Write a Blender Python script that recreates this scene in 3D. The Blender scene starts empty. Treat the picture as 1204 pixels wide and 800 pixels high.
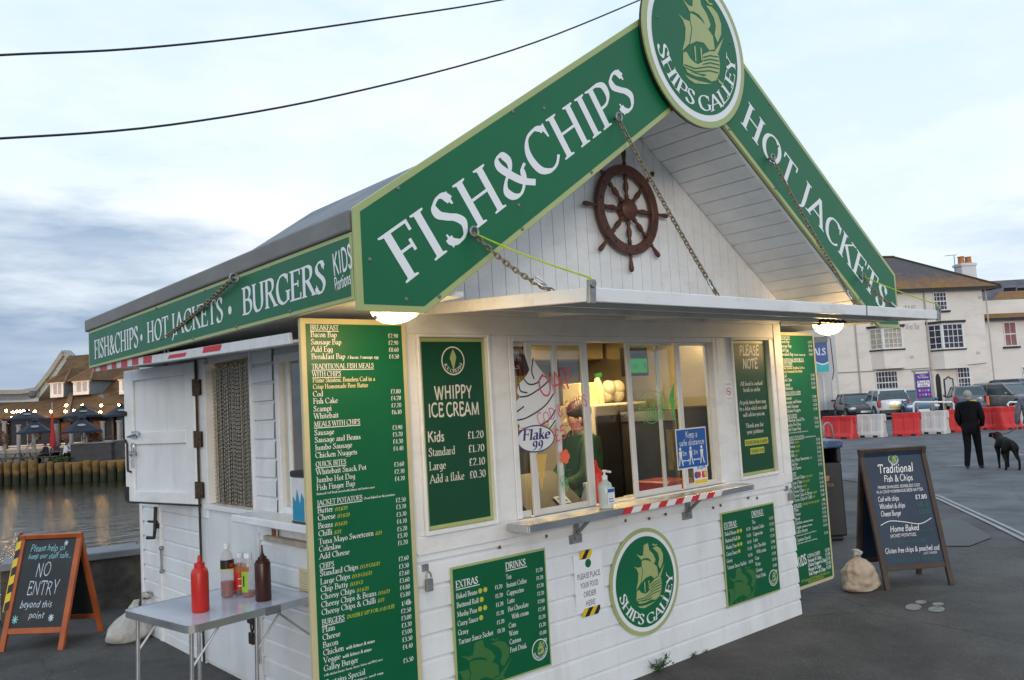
import bpy, bmesh, math, random
from mathutils import Vector, Matrix
import mathutils
random.seed(7)
SC = bpy.context.scene
COL = SC.collection
PI = math.pi
# ---------------------------------------------------------------- camera
CX, CY, CZ, FPX = -2.265, -3.566, 1.7, 987.5
YAW, PIT, ROL = -0.713, 0.076, -0.058
cy_, sy_ = math.cos(YAW), math.sin(YAW)
FW = Vector((-sy_*math.cos(PIT), cy_*math.cos(PIT), math.sin(PIT)))
_R = Vector((cy_, sy_, 0)); _U = _R.cross(FW)
RT = math.cos(ROL)*_R + math.sin(ROL)*_U
UP = -math.sin(ROL)*_R + math.cos(ROL)*_U
CAM = Vector((CX, CY, CZ))
cd = bpy.data.cameras.new('camera'); cam = bpy.data.objects.new('camera', cd); COL.objects.link(cam)
cd.sensor_width = 36; cd.lens = 36*FPX/1204; cd.clip_start = 0.05; cd.clip_end = 3000
cam.matrix_world = Matrix(((RT.x, UP.x, -FW.x, CX), (RT.y, UP.y, -FW.y, CY), (RT.z, UP.z, -FW.z, CZ), (0, 0, 0, 1)))
SC.camera = cam
# ---------------------------------------------------------------- world
SUN_EL, SUN_AZ = math.radians(9), math.radians(215)      # azimuth from +Y clockwise: low, behind the camera to the left
W = bpy.data.worlds.new('World'); SC.world = W; W.use_nodes = True
nt = W.node_tree; N = nt.nodes; L = nt.links
bg = N['Background']; bg.inputs['Strength'].default_value = 0.12
def wn(t, **k):
    n = N.new(t)
    for a, b in k.items(): setattr(n, a, b)
    return n
sky = wn('ShaderNodeTexSky', sky_type='NISHITA', sun_disc=False, sun_elevation=SUN_EL, sun_rotation=SUN_AZ, air_density=1.2, dust_density=2.0, ozone_density=1.5)
tc = wn('ShaderNodeTexCoord'); sep = wn('ShaderNodeSeparateXYZ'); L.new(tc.outputs['Generated'], sep.inputs[0])
def wmath(op, a, b=None, c=None, clamp=False):
    n = wn('ShaderNodeMath', operation=op, use_clamp=clamp)
    for i, v in enumerate((a, b, c)):
        if v is None: continue
        if isinstance(v, (int, float)): n.inputs[i].default_value = v
        else: L.new(v, n.inputs[i])
    return n.outputs[0]
def wmix(f, a, b):
    n = wn('ShaderNodeMix', data_type='RGBA')
    for s, v in ((n.inputs[0], f), (n.inputs[6], a), (n.inputs[7], b)):
        if isinstance(v, (int, float)): s.default_value = v
        elif isinstance(v, tuple): s.default_value = v+(1,)
        else: L.new(v, s)
    return n.outputs[2]
def wnoise(scale, detail, zs, rough=.55, off=0.):
    m = wn('ShaderNodeMapping'); m.inputs['Scale'].default_value = (1, 1, zs); m.inputs['Location'].default_value = (off, off*.7, off*.3)
    L.new(tc.outputs['Generated'], m.inputs[0])
    n = wn('ShaderNodeTexNoise'); n.inputs['Scale'].default_value = scale; n.inputs['Detail'].default_value = detail; n.inputs['Roughness'].default_value = rough
    L.new(m.outputs[0], n.inputs['Vector']); return n.outputs[0]
Z = sep.outputs[2]
left = wmath('ADD', wmath('MULTIPLY', sep.outputs[0], -0.55), wmath('MULTIPLY', sep.outputs[1], 0.83))   # 1 towards the harbour, 0 towards the road
left = wmath('MULTIPLY', left, 1.0, clamp=True)
# high thin veil: pale blue to white
veil = wmath('MULTIPLY_ADD', wnoise(1.8, 7, 2.6, .6), 3.6, -1.5, clamp=True)
high = wmix(veil, (4.9, 6.7, 8.6), (8.2, 8.6, 8.9))
# bright zone at mid elevations
mid = wmath('MULTIPLY_ADD', Z, -2.1, 1.25, clamp=True)
high = wmix(wmath('MULTIPLY', mid, .5), high, (9.2, 9.1, 8.95))
# low blue-grey bank of cloud
n2 = wnoise(2.6, 9, 4.5, .6, 3.1)
bankh = wmath('MULTIPLY_ADD', left, 0.13, 0.125)
bias = wmath('DIVIDE', wmath('SUBTRACT', bankh, Z), 0.075)
bank = wmath('ADD', bias, wmath('MULTIPLY_ADD', n2, 6.5, -3.1))
bank = wmath('MULTIPLY_ADD', bank, .65, .24, clamp=True)
n3 = wnoise(4.5, 8, 7.0, .6, 7.7)
bankc = wmix(wmath('MULTIPLY_ADD', n3, 3.0, -1.05, clamp=True), (2.1, 3.0, 4.5), (3.9, 4.75, 6.0))
bankc = wmix(wmath('MULTIPLY_ADD', left, -1.3, .95, clamp=True), bankc, (4.6, 5.8, 7.2))
skyc = wmix(wmath('MULTIPLY', bank, .93), high, bankc)
tot = wmix(.92, sky.outputs[0], skyc)
L.new(tot, bg.inputs['Color'])
# ---------------------------------------------------------------- sun (a veiled, low sun)
sd = bpy.data.lights.new('sun', 'SUN'); sd.energy = 0.8; sd.angle = math.radians(15); sd.color = (1, .86, .72)
so = bpy.data.objects.new('sun', sd); COL.objects.link(so)
sv = Vector((math.sin(SUN_AZ)*math.cos(SUN_EL), math.cos(SUN_AZ)*math.cos(SUN_EL), math.sin(SUN_EL)))
so.rotation_euler = sv.to_track_quat('Z', 'Y').to_euler(); so.location = (0, 0, 30)
SC.view_settings.view_transform = 'Standard'; SC.view_settings.look = 'None'
SC.view_settings.exposure = 0.16; SC.view_settings.gamma = 1; SC.view_settings.use_curve_mapping = False

# ---------------------------------------------------------------- materials
MATS = {}
def lin(c):
    return tuple((x/12.92 if x <= .04045 else ((x+.055)/1.055)**2.4) for x in c)
def mat(name, rgb, rough=.5, metal=0., var=.12, vs=6., bump=0., bs=60., emit=None, es=1., stain=None, stain_amt=.3, stain_scale=(1, 1, 1), coat=0., spec=.5, alpha=None, wave=None):
    """procedural material: colour broken up by two noises, optional stains and bump"""
    if name in MATS: return MATS[name]
    m = bpy.data.materials.new(name); m.use_nodes = True
    t = m.node_tree; n = t.nodes; l = t.links; p = n['Principled BSDF']
    p.inputs['Roughness'].default_value = rough; p.inputs['Metallic'].default_value = metal
    p.inputs['Specular IOR Level'].default_value = spec
    if coat: p.inputs['Coat Weight'].default_value = coat; p.inputs['Coat Roughness'].default_value = .08
    c = n.new('ShaderNodeTexCoord')
    a = n.new('ShaderNodeTexNoise'); a.inputs['Scale'].default_value = vs; a.inputs['Detail'].default_value = 6; l.new(c.outputs['Object'], a.inputs['Vector'])
    r = n.new('ShaderNodeMapRange'); r.inputs[1].default_value = .3; r.inputs[2].default_value = .7; r.inputs[3].default_value = 1-var; r.inputs[4].default_value = 1+var
    l.new(a.outputs[0], r.inputs[0])
    h = n.new('ShaderNodeHueSaturation'); h.inputs['Color'].default_value = (*rgb, 1); l.new(r.outputs[0], h.inputs['Value'])
    out = h.outputs[0]
    if stain:
        mp = n.new('ShaderNodeMapping'); mp.inputs['Scale'].default_value = stain_scale; l.new(c.outputs['Object'], mp.inputs[0])
        s = n.new('ShaderNodeTexNoise'); s.inputs['Scale'].default_value = 1; s.inputs['Detail'].default_value = 8; s.inputs['Roughness'].default_value = .65; l.new(mp.outputs[0], s.inputs['Vector'])
        q = n.new('ShaderNodeMapRange'); q.inputs[1].default_value = .5; q.inputs[2].default_value = .72; q.inputs[3].default_value = 0; q.inputs[4].default_value = stain_amt; l.new(s.outputs[0], q.inputs[0])
        x = n.new('ShaderNodeMix'); x.data_type = 'RGBA'; l.new(q.outputs[0], x.inputs[0]); l.new(out, x.inputs[6]); x.inputs[7].default_value = (*stain, 1); out = x.outputs[2]
    l.new(out, p.inputs['Base Color'])
    rr = n.new('ShaderNodeMapRange'); rr.inputs[3].default_value = max(0, rough-.1); rr.inputs[4].default_value = min(1, rough+.12); l.new(a.outputs[0], rr.inputs[0]); l.new(rr.outputs[0], p.inputs['Roughness'])
    if bump:
        b = n.new('ShaderNodeTexNoise'); b.inputs['Scale'].default_value = bs; b.inputs['Detail'].default_value = 5; l.new(c.outputs['Object'], b.inputs['Vector'])
        if wave:
            mp = n.new('ShaderNodeMapping'); mp.inputs['Scale'].default_value = wave; l.new(c.outputs['Object'], mp.inputs[0]); l.new(mp.outputs[0], b.inputs['Vector'])
        u = n.new('ShaderNodeBump'); u.inputs['Strength'].default_value = min(1, bump); u.inputs['Distance'].default_value = .01 if bump <= 1 else .01*bump; l.new(b.outputs[0], u.inputs['Height']); l.new(u.outputs[0], p.inputs['Normal'])
    if emit: p.inputs['Emission Color'].default_value = (*emit, 1); p.inputs['Emission Strength'].default_value = es
    if alpha is not None: p.inputs['Alpha'].default_value = alpha
    MATS[name] = m; return m
def glassmat(name, tint=(1, 1, 1), gl=.12):
    m = bpy.data.materials.new(name); m.use_nodes = True; t = m.node_tree; n = t.nodes; l = t.links
    n.remove(n['Principled BSDF']); o = n['Material Output']
    a = n.new('ShaderNodeBsdfTransparent'); a.inputs[0].default_value = (*tint, 1)
    g = n.new('ShaderNodeBsdfGlossy'); g.inputs['Roughness'].default_value = .03
    f = n.new('ShaderNodeLayerWeight'); f.inputs[0].default_value = .5
    pw = n.new('ShaderNodeMath'); pw.operation = 'POWER'; pw.inputs[1].default_value = 4.5; l.new(f.outputs['Facing'], pw.inputs[0])
    ad = n.new('ShaderNodeMath'); ad.operation = 'MULTIPLY_ADD'; ad.inputs[1].default_value = .9; ad.inputs[2].default_value = gl; l.new(pw.outputs[0], ad.inputs[0])
    x = n.new('ShaderNodeMixShader'); l.new(ad.outputs[0], x.inputs[0]); l.new(a.outputs[0], x.inputs[1]); l.new(g.outputs[0], x.inputs[2]); l.new(x.outputs[0], o.inputs[0])
    MATS[name] = m; return m
WHITE = mat('white_paint', (.74, .765, .79), .42, var=.05, vs=3, bump=.25, bs=90, stain=(.45, .42, .36), stain_amt=.32, stain_scale=(6.3, 6.3, 1.1))
TRIM = mat('white_trim_paint', (.77, .785, .795), .4, var=.05, vs=4, bump=.2, bs=70, stain=(.45, .42, .36), stain_amt=.25, stain_scale=(6, 6, 14))
METALW = mat('white_coated_metal', (.76, .775, .79), .3, var=.04, vs=5, stain=(.35, .3, .25), stain_amt=.3, stain_scale=(5, 12, 12))
GREEN = mat('sign_green', (.005, .130, .052), .42, var=.08, vs=3, spec=.3)
GREEN2 = mat('menu_green', (.002, .105, .040), .4, var=.06, vs=3, spec=.3)
GREEN3 = mat('panel_green', (.006, .065, .030), .45, var=.06, vs=3, spec=.3)
OLIVE = mat('sign_olive', (.36, .42, .17), .4, var=.06, vs=5)
OLIVED = mat('sign_olive_ghost', (.045, .16, .045), .35, var=.05, vs=5)
CREAMB = mat('cream_frame', (.52, .47, .27), .45, var=.06, vs=6)
LETTER = mat('white_lettering', (.78, .80, .82), .4, var=.02)
LETTERY = mat('cream_lettering', (.72, .62, .36), .4, var=.02)
LETTERG = mat('yellow_green_lettering', (.45, .50, .06), .4, var=.02)
LETTERK = mat('black_lettering', (.02, .02, .025), .5, var=.02)
STEEL = mat('stainless_steel', (.55, .55, .56), .28, 1., var=.08, vs=4, bump=.1, bs=40, wave=(2, 60, 60))
GALV = mat('galvanised_steel', (.30, .31, .31), .5, .8, var=.2, vs=20, bump=.2, bs=80)
DARKIRON = mat('dark_iron', (.05, .04, .035), .6, .6, var=.3, vs=30, bump=.3)
RUST = mat('rusty_steel', (.22, .11, .05), .75, .3, var=.4, vs=40, bump=.4, stain=(.4, .16, .04), stain_amt=.6, stain_scale=(20, 20, 20))
CHAINM = mat('weathered_chain', (.26, .21, .15), .5, .7, var=.35, vs=60)
GREYCAP = mat('grey_flashing', (.17, .17, .17), .6, var=.15, vs=4, bump=.2, bs=30, stain=(.3, .29, .26), stain_amt=.4, stain_scale=(2, 2, 6))
ROOFM = mat('roofing_felt', (.21, .225, .25), .85, var=.2, vs=3, bump=.5, bs=50, stain=(.28, .28, .27), stain_amt=.5, stain_scale=(2, 2, 2))
WOODR = mat('wheel_wood', (.085, .028, .016), .5, var=.3, vs=12, bump=.3, bs=30)
GLASS = glassmat('window_glass', (.95, .97, .96), .06)
GLASSB = glassmat('bottle_glass', (.85, .9, .9), .08)
RED = mat('red_plastic', (.55, .02, .012), .4, var=.06, vs=8)
BROWN = mat('brown_plastic', (.045, .012, .008), .35, var=.08)
BLACK = mat('black_plastic', (.014, .014, .016), .45, var=.2, vs=8)
YEL = mat('yellow_tape', (.72, .50, .02), .45, var=.06)
REDT = mat('red_tape', (.60, .02, .03), .4, var=.08)
WTAPE = mat('white_tape', (.76, .76, .76), .4, var=.04)
# ---------------------------------------------------------------- mesh building
class Fr:
    """a frame: a to the right, b up, n out"""
    def __init__(s, o, a=(1, 0, 0), b=(0, 0, 1)):
        s.o = Vector(o); s.a = Vector(a).normalized(); s.b = Vector(b).normalized(); s.n = s.a.cross(s.b)
    def p(s, x, y, z=0): return s.o + s.a*x + s.b*y + s.n*z
    def sub(s, x, y, z=0, ang=0):
        c, q = math.cos(ang), math.sin(ang)
        return Fr(s.p(x, y, z), s.a*c+s.b*q, s.b*c-s.a*q)
WF = Fr((0, 0, 0), (1, 0, 0), (0, 1, 0))
class MB:
    def __init__(s): s.v = []; s.f = []; s.m = []; s.mi = 0
    def add(s, vs, fs):
        k = len(s.v); s.v += [Vector(v) for v in vs]; s.f += [tuple(i+k for i in f) for f in fs]; s.m += [s.mi]*len(fs); return s
    def box(s, x0, x1, y0, y1, z0, z1, fr=WF):
        c = [fr.p(x, y, z) for z in (z0, z1) for y in (y0, y1) for x in (x0, x1)]
        return s.add(c, [(0, 2, 3, 1), (4, 5, 7, 6), (0, 1, 5, 4), (2, 6, 7, 3), (0, 4, 6, 2), (1, 3, 7, 5)])
    def bar(s, p0, p1, w, h, up=(0, 0, 1)):
        p0, p1 = Vector(p0), Vector(p1); d = (p1-p0); u = Vector(up); a = d.cross(u)
        if a.length < 1e-6: a = d.cross(Vector((0, 1, 0)))
        a.normalize(); b = a.cross(d).normalized()
        c = [q+a*x+b*y for q in (p0, p1) for x, y in ((-w/2, -h/2), (w/2, -h/2), (w/2, h/2), (-w/2, h/2))]
        return s.add(c, [(0, 1, 2, 3), (7, 6, 5, 4), (0, 4, 5, 1), (1, 5, 6, 2), (2, 6, 7, 3), (3, 7, 4, 0)])
    def tube(s, pts, r, n=8, closed=False, caps=True):
        pts = [Vector(p) for p in pts]; m = len(pts); rs = r if isinstance(r, (list, tuple)) else [r]*m
        rings = []; prev = None
        for i, p in enumerate(pts):
            if closed: t = pts[(i+1) % m]-pts[i-1]
            else: t = pts[min(i+1, m-1)]-pts[max(i-1, 0)]
            t.normalize()
            if prev is None:
                prev = t.orthogonal().normalized()
            a = (prev-t*prev.dot(t))
            if a.length < 1e-6: a = t.orthogonal()
            a.normalize(); prev = a; b = t.cross(a)
            rings.append([p+(a*math.cos(2*PI*k/n)+b*math.sin(2*PI*k/n))*rs[i] for k in range(n)])
        vs = [v for rg in rings for v in rg]; fs = []
        for i in range(m if closed else m-1):
            j = (i+1) % m
            for k in range(n):
                q = (k+1) % n; fs.append((i*n+k, i*n+q, j*n+q, j*n+k))
        if not closed and caps: fs += [tuple(range(n-1, -1, -1)), tuple((m-1)*n+k for k in range(n))]
        return s.add(vs, fs)
    def lathe(s, prof, c=(0, 0, 0), n=20, axis=(0, 0, 1)):
        ax = Vector(axis).normalized(); a = ax.orthogonal().normalized(); b = ax.cross(a); c = Vector(c)
        vs = [c+ax*z+(a*math.cos(2*PI*k/n)+b*math.sin(2*PI*k/n))*max(r, 1e-4) for r, z in prof for k in range(n)]
        fs = [(i*n+k, i*n+(k+1) % n, (i+1)*n+(k+1) % n, (i+1)*n+k) for i in range(len(prof)-1) for k in range(n)]
        m = len(prof); fs += [tuple(range(n-1, -1, -1)), tuple((m-1)*n+k for k in range(n))]
        return s.add(vs, fs)
    def prism(s, poly, z0, z1, fr=WF):
        n = len(poly)
        ar = sum(poly[i][0]*poly[(i+1) % n][1]-poly[(i+1) % n][0]*poly[i][1] for i in range(n))
        if ar < 0: poly = poly[::-1]
        vs = [fr.p(x, y, z0) for x, y in poly]+[fr.p(x, y, z1) for x, y in poly]
        return s.add(vs, [tuple(range(n-1, -1, -1)), tuple(range(n, 2*n))]+[(i, (i+1) % n, (i+1) % n+n, i+n) for i in range(n)])
    def flat(s, poly, z, fr=WF):
        n = len(poly)
        ar = sum(poly[i][0]*poly[(i+1) % n][1]-poly[(i+1) % n][0]*poly[i][1] for i in range(n))
        if ar < 0: poly = poly[::-1]
        return s.add([fr.p(x, y, z) for x, y in poly], [tuple(range(n))])
    def ball(s, c, r, n=10, sc=(1, 1, 1)):
        c = Vector(c); m = n//2+1; vs = []; fs = []
        for i in range(m+1):
            th = PI*i/m
            for k in range(n): vs.append(c+Vector((sc[0]*r*math.sin(th)*math.cos(2*PI*k/n), sc[1]*r*math.sin(th)*math.sin(2*PI*k/n), -sc[2]*r*math.cos(th))))
        for i in range(m):
            for k in range(n): fs.append((i*n+k, i*n+(k+1) % n, (i+1)*n+(k+1) % n, (i+1)*n+k))
        return s.add(vs, fs)
    def build(s, name, material, parent=None, bevel=0, smooth=False, local=False, label=None, seg=1):
        me = bpy.data.meshes.new(name)
        off = Vector((0, 0, 0))
        if parent is not None and not local: off = ORG.get(parent.name, Vector((0, 0, 0)))
        me.from_pydata([tuple(v-off) for v in s.v], [], s.f)
        mm = material if isinstance(material, (list, tuple)) else [material]
        for q in mm: me.materials.append(q)
        if len(mm) > 1: me.polygons.foreach_set('material_index', s.m)
        me.update(); me.validate(clean_customdata=False)
        o = bpy.data.objects.new(name, me); COL.objects.link(o)
        if parent is not None: o.parent = parent
        ORG[o.name] = off
        if smooth:
            me.shade_smooth()
            if smooth != 'full':
                try: me.set_sharp_from_angle(angle=math.radians(40))
                except Exception: pass
        if bevel:
            b = o.modifiers.new('bevel', 'BEVEL'); b.width = bevel; b.segments = seg; b.limit_method = 'ANGLE'; b.angle_limit = math.radians(40); b.harden_normals = False
        if label: o['label'] = label
        return o
ORG = {}
def thing(name, label, cat, loc=(0, 0, 0), group=None, kind=None):
    o = bpy.data.objects.new(name, None); COL.objects.link(o); o.location = loc; o.empty_display_size = .2
    ORG[o.name] = Vector(loc); o['label'] = label; o['category'] = cat
    if group: o['group'] = group
    if kind: o['kind'] = kind
    return o
def tag(o, label, cat, group=None, kind=None):
    if label: o['label'] = label
    if cat: o['category'] = cat
    if group: o['group'] = group
    if kind: o['kind'] = kind
    return o
def struct(o): o['kind'] = 'structure'; return o
def kids(o): return [c for c in o.children]
def dup(root, loc, rotz=0, label=None, scale=None):
    r = root.copy(); COL.objects.link(r); r.location = loc; r.rotation_euler = (0, 0, rotz)
    if scale: r.scale = scale
    if label: r['label'] = label
    ORG[r.name] = Vector(loc)
    for ch in list(root.children):
        c = ch.copy(); COL.objects.link(c); c.parent = r
        for g in list(ch.children):
            d = g.copy(); COL.objects.link(d); d.parent = c
    return r
def ray(u, v): return FW+RT*((u-602)/FPX)-UP*((v-400)/FPX)
def on(u, v, axis, c):
    """point of an axis-aligned plane seen at photo coordinates u, v"""
    d = ray(u, v); return CAM+d*((c-CAM[axis])/d[axis])
class VP:
    """a vertical plane at a distance; positions on it are given as photo coordinates"""
    def __init__(s, u, v, depth, turn):
        s.P = CAM+ray(u, v)*depth
        h = Vector((RT.x, RT.y, 0)).normalized(); s.d = Matrix.Rotation(turn, 3, 'Z') @ h; s.n = Vector((s.d.y, -s.d.x, 0))   # n points to the camera
        s.back = -s.n
    def at(s, u, v, off=0):
        r = ray(u, v); P = s.P+s.back*off; t = (P-CAM).dot(s.n)/r.dot(s.n); return CAM+r*t
    def sz(s, u, v, off=0):
        q = s.at(u, v, off); return (q-s.P).dot(s.d), q.z
    def fr(s, off=0): return Fr((s.P.x+s.back.x*off, s.P.y+s.back.y*off, 0), s.d, (0, 0, 1))
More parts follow.
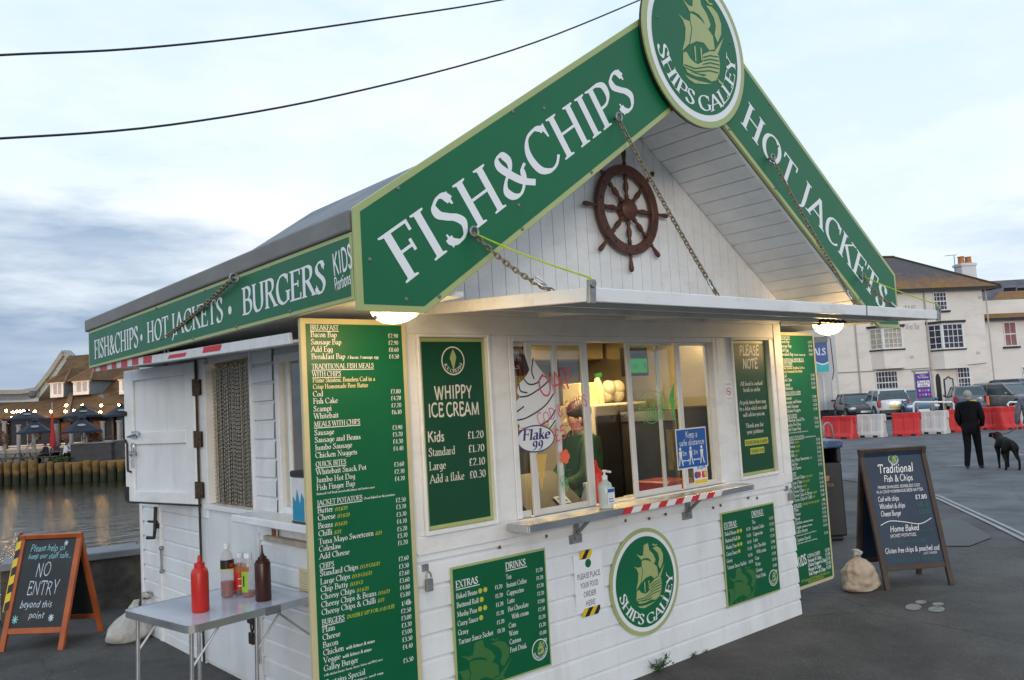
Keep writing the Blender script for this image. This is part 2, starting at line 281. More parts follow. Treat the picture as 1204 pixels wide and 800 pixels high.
# ---------------------------------------------------------------- lettering
GL = {
'A': (.9, 'L .07,0 .45,1;L .43,1 .82,0;l .2,.34 .68,.34;F .07,0;F .82,0'),
'B': (.72, 'L .17,0 .17,1;C .17,.97 .4,.97 .56,.87 .56,.67 .42,.54 .17,.53;C .3,.53 .52,.5 .65,.37 .63,.15 .45,.03 .17,.03;F .14,0;F .14,1'),
'C': (.82, 'C .70,.86 .62,.93 .48,.97 .25,.9 .11,.68 .1,.42 .2,.15 .42,.02 .62,.05 .78,.2;P .62,.97 .58,.91 .68,.86 .745,.66 .78,.66 .775,.985 .70,.95'),
'D': (.88, 'L .17,0 .17,1;C .17,.97 .42,.97 .66,.86 .78,.62 .77,.34 .64,.12 .42,.03 .17,.03;F .14,0;F .14,1'),
'E': (.68, 'L .17,0 .17,1;l .17,.97 .6,.97;l .17,.53 .5,.53;l .17,.03 .63,.03;l .6,.8 .6,1;l .5,.42 .5,.64;l .63,0 .65,.22;F .14,0;F .14,1'),
'F': (.64, 'L .17,0 .17,1;l .17,.97 .6,.97;l .17,.53 .5,.53;l .6,.78 .6,1;l .5,.41 .5,.65;F .17,0;F .14,1'),
'G': (.88, 'C .70,.86 .62,.93 .48,.97 .25,.9 .11,.68 .1,.42 .2,.15 .42,.02 .6,.04 .75,.12;L .76,.08 .76,.42;F .76,.42;P .62,.97 .58,.91 .68,.86 .745,.66 .78,.66 .775,.985 .70,.95'),
'H': (.9, 'L .18,0 .18,1;L .72,0 .72,1;l .18,.52 .72,.52;F .18,0;F .72,0;F .18,1;F .72,1'),
'I': (.38, 'L .19,0 .19,1;F .19,0;F .19,1'),
'J': (.4, 'C .22,1 .22,.6 .22,.2 .19,-.05 .05,-.2;F .22,1'),
'K': (.84, 'L .17,0 .17,1;l .7,1 .2,.47;L .34,.6 .76,0;F .17,0;F .17,1;F .68,1;F .74,0'),
'L': (.64, 'L .17,0 .17,1;l .17,.03 .6,.03;l .6,0 .63,.25;F .14,0;F .17,1'),
'M': (1.08, 'l .14,0 .19,1;L .19,1 .53,.05;l .53,.05 .87,1;L .87,1 .93,0;F .14,0;F .93,0;F .15,1;F .9,1'),
'N': (.92, 'l .17,0 .17,1;L .17,1 .74,0;l .74,0 .74,1;F .17,0;F .14,1;F .74,1'),
'O': (.92, 'O .46,.5 .36,.475'),
'P': (.68, 'L .17,0 .17,1;C .17,.97 .4,.97 .57,.87 .58,.64 .44,.48 .17,.45;F .17,0;F .14,1'),
'Q': (.92, 'O .46,.5 .36,.475;L .46,.05 .84,-.2'),
'R': (.78, 'L .17,0 .17,1;C .17,.97 .4,.97 .57,.87 .57,.66 .44,.53 .17,.5;L .36,.52 .72,0;F .17,0;F .14,1;F .73,0'),
'S': (.62, 'C .5,.8 .42,.94 .28,.97 .14,.87 .14,.7 .28,.56 .44,.43 .52,.26 .42,.06 .26,.02 .12,.10 .09,.20;P .36,.96 .40,.92 .49,.71 .53,.71 .52,.985 .50,.985 .45,.95;P .075,-.01 .10,-.01 .14,.03 .22,.07 .14,.10 .105,.28 .07,.28'),
'T': (.74, 'L .37,0 .37,1;l .05,.97 .69,.97;l .05,.78 .05,1;l .69,.78 .69,1;F .37,0'),
'U': (.88, 'C .17,1 .17,.6 .18,.25 .3,.05 .48,.02 .64,.1 .72,.3 .72,.6 .72,1;F .17,1;F .72,1'),
'V': (.84, 'L .1,1 .43,.0;l .43,.0 .75,1;F .1,1;F .75,1'),
'W': (1.2, 'L .1,1 .38,.0;l .38,.0 .6,.95;L .6,.95 .86,.0;l .86,.0 1.1,1;F .1,1;F 1.1,1;F .58,1'),
'X': (.82, 'L .1,1 .7,0;l .1,0 .7,1;F .1,0;F .7,0;F .1,1;F .7,1'),
'Y': (.8, 'L .1,1 .4,.45;l .7,1 .4,.45;L .4,.45 .4,0;F .4,0;F .1,1;F .7,1'),
'Z': (.72, 'l .1,.97 .62,.97;L .62,.97 .1,.03;l .1,.03 .64,.03;l .1,.97 .1,.8;l .64,.03 .64,.2'),
'&': (.86, 'C .8,.5 .68,.42 .6,.2 .4,.02 .2,.06 .1,.24 .2,.42 .4,.56 .48,.74 .4,.92 .26,.92 .22,.76 .34,.52 .56,.22 .82,.02'),
'a': (.54, 'C .1,.5 .22,.6 .36,.56 .4,.42 .4,.1 .5,.02;C .4,.36 .2,.32 .1,.16 .18,.03 .3,.05 .4,.16'),
'b': (.6, 'L .14,0 .14,1;C .14,.45 .28,.6 .44,.54 .51,.32 .42,.08 .26,.02 .14,.1;F .1,1'),
'c': (.5, 'C .44,.5 .34,.6 .18,.52 .1,.3 .2,.06 .34,.03 .46,.12'),
'd': (.6, 'L .46,0 .46,1;C .46,.5 .32,.6 .16,.52 .09,.28 .18,.05 .34,.03 .46,.16;F .42,1'),
'e': (.5, 'C .1,.34 .44,.36 .4,.54 .26,.6 .13,.48 .1,.26 .2,.05 .34,.03 .46,.12'),
'f': (.36, 'C .4,.96 .28,.99 .18,.88 .17,.6 .17,0;l .05,.58 .34,.58;F .17,0'),
'g': (.54, 'C .44,.5 .3,.6 .14,.5 .1,.3 .18,.08 .32,.06 .44,.18;C .44,.6 .44,.2 .44,-.1 .32,-.26 .1,-.2'),
'h': (.62, 'L .14,0 .14,1;C .14,.42 .26,.58 .4,.56 .46,.42 .46,0;F .14,0;F .46,0;F .1,1'),
'i': (.3, 'L .15,0 .15,.6;F .15,0;F .11,.6;D .15,.84'),
'j': (.3, 'C .17,.6 .17,.2 .15,-.12 .02,-.26;D .17,.84'),
'k': (.58, 'L .14,0 .14,1;l .46,.6 .16,.28;L .26,.36 .52,0;F .14,0;F .5,0;F .1,1'),
'l': (.3, 'L .15,0 .15,1;F .15,0;F .11,1'),
'm': (.92, 'L .14,0 .14,.6;C .14,.42 .24,.58 .38,.56 .44,.42 .44,0;C .44,.42 .56,.58 .68,.56 .75,.42 .75,0;F .14,0;F .44,0;F .75,0'),
'n': (.62, 'L .14,0 .14,.6;C .14,.42 .26,.58 .4,.56 .46,.42 .46,0;F .14,0;F .46,0;F .1,.6'),
'o': (.56, 'O .28,.3 .19,.285'),
'p': (.6, 'L .14,-.28 .14,.6;C .14,.45 .28,.6 .44,.54 .51,.32 .42,.08 .26,.02 .14,.1;F .14,-.28'),
'q': (.6, 'L .46,-.28 .46,.6;C .46,.5 .32,.6 .16,.52 .09,.28 .18,.05 .34,.03 .46,.16;F .46,-.28'),
'r': (.42, 'L .14,0 .14,.6;C .14,.4 .24,.56 .4,.55;F .14,0;F .1,.6'),
's': (.42, 'C .34,.5 .24,.59 .12,.52 .12,.4 .22,.32 .34,.22 .34,.08 .2,.02 .08,.12'),
't': (.36, 'C .17,.78 .17,.3 .19,.06 .34,.04;l .05,.57 .34,.57'),
'u': (.62, 'C .14,.6 .14,.2 .22,.03 .36,.06 .46,.2;L .46,0 .46,.6;F .1,.6'),
'v': (.54, 'L .08,.6 .27,0;l .27,0 .46,.6'),
'w': (.8, 'L .08,.6 .25,0;l .25,0 .4,.56;L .4,.56 .56,0;l .56,0 .72,.6'),
'x': (.54, 'L .08,.6 .46,0;l .08,0 .46,.6'),
'y': (.54, 'L .08,.6 .28,.02;C .47,.6 .3,.05 .2,-.2 .06,-.26'),
'z': (.48, 'l .08,.57 .4,.57;L .4,.57 .08,.03;l .08,.03 .42,.03'),
'0': (.56, 'O .28,.42 .19,.41'), '1': (.4, 'L .22,0 .22,.84;l .22,.84 .1,.72;F .22,0'),
'2': (.54, 'C .1,.66 .18,.82 .34,.83 .44,.68 .38,.46 .1,.04;L .1,.04 .48,.04'),
'3': (.52, 'C .1,.74 .22,.84 .38,.78 .4,.58 .22,.46;C .22,.46 .42,.42 .44,.16 .28,0 .08,.06'),
'4': (.56, 'L .4,0 .4,.84;l .4,.84 .07,.26;l .07,.25 .52,.25'),
'5': (.52, 'l .14,.82 .44,.82;l .15,.82 .13,.5;C .13,.48 .3,.54 .43,.4 .42,.12 .26,0 .08,.06'),
'6': (.54, 'C .42,.82 .2,.68 .11,.36 .17,.06 .32,.02 .44,.14 .42,.38 .28,.48 .13,.36'),
'7': (.52, 'l .08,.8 .46,.8;L .46,.8 .2,0'), '8': (.54, 'O .27,.63 .15,.18;O .27,.22 .18,.21'),
'9': (.54, 'C .13,.02 .34,.14 .43,.46 .38,.76 .24,.82 .12,.7 .14,.46 .26,.38 .42,.48'),
'£': (.54, 'C .46,.7 .36,.84 .22,.76 .2,.5 .22,.2 .1,.03;l .08,.04 .48,.04;l .08,.42 .38,.42'),
'.': (.24, 'D .12,.06'), ',': (.24, 'D .12,.06;l .13,.04 .07,-.12'), "'": (.2, 'L .1,1 .1,.8'), '-': (.36, 'L .06,.32 .3,.32'),
'(': (.32, 'C .26,1 .12,.7 .12,.2 .26,-.15'), ')': (.32, 'C .06,1 .2,.7 .2,.2 .06,-.15'), '/': (.4, 'l .04,-.05 .36,1'),
'•': (.44, 'B .22,.4'), ' ': (.32, ''), '!': (.26, 'L .13,1 .13,.3;D .13,.06'), '+': (.5, 'L .08,.4 .42,.4;L .25,.2 .25,.6'),
'*': (.6, 'l .3,.1 .3,.8;l .02,.45 .58,.45;l .1,.2 .5,.7;l .1,.7 .5,.2'),
}
def cr(pts, k):
    out = []; n = len(pts)
    for i in range(n-1):
        p0 = pts[max(i-1, 0)]; p1 = pts[i]; p2 = pts[i+1]; p3 = pts[min(i+2, n-1)]
        for j in range(k):
            t = j/k; a = []
            for q in (0, 1):
                a.append(.5*((2*p1[q])+(-p0[q]+p2[q])*t+(2*p0[q]-5*p1[q]+4*p2[q]-p3[q])*t*t+(-p0[q]+3*p1[q]-3*p2[q]+p3[q])*t**3))
            out.append(tuple(a))
    out.append(pts[-1]); return out
_gc = {}
def glyph(ch, serif, bold, res):
    """polygons of one character, cap height 1; strokes follow a broad pen held at 25 degrees"""
    key = (ch, serif, bold, res)
    if key in _gc: return _gc[key]
    wd, sp = GL.get(ch, GL[' ']); polys = []
    T = .17*bold; th = .062*bold if serif else .1*bold
    for st in [q for q in sp.split(';') if q]:
        k = st[0]; nums = [tuple(float(z) for z in q.split(',')) for q in st[2:].split()]
        if k == 'F':
            if not serif: continue
            x, y = nums[0]; s = -1 if y > .3 else 1; hw = .15
            polys.append([(x-hw, y), (x+hw, y), (x+hw, y+.035*s), (x+.07, y+.06*s), (x-.07, y+.06*s), (x-hw, y+.035*s)]); continue
        if k == 'P':
            if serif: polys.append(nums)
            continue
        if k in 'DB':
            r = .085*bold if k == 'D' else .19
            if k == 'D' and not serif: r = .07*bold
            polys.append([(nums[0][0]+r*math.cos(2*PI*i/8), nums[0][1]+r*math.sin(2*PI*i/8)) for i in range(8)]); continue
        if k == 'O':
            (a, b), (rx, ry) = nums; m = 6*res
            pts = [(a+rx*math.cos(2*PI*i/m), b+ry*math.sin(2*PI*i/m)) for i in range(m+1)]
        elif k == 'C': pts = cr(nums, res)
        else: pts = nums
        Lp = []; Rp = []; n = len(pts)
        for i, (x, y) in enumerate(pts):
            if k == 'O' and i in (0, n-1): dx, dy = 0, 1
            else:
                a = pts[max(i-1, 0)]; b = pts[min(i+1, n-1)]; dx, dy = b[0]-a[0], b[1]-a[1]
            d = math.hypot(dx, dy) or 1; dx /= d; dy /= d
            if serif:
                w = th if k == 'l' else max(th*1.1, T*abs(math.sin(math.atan2(dy, dx)-math.radians(22))))
            else: w = th
            cl = (lambda q: min(1, max(0, q))) if (serif and k in 'Ll' and ch.isupper() and ch not in 'JQ') else (lambda q: q)
            Lp.append((x-dy*w/2, cl(y+dx*w/2))); Rp.append((x+dy*w/2, cl(y-dx*w/2)))
        for i in range(n-1): polys.append([Rp[i], Rp[i+1], Lp[i+1], Lp[i]])
    # merge the overlapping strokes into one clean outline
    vs, fs = [], []
    tris = []
    for p in polys:
        if len(p) == 4: tris += [[p[0], p[1], p[2]], [p[0], p[2], p[3]]]
        elif len(p) == 8 or len(p) == 3: tris.append(p)
        else: tris += [[p[i] for i in t_] for t_ in mathutils.geometry.tessellate_polygon([[Vector((*q, 0)) for q in p]])]
    for p in tris:
        ar = sum(p[i][0]*p[(i+1) % len(p)][1]-p[(i+1) % len(p)][0]*p[i][1] for i in range(len(p)))
        if abs(ar) < 1e-6: continue
        if ar < 0: p = p[::-1]
        fs.append(list(range(len(vs), len(vs)+len(p)))); vs += [Vector(q) for q in p]
    if fs:
        ov, oe, of, _a, _b, src = mathutils.geometry.delaunay_2d_cdt(vs, [], fs, 0, 1e-5, True)
        polys = [[(ov[i].x, ov[i].y) for i in f] for f, s_ in zip(of, src) if s_]
    _gc[key] = (wd, polys); return _gc[key]
def twidth(s, serif=True, track=0.): return sum(GL.get(c, GL[' '])[0]+track for c in s)
def text(mb, s, fr, x, y, h, serif=True, w=None, align='l', bold=1., z=.0012, res=2, track=0., slant=0., xs=1., jit=0.):
    tw = twidth(s, serif, track)
    sx = (w/tw) if w else h*xs
    W_ = tw*sx
    if align == 'c': x -= W_/2
    elif align == 'r': x -= W_
    px = x; rnd = random.Random(len(s)*31+int(x*1000))
    for c in s:
        wd, polys = glyph(c, serif, bold, res)
        jy = rnd.uniform(-jit, jit)*h; js = 1+rnd.uniform(-jit, jit)
        for i, p in enumerate(polys):
            mb.flat([(px+(a+slant*b)*sx, y+jy+b*h*js) for a, b in p], z, fr)
        px += (wd+track)*sx
    return W_
def arc_text(mb, s, fr, r, h, a0, a1, bold=1.15, z=.0012, res=2):
    """letters standing along the lower arc, heads to the centre"""
    tot = twidth(s); a = a0; k = (a1-a0)/tot
    for c in s:
        wd, polys = glyph(c, True, bold, res); m = a+k*wd/2
        o = fr.sub(r*math.cos(m), r*math.sin(m), 0, m+PI/2)
        sx = abs(k)*r
        for i, p in enumerate(polys): mb.flat([((q[0]-wd/2)*sx, q[1]*h) for q in p], z, o)
        a += k*wd
def ring(mb, fr, r0, r1, z, n=48):
    for i in range(n):
        a, b = 2*PI*i/n, 2*PI*(i+1)/n
        mb.flat([(r0*math.cos(a), r0*math.sin(a)), (r1*math.cos(a), r1*math.sin(a)), (r1*math.cos(b), r1*math.sin(b)), (r0*math.cos(b), r0*math.sin(b))], z, fr)
def disc(mb, fr, r, z, n=48): mb.flat([(r*math.cos(2*PI*i/n), r*math.sin(2*PI*i/n)) for i in range(n)], z, fr)
# sailing ship emblem, unit circle coordinates
_S = [[(250,80),(285,112),(318,125),(325,165),(312,215),(305,245),(270,272),(258,280),(280,220),(288,160),(275,115)],
 [(322,122),(325,80),(355,92),(395,125),(430,170),(462,215),(468,290),(430,292),(398,248),(350,236),(308,250),(318,215),(330,165)],
 [(280,-2),(318,38),(342,45),(352,-30),(392,-25),(400,38),(432,90),(452,150),(440,172),(420,165),(404,122),(380,92),(345,72),(322,72),(310,48)],
 [(432,42),(470,50),(505,90),(525,150),(520,208),(492,252),(482,235),(474,208),(487,160),(477,112),(452,70)],
 [(262,290),(283,288),(302,325),(328,350),(350,362),(380,352),(384,312),(430,298),(478,302),(492,330),(495,375),(486,425),(462,462),(430,466),(390,440),(330,425),(280,400),(255,355)],
 [(262,408),(300,432),(345,452),(430,478),(380,474),(320,462),(285,436)],
 [(466,300),(535,228),(488,314)],[(470,452),(498,478),(512,500),(480,480)],
 [(332,262),(342,262),(340,345),(334,345)],[(372,270),(382,280),(378,340),(372,345)],
 [(425,8),(445,12),(452,28),(470,30),(478,42),(452,38),(440,24)]]
_H = [[(385,325),(430,318),(488,332),(488,338),(430,326),(388,333)],[(385,342),(430,338),(492,355),(491,361),(430,346),(386,350)],[(380,362),(430,358),(493,378),(491,384),(430,366),(378,369)],
 [(262,352),(330,380),(420,378),(488,398),(486,404),(420,386),(328,388),(262,360)],[(264,368),(330,398),(420,400),(480,420),(477,426),(420,408),(328,406),(268,376)],[(290,396),(350,412),(400,424),(380,432),(360,422)]]
def _cv(P, flip=False): return [((x-352)/315, -((y-337)-.41*(x-352))/435-.165) for x, y in P]
SHIP = [_cv(p) for p in _S]; SHIPH = [_cv(p) for p in _H]
def clip(poly, x0, x1, y0, y1):
    for ax, lim, sg in ((0, x0, 1), (0, x1, -1), (1, y0, 1), (1, y1, -1)):
        out = []; n = len(poly)
        for i in range(n):
            a, b = poly[i], poly[(i+1) % n]; ia, ib = (a[ax]-lim)*sg >= 0, (b[ax]-lim)*sg >= 0
            if ia: out.append(a)
            if ia != ib:
                t = (lim-a[ax])/(b[ax]-a[ax]); out.append((a[0]+(b[0]-a[0])*t, a[1]+(b[1]-a[1])*t))
        poly = out
        if len(poly) < 3: return []
    return poly
def ship(mb, fr, cx, cy, s, z, lines=None, rect=None, lz=.0006, sy=1.):
    for i, p in enumerate(SHIP):
        q = [(cx+x*s, cy+y*s*sy) for x, y in p]
        if rect: q = clip(q, *rect)
        if len(q) > 2: mb.flat(q, z+i*.0001, fr)
    if lines is not None:
        for p in SHIPH:
            q = [(cx+x*s, cy+y*s*sy) for x, y in p]
            if rect: q = clip(q, *rect)
            if len(q) > 2: lines.flat(q, z+.0016, fr)
def roundel(parent, fr, r, small=False, thick=.012, name='roundel'):
    """round emblem: olive rim, white ring, green field, ship and lettering"""
    n = 24 if small else 64
    if thick:
        b = MB(); b.lathe([(r*.97, 0), (r, .002), (r, thick)], fr.p(0, 0, 0), n, fr.n); b.build('disc', OLIVE, parent)
    m = MB(); ring(m, fr, r*(.0 if small else .80), r*.925, thick+.001, n); m.build('white_ring', LETTER, parent)
    m = MB(); disc(m, fr, r*.845, thick+.002, n); m.build('green_field', GREEN, parent)
    m = MB(); h = MB(); ship(m, fr, 0, 0, r, thick+.0035, h); m.build('ship_emblem', OLIVE, parent)
    if not small: h.build('ship_lines', GREEN, parent)
    m = MB(); arc_text(m, 'SHIPS GALLEY', fr.sub(0, 0, thick+.004), r*.79, r*.19, math.radians(191), math.radians(363), 1.0, 0, 2 if small else 4); m.build('lettering', LETTER, parent)
# ================================================================ GROUND, WATER
def gz(x): 
    t = min(1, max(0, (x-5.2)/10)); return -.28*t*t*(3-2*t)
ASPH = mat('asphalt', (.082, .077, .073), .82, var=.22, vs=1.4, bump=.9, bs=140, stain=(.10, .098, .095), stain_amt=.5, stain_scale=(45, 45, 45), spec=.35)
ASPH2 = mat('road_asphalt', (.115, .118, .125), .75, var=.12, vs=.7, bump=.6, bs=120, stain=(.05, .05, .052), stain_amt=.5, stain_scale=(.7, .7, .7), spec=.35)
PATCH = mat('tarmac_patch', (.098, .097, .096), .85, var=.1, vs=3, bump=.5, bs=90)
LINEW = mat('road_paint', (.30, .30, .29), .6, var=.15, vs=6, bump=.3, stain=(.12, .12, .12), stain_amt=.7, stain_scale=(9, 9, 9))
def tarmac(m, chip, crack, amt=.75):
    """stone chips, cracks and worn patches"""
    n = m.node_tree.nodes; l = m.node_tree.links; p = n['Principled BSDF']; src = p.inputs['Base Color'].links[0].from_socket; c = n.new('ShaderNodeTexCoord')
    v = n.new('ShaderNodeTexVoronoi'); v.inputs['Scale'].default_value = 120; l.new(c.outputs['Object'], v.inputs['Vector']); s = n.new('ShaderNodeSeparateColor'); l.new(v.outputs['Color'], s.inputs[0])
    r = n.new('ShaderNodeMapRange'); r.inputs[1].default_value = .72; r.inputs[2].default_value = 1.0; r.inputs[4].default_value = amt; l.new(s.outputs[0], r.inputs[0])
    x = n.new('ShaderNodeMix'); x.data_type = 'RGBA'; l.new(r.outputs[0], x.inputs[0]); l.new(src, x.inputs[6]); x.inputs[7].default_value = (*chip, 1)
    w = n.new('ShaderNodeTexNoise'); w.inputs['Scale'].default_value = 1.1; w.inputs['Detail'].default_value = 8; w.inputs['Roughness'].default_value = .7; l.new(c.outputs['Object'], w.inputs['Vector'])
    mx = n.new('ShaderNodeMix'); mx.data_type = 'RGBA'; mx.inputs[0].default_value = .25; l.new(c.outputs['Object'], mx.inputs[6]); l.new(w.outputs['Color'], mx.inputs[7])
    e = n.new('ShaderNodeTexVoronoi'); e.feature = 'DISTANCE_TO_EDGE'; e.inputs['Scale'].default_value = .55; l.new(mx.outputs[2], e.inputs['Vector'])
    k = n.new('ShaderNodeMapRange'); k.inputs[1].default_value = .0; k.inputs[2].default_value = .006; k.inputs[3].default_value = crack*.5; k.inputs[4].default_value = 0; l.new(e.outputs['Distance'], k.inputs[0])
    y = n.new('ShaderNodeMix'); y.data_type = 'RGBA'; l.new(k.outputs[0], y.inputs[0]); l.new(x.outputs[2], y.inputs[6]); y.inputs[7].default_value = (.012, .011, .010, 1)
    q = n.new('ShaderNodeMapRange'); q.inputs[1].default_value = .35; q.inputs[2].default_value = .65; q.inputs[3].default_value = .68; q.inputs[4].default_value = 1.35; l.new(w.outputs[0], q.inputs[0])
    h = n.new('ShaderNodeHueSaturation'); l.new(y.outputs[2], h.inputs['Color']); l.new(q.outputs[0], h.inputs['Value']); l.new(h.outputs[0], p.inputs['Base Color'])
tarmac(ASPH, (.17, .16, .145), .8, .5); tarmac(ASPH2, (.20, .20, .20), .5, .4)
# shore edge: the sea wall line behind the kiosk, then away to the north east
EDGE = [(-60, 8.9), (-.9, 5.55), (.4, 5.30), (4.3, 4.9), (9, 8), (34, 30), (70, 64), (400, 380)]
def edge_y(x):
    for (x0, y0), (x1, y1) in zip(EDGE, EDGE[1:]):
        if x0 <= x <= x1: return y0+(y1-y0)*(x-x0)/(x1-x0)
    return EDGE[-1][1]
xs = [-60, -30, -12, -6, -3, -1.5, -.9, 0, .4, 2, 4.3, 5.2]+[5.2+i*.5 for i in range(1, 21)]+[17, 20, 26, 34, 50, 70, 120, 400]
def sheet(fn_y0, fn_y1, X, z_off, name, m):
    b = MB(); v = []; f = []
    for x in X:
        for k in range(5):
            y = fn_y0(x)+(fn_y1(x)-fn_y0(x))*k/4; v.append((x, y, gz(x)+z_off))
    for i in range(len(X)-1):
        for k in range(4): f.append((i*5+k, (i+1)*5+k, (i+1)*5+k+1, i*5+k+1))
    b.add(v, f); o = b.build(name, m); struct(o); return o
sheet(lambda x: -400, edge_y, xs, 0, 'ground', ASPH)
# the quay wall under the shore edge
b = MB()
for (x0, y0), (x1, y1) in zip(EDGE, EDGE[1:]):
    b.add([(x0, y0, gz(x0)), (x1, y1, gz(x1)), (x1, y1, -3), (x0, y0, -3)], [(0, 1, 2, 3)])
struct(b.build('quay_face', mat('dark_stone', (.07, .065, .055), .9, var=.3, vs=3, bump=1, bs=20)))
# lighter road surface past the kiosk
rx = [9.2+i*.6 for i in range(12)]+[18, 24, 34, 60]
def road_y0(x): return -40
def road_y1(x): return min(edge_y(x)-1.5, 2.35+(x-9.2)*1.6) if x < 14 else edge_y(x)-1.5
rv = []
P = [on(1010, 545, 2, -.1), on(1100, 583, 2, -.1), on(1200, 640, 2, -.05)]
def strip(pts, w, z, name, m, dens=14):
    b = MB(); v = []; q = []
    for i in range(len(pts)-1):
        for k in range(dens): q.append(Vector(pts[i]).lerp(Vector(pts[i+1]), k/dens))
    q.append(Vector(pts[-1]))
    for i, p in enumerate(q):
        t = (q[min(i+1, len(q)-1)]-q[max(i-1, 0)]); t.z = 0; t.normalize(); n = Vector((-t.y, t.x, 0))
        for s in (-w/2, w/2): a = p+n*s; v.append((a.x, a.y, gz(a.x)+z))
    b.add(v, [(2*i, 2*i+1, 2*i+3, 2*i+2) for i in range(len(q)-1)]); o = b.build(name, m); struct(o); return o
def G(u, v):
    """point on the sloping ground seen at photo coordinates"""
    z = 0
    for _ in range(25):
        p = on(u, v, 2, z); z = .5*z+.5*gz(p.x)
    p = on(u, v, 2, z); return p
# road sheet bounded by the kerb-side joint: everything beyond the double line
joint = [G(960, 560), G(1040, 572), G(1106, 589), G(1204, 634), G(1500, 780)]
def jy(x):
    q = sorted(joint, key=lambda p: p.x)
    if x <= q[0].x: return q[0].y
    for a, c in zip(q, q[1:]):
        if a.x <= x <= c.x: return a.y+(c.y-a.y)*(x-a.x)/(c.x-a.x)
    return min(edge_y(x)-2, q[-1].y+(x-q[-1].x)*1.3)
b = MB(); qs = [joint[4], joint[3], joint[2], joint[1], joint[0]]
far = [Vector((60, -90, 0)), Vector((90, -40, 0)), Vector((110, 0, 0)), Vector((90, 30, 0)), Vector((60, 45, 0))]
v = []; K = 60
for a, c in zip(qs, far):
    for k in range(K+1):
        t = (k/K)**2; p = a.lerp(c, t); v.append((p.x, p.y, gz(p.x)+.006))
b.add(v, [(i*(K+1)+k, i*(K+1)+k+1, (i+1)*(K+1)+k+1, (i+1)*(K+1)+k) for i in range(4) for k in range(K)])
struct(b.build('road', ASPH2))
strip([G(1030, 556), G(1106, 584.5), G(1204, 630), G(1330, 694)], .055, .011, 'road_marking', LINEW)
strip([G(1034, 560.5), G(1106, 588.5), G(1204, 636), G(1330, 701)], .055, .011, 'road_marking', LINEW)
strip([G(1113, 549), G(1136, 548)], .12, .011, 'road_marking', LINEW, 3)
strip([G(1190, 534), G(1204, 536)], .12, .011, 'road_marking', LINEW, 3)
b = MB(); pp = [G(*q) for q in ((1108, 612), (1125, 609), (1160, 628), (1166, 633), (1140, 643), (1112, 643), (1090, 630))]
b.add([(p.x, p.y, gz(p.x)+.009) for p in pp], [tuple(range(len(pp)-1, -1, -1))]); struct(b.build('pavement_patch', PATCH))
b = MB(); pp = [G(*q) for q in ((1106, 575), (1120, 577), (1121, 580), (1100, 580))]
b.add([(p.x, p.y, gz(p.x)+.012) for p in pp], [tuple(range(len(pp)-1, -1, -1))]); struct(b.build('drain_cover', PATCH))
# painted footprints
FP = mat('footprint_paint', (.25, .25, .24), .7, var=.2, vs=12, stain=(.07, .07, .07), stain_amt=.9, stain_scale=(22, 22, 22))
b = MB()
for (u, v_, w, h) in ((1074, 714.5, 9.5, 4), (1083, 708.5, 7, 2.2), (1101, 717, 10, 3.6), (1103, 711, 7, 2)):
    pp = [G(u+w*math.cos(a), v_+h*math.sin(a)) for a in [2*PI*i/18 for i in range(18)]]
    b.add([(p.x, p.y, gz(p.x)+.004) for p in pp], [tuple(range(17, -1, -1))])
o = b.build('painted_footprints', FP); tag(o, 'pair of worn white footprints painted on the tarmac before the right chalkboard', 'floor marking'); 
# a few pebbles and litter specks on the tarmac
b = MB(); rr = random.Random(3)
for i in range(420):
    x = rr.uniform(-1.6, 7.5); y = rr.uniform(-2.5, 5.0)
    if 0 < x < 3.6 and 0 < y: continue
    s = rr.uniform(.002, .006); b.ball((x, y, gz(x)+s*.5), s, 5, (1, 1, .6))
tag(b.build('grit', mat('pale_grit', (.22, .21, .19), .9, var=.4, vs=30)), 'fine pale grit scattered over the dark tarmac', 'grit', kind='stuff')
# water
WATER = mat('harbour_water', (.016, .017, .010), .05, var=.2, vs=.5, bump=7, bs=1, wave=(.8, 2.8, 1), spec=.5)
b = MB(); b.add([(-600, -50, -1.75), (900, -50, -1.75), (900, 900, -1.75), (-600, 900, -1.75)], [(0, 1, 2, 3)]); struct(b.build('water', WATER))
# ================================================================ SEA WALL on the near side
STONE = mat('rough_stone', (.085, .075, .06), .95, var=.45, vs=9, bump=1.0, bs=28, stain=(.03, .03, .025), stain_amt=.7, stain_scale=(7, 7, 7))
COPE = mat('slate_coping', (.20, .205, .21), .7, var=.18, vs=5, bump=.4, bs=60, stain=(.10, .10, .095), stain_amt=.5, stain_scale=(4, 4, 4))
wp = [Vector((-7.5, 6.03, 0)), Vector((-.82, 5.31, 0)), Vector((.32, 5.04, 0)), Vector((4.2, 4.55, 0))]
sw = thing('sea_wall', 'low rough stone wall with slate grey coping at the water edge behind the kiosk', 'wall', (-.82, 5.31, 0))
b = MB(); c = MB()
for a, d in zip(wp, wp[1:]):
    t = (d-a).normalized(); n = Vector((-t.y, t.x, 0)); f = Fr(a, t, n)
    ln = (d-a).length
    b.box(0, ln, .04, .40, -.3, .46, Fr(a, t, n))
    k = max(1, round(ln/1.05))
    for i in range(k): c.box(i*ln/k+.006, (i+1)*ln/k-.006, -.005, .46, .462, .53+.003*(i % 2), Fr(a, t, n))
b.build('stone_wall', STONE, sw); c.build('coping', COPE, sw, bevel=.008)
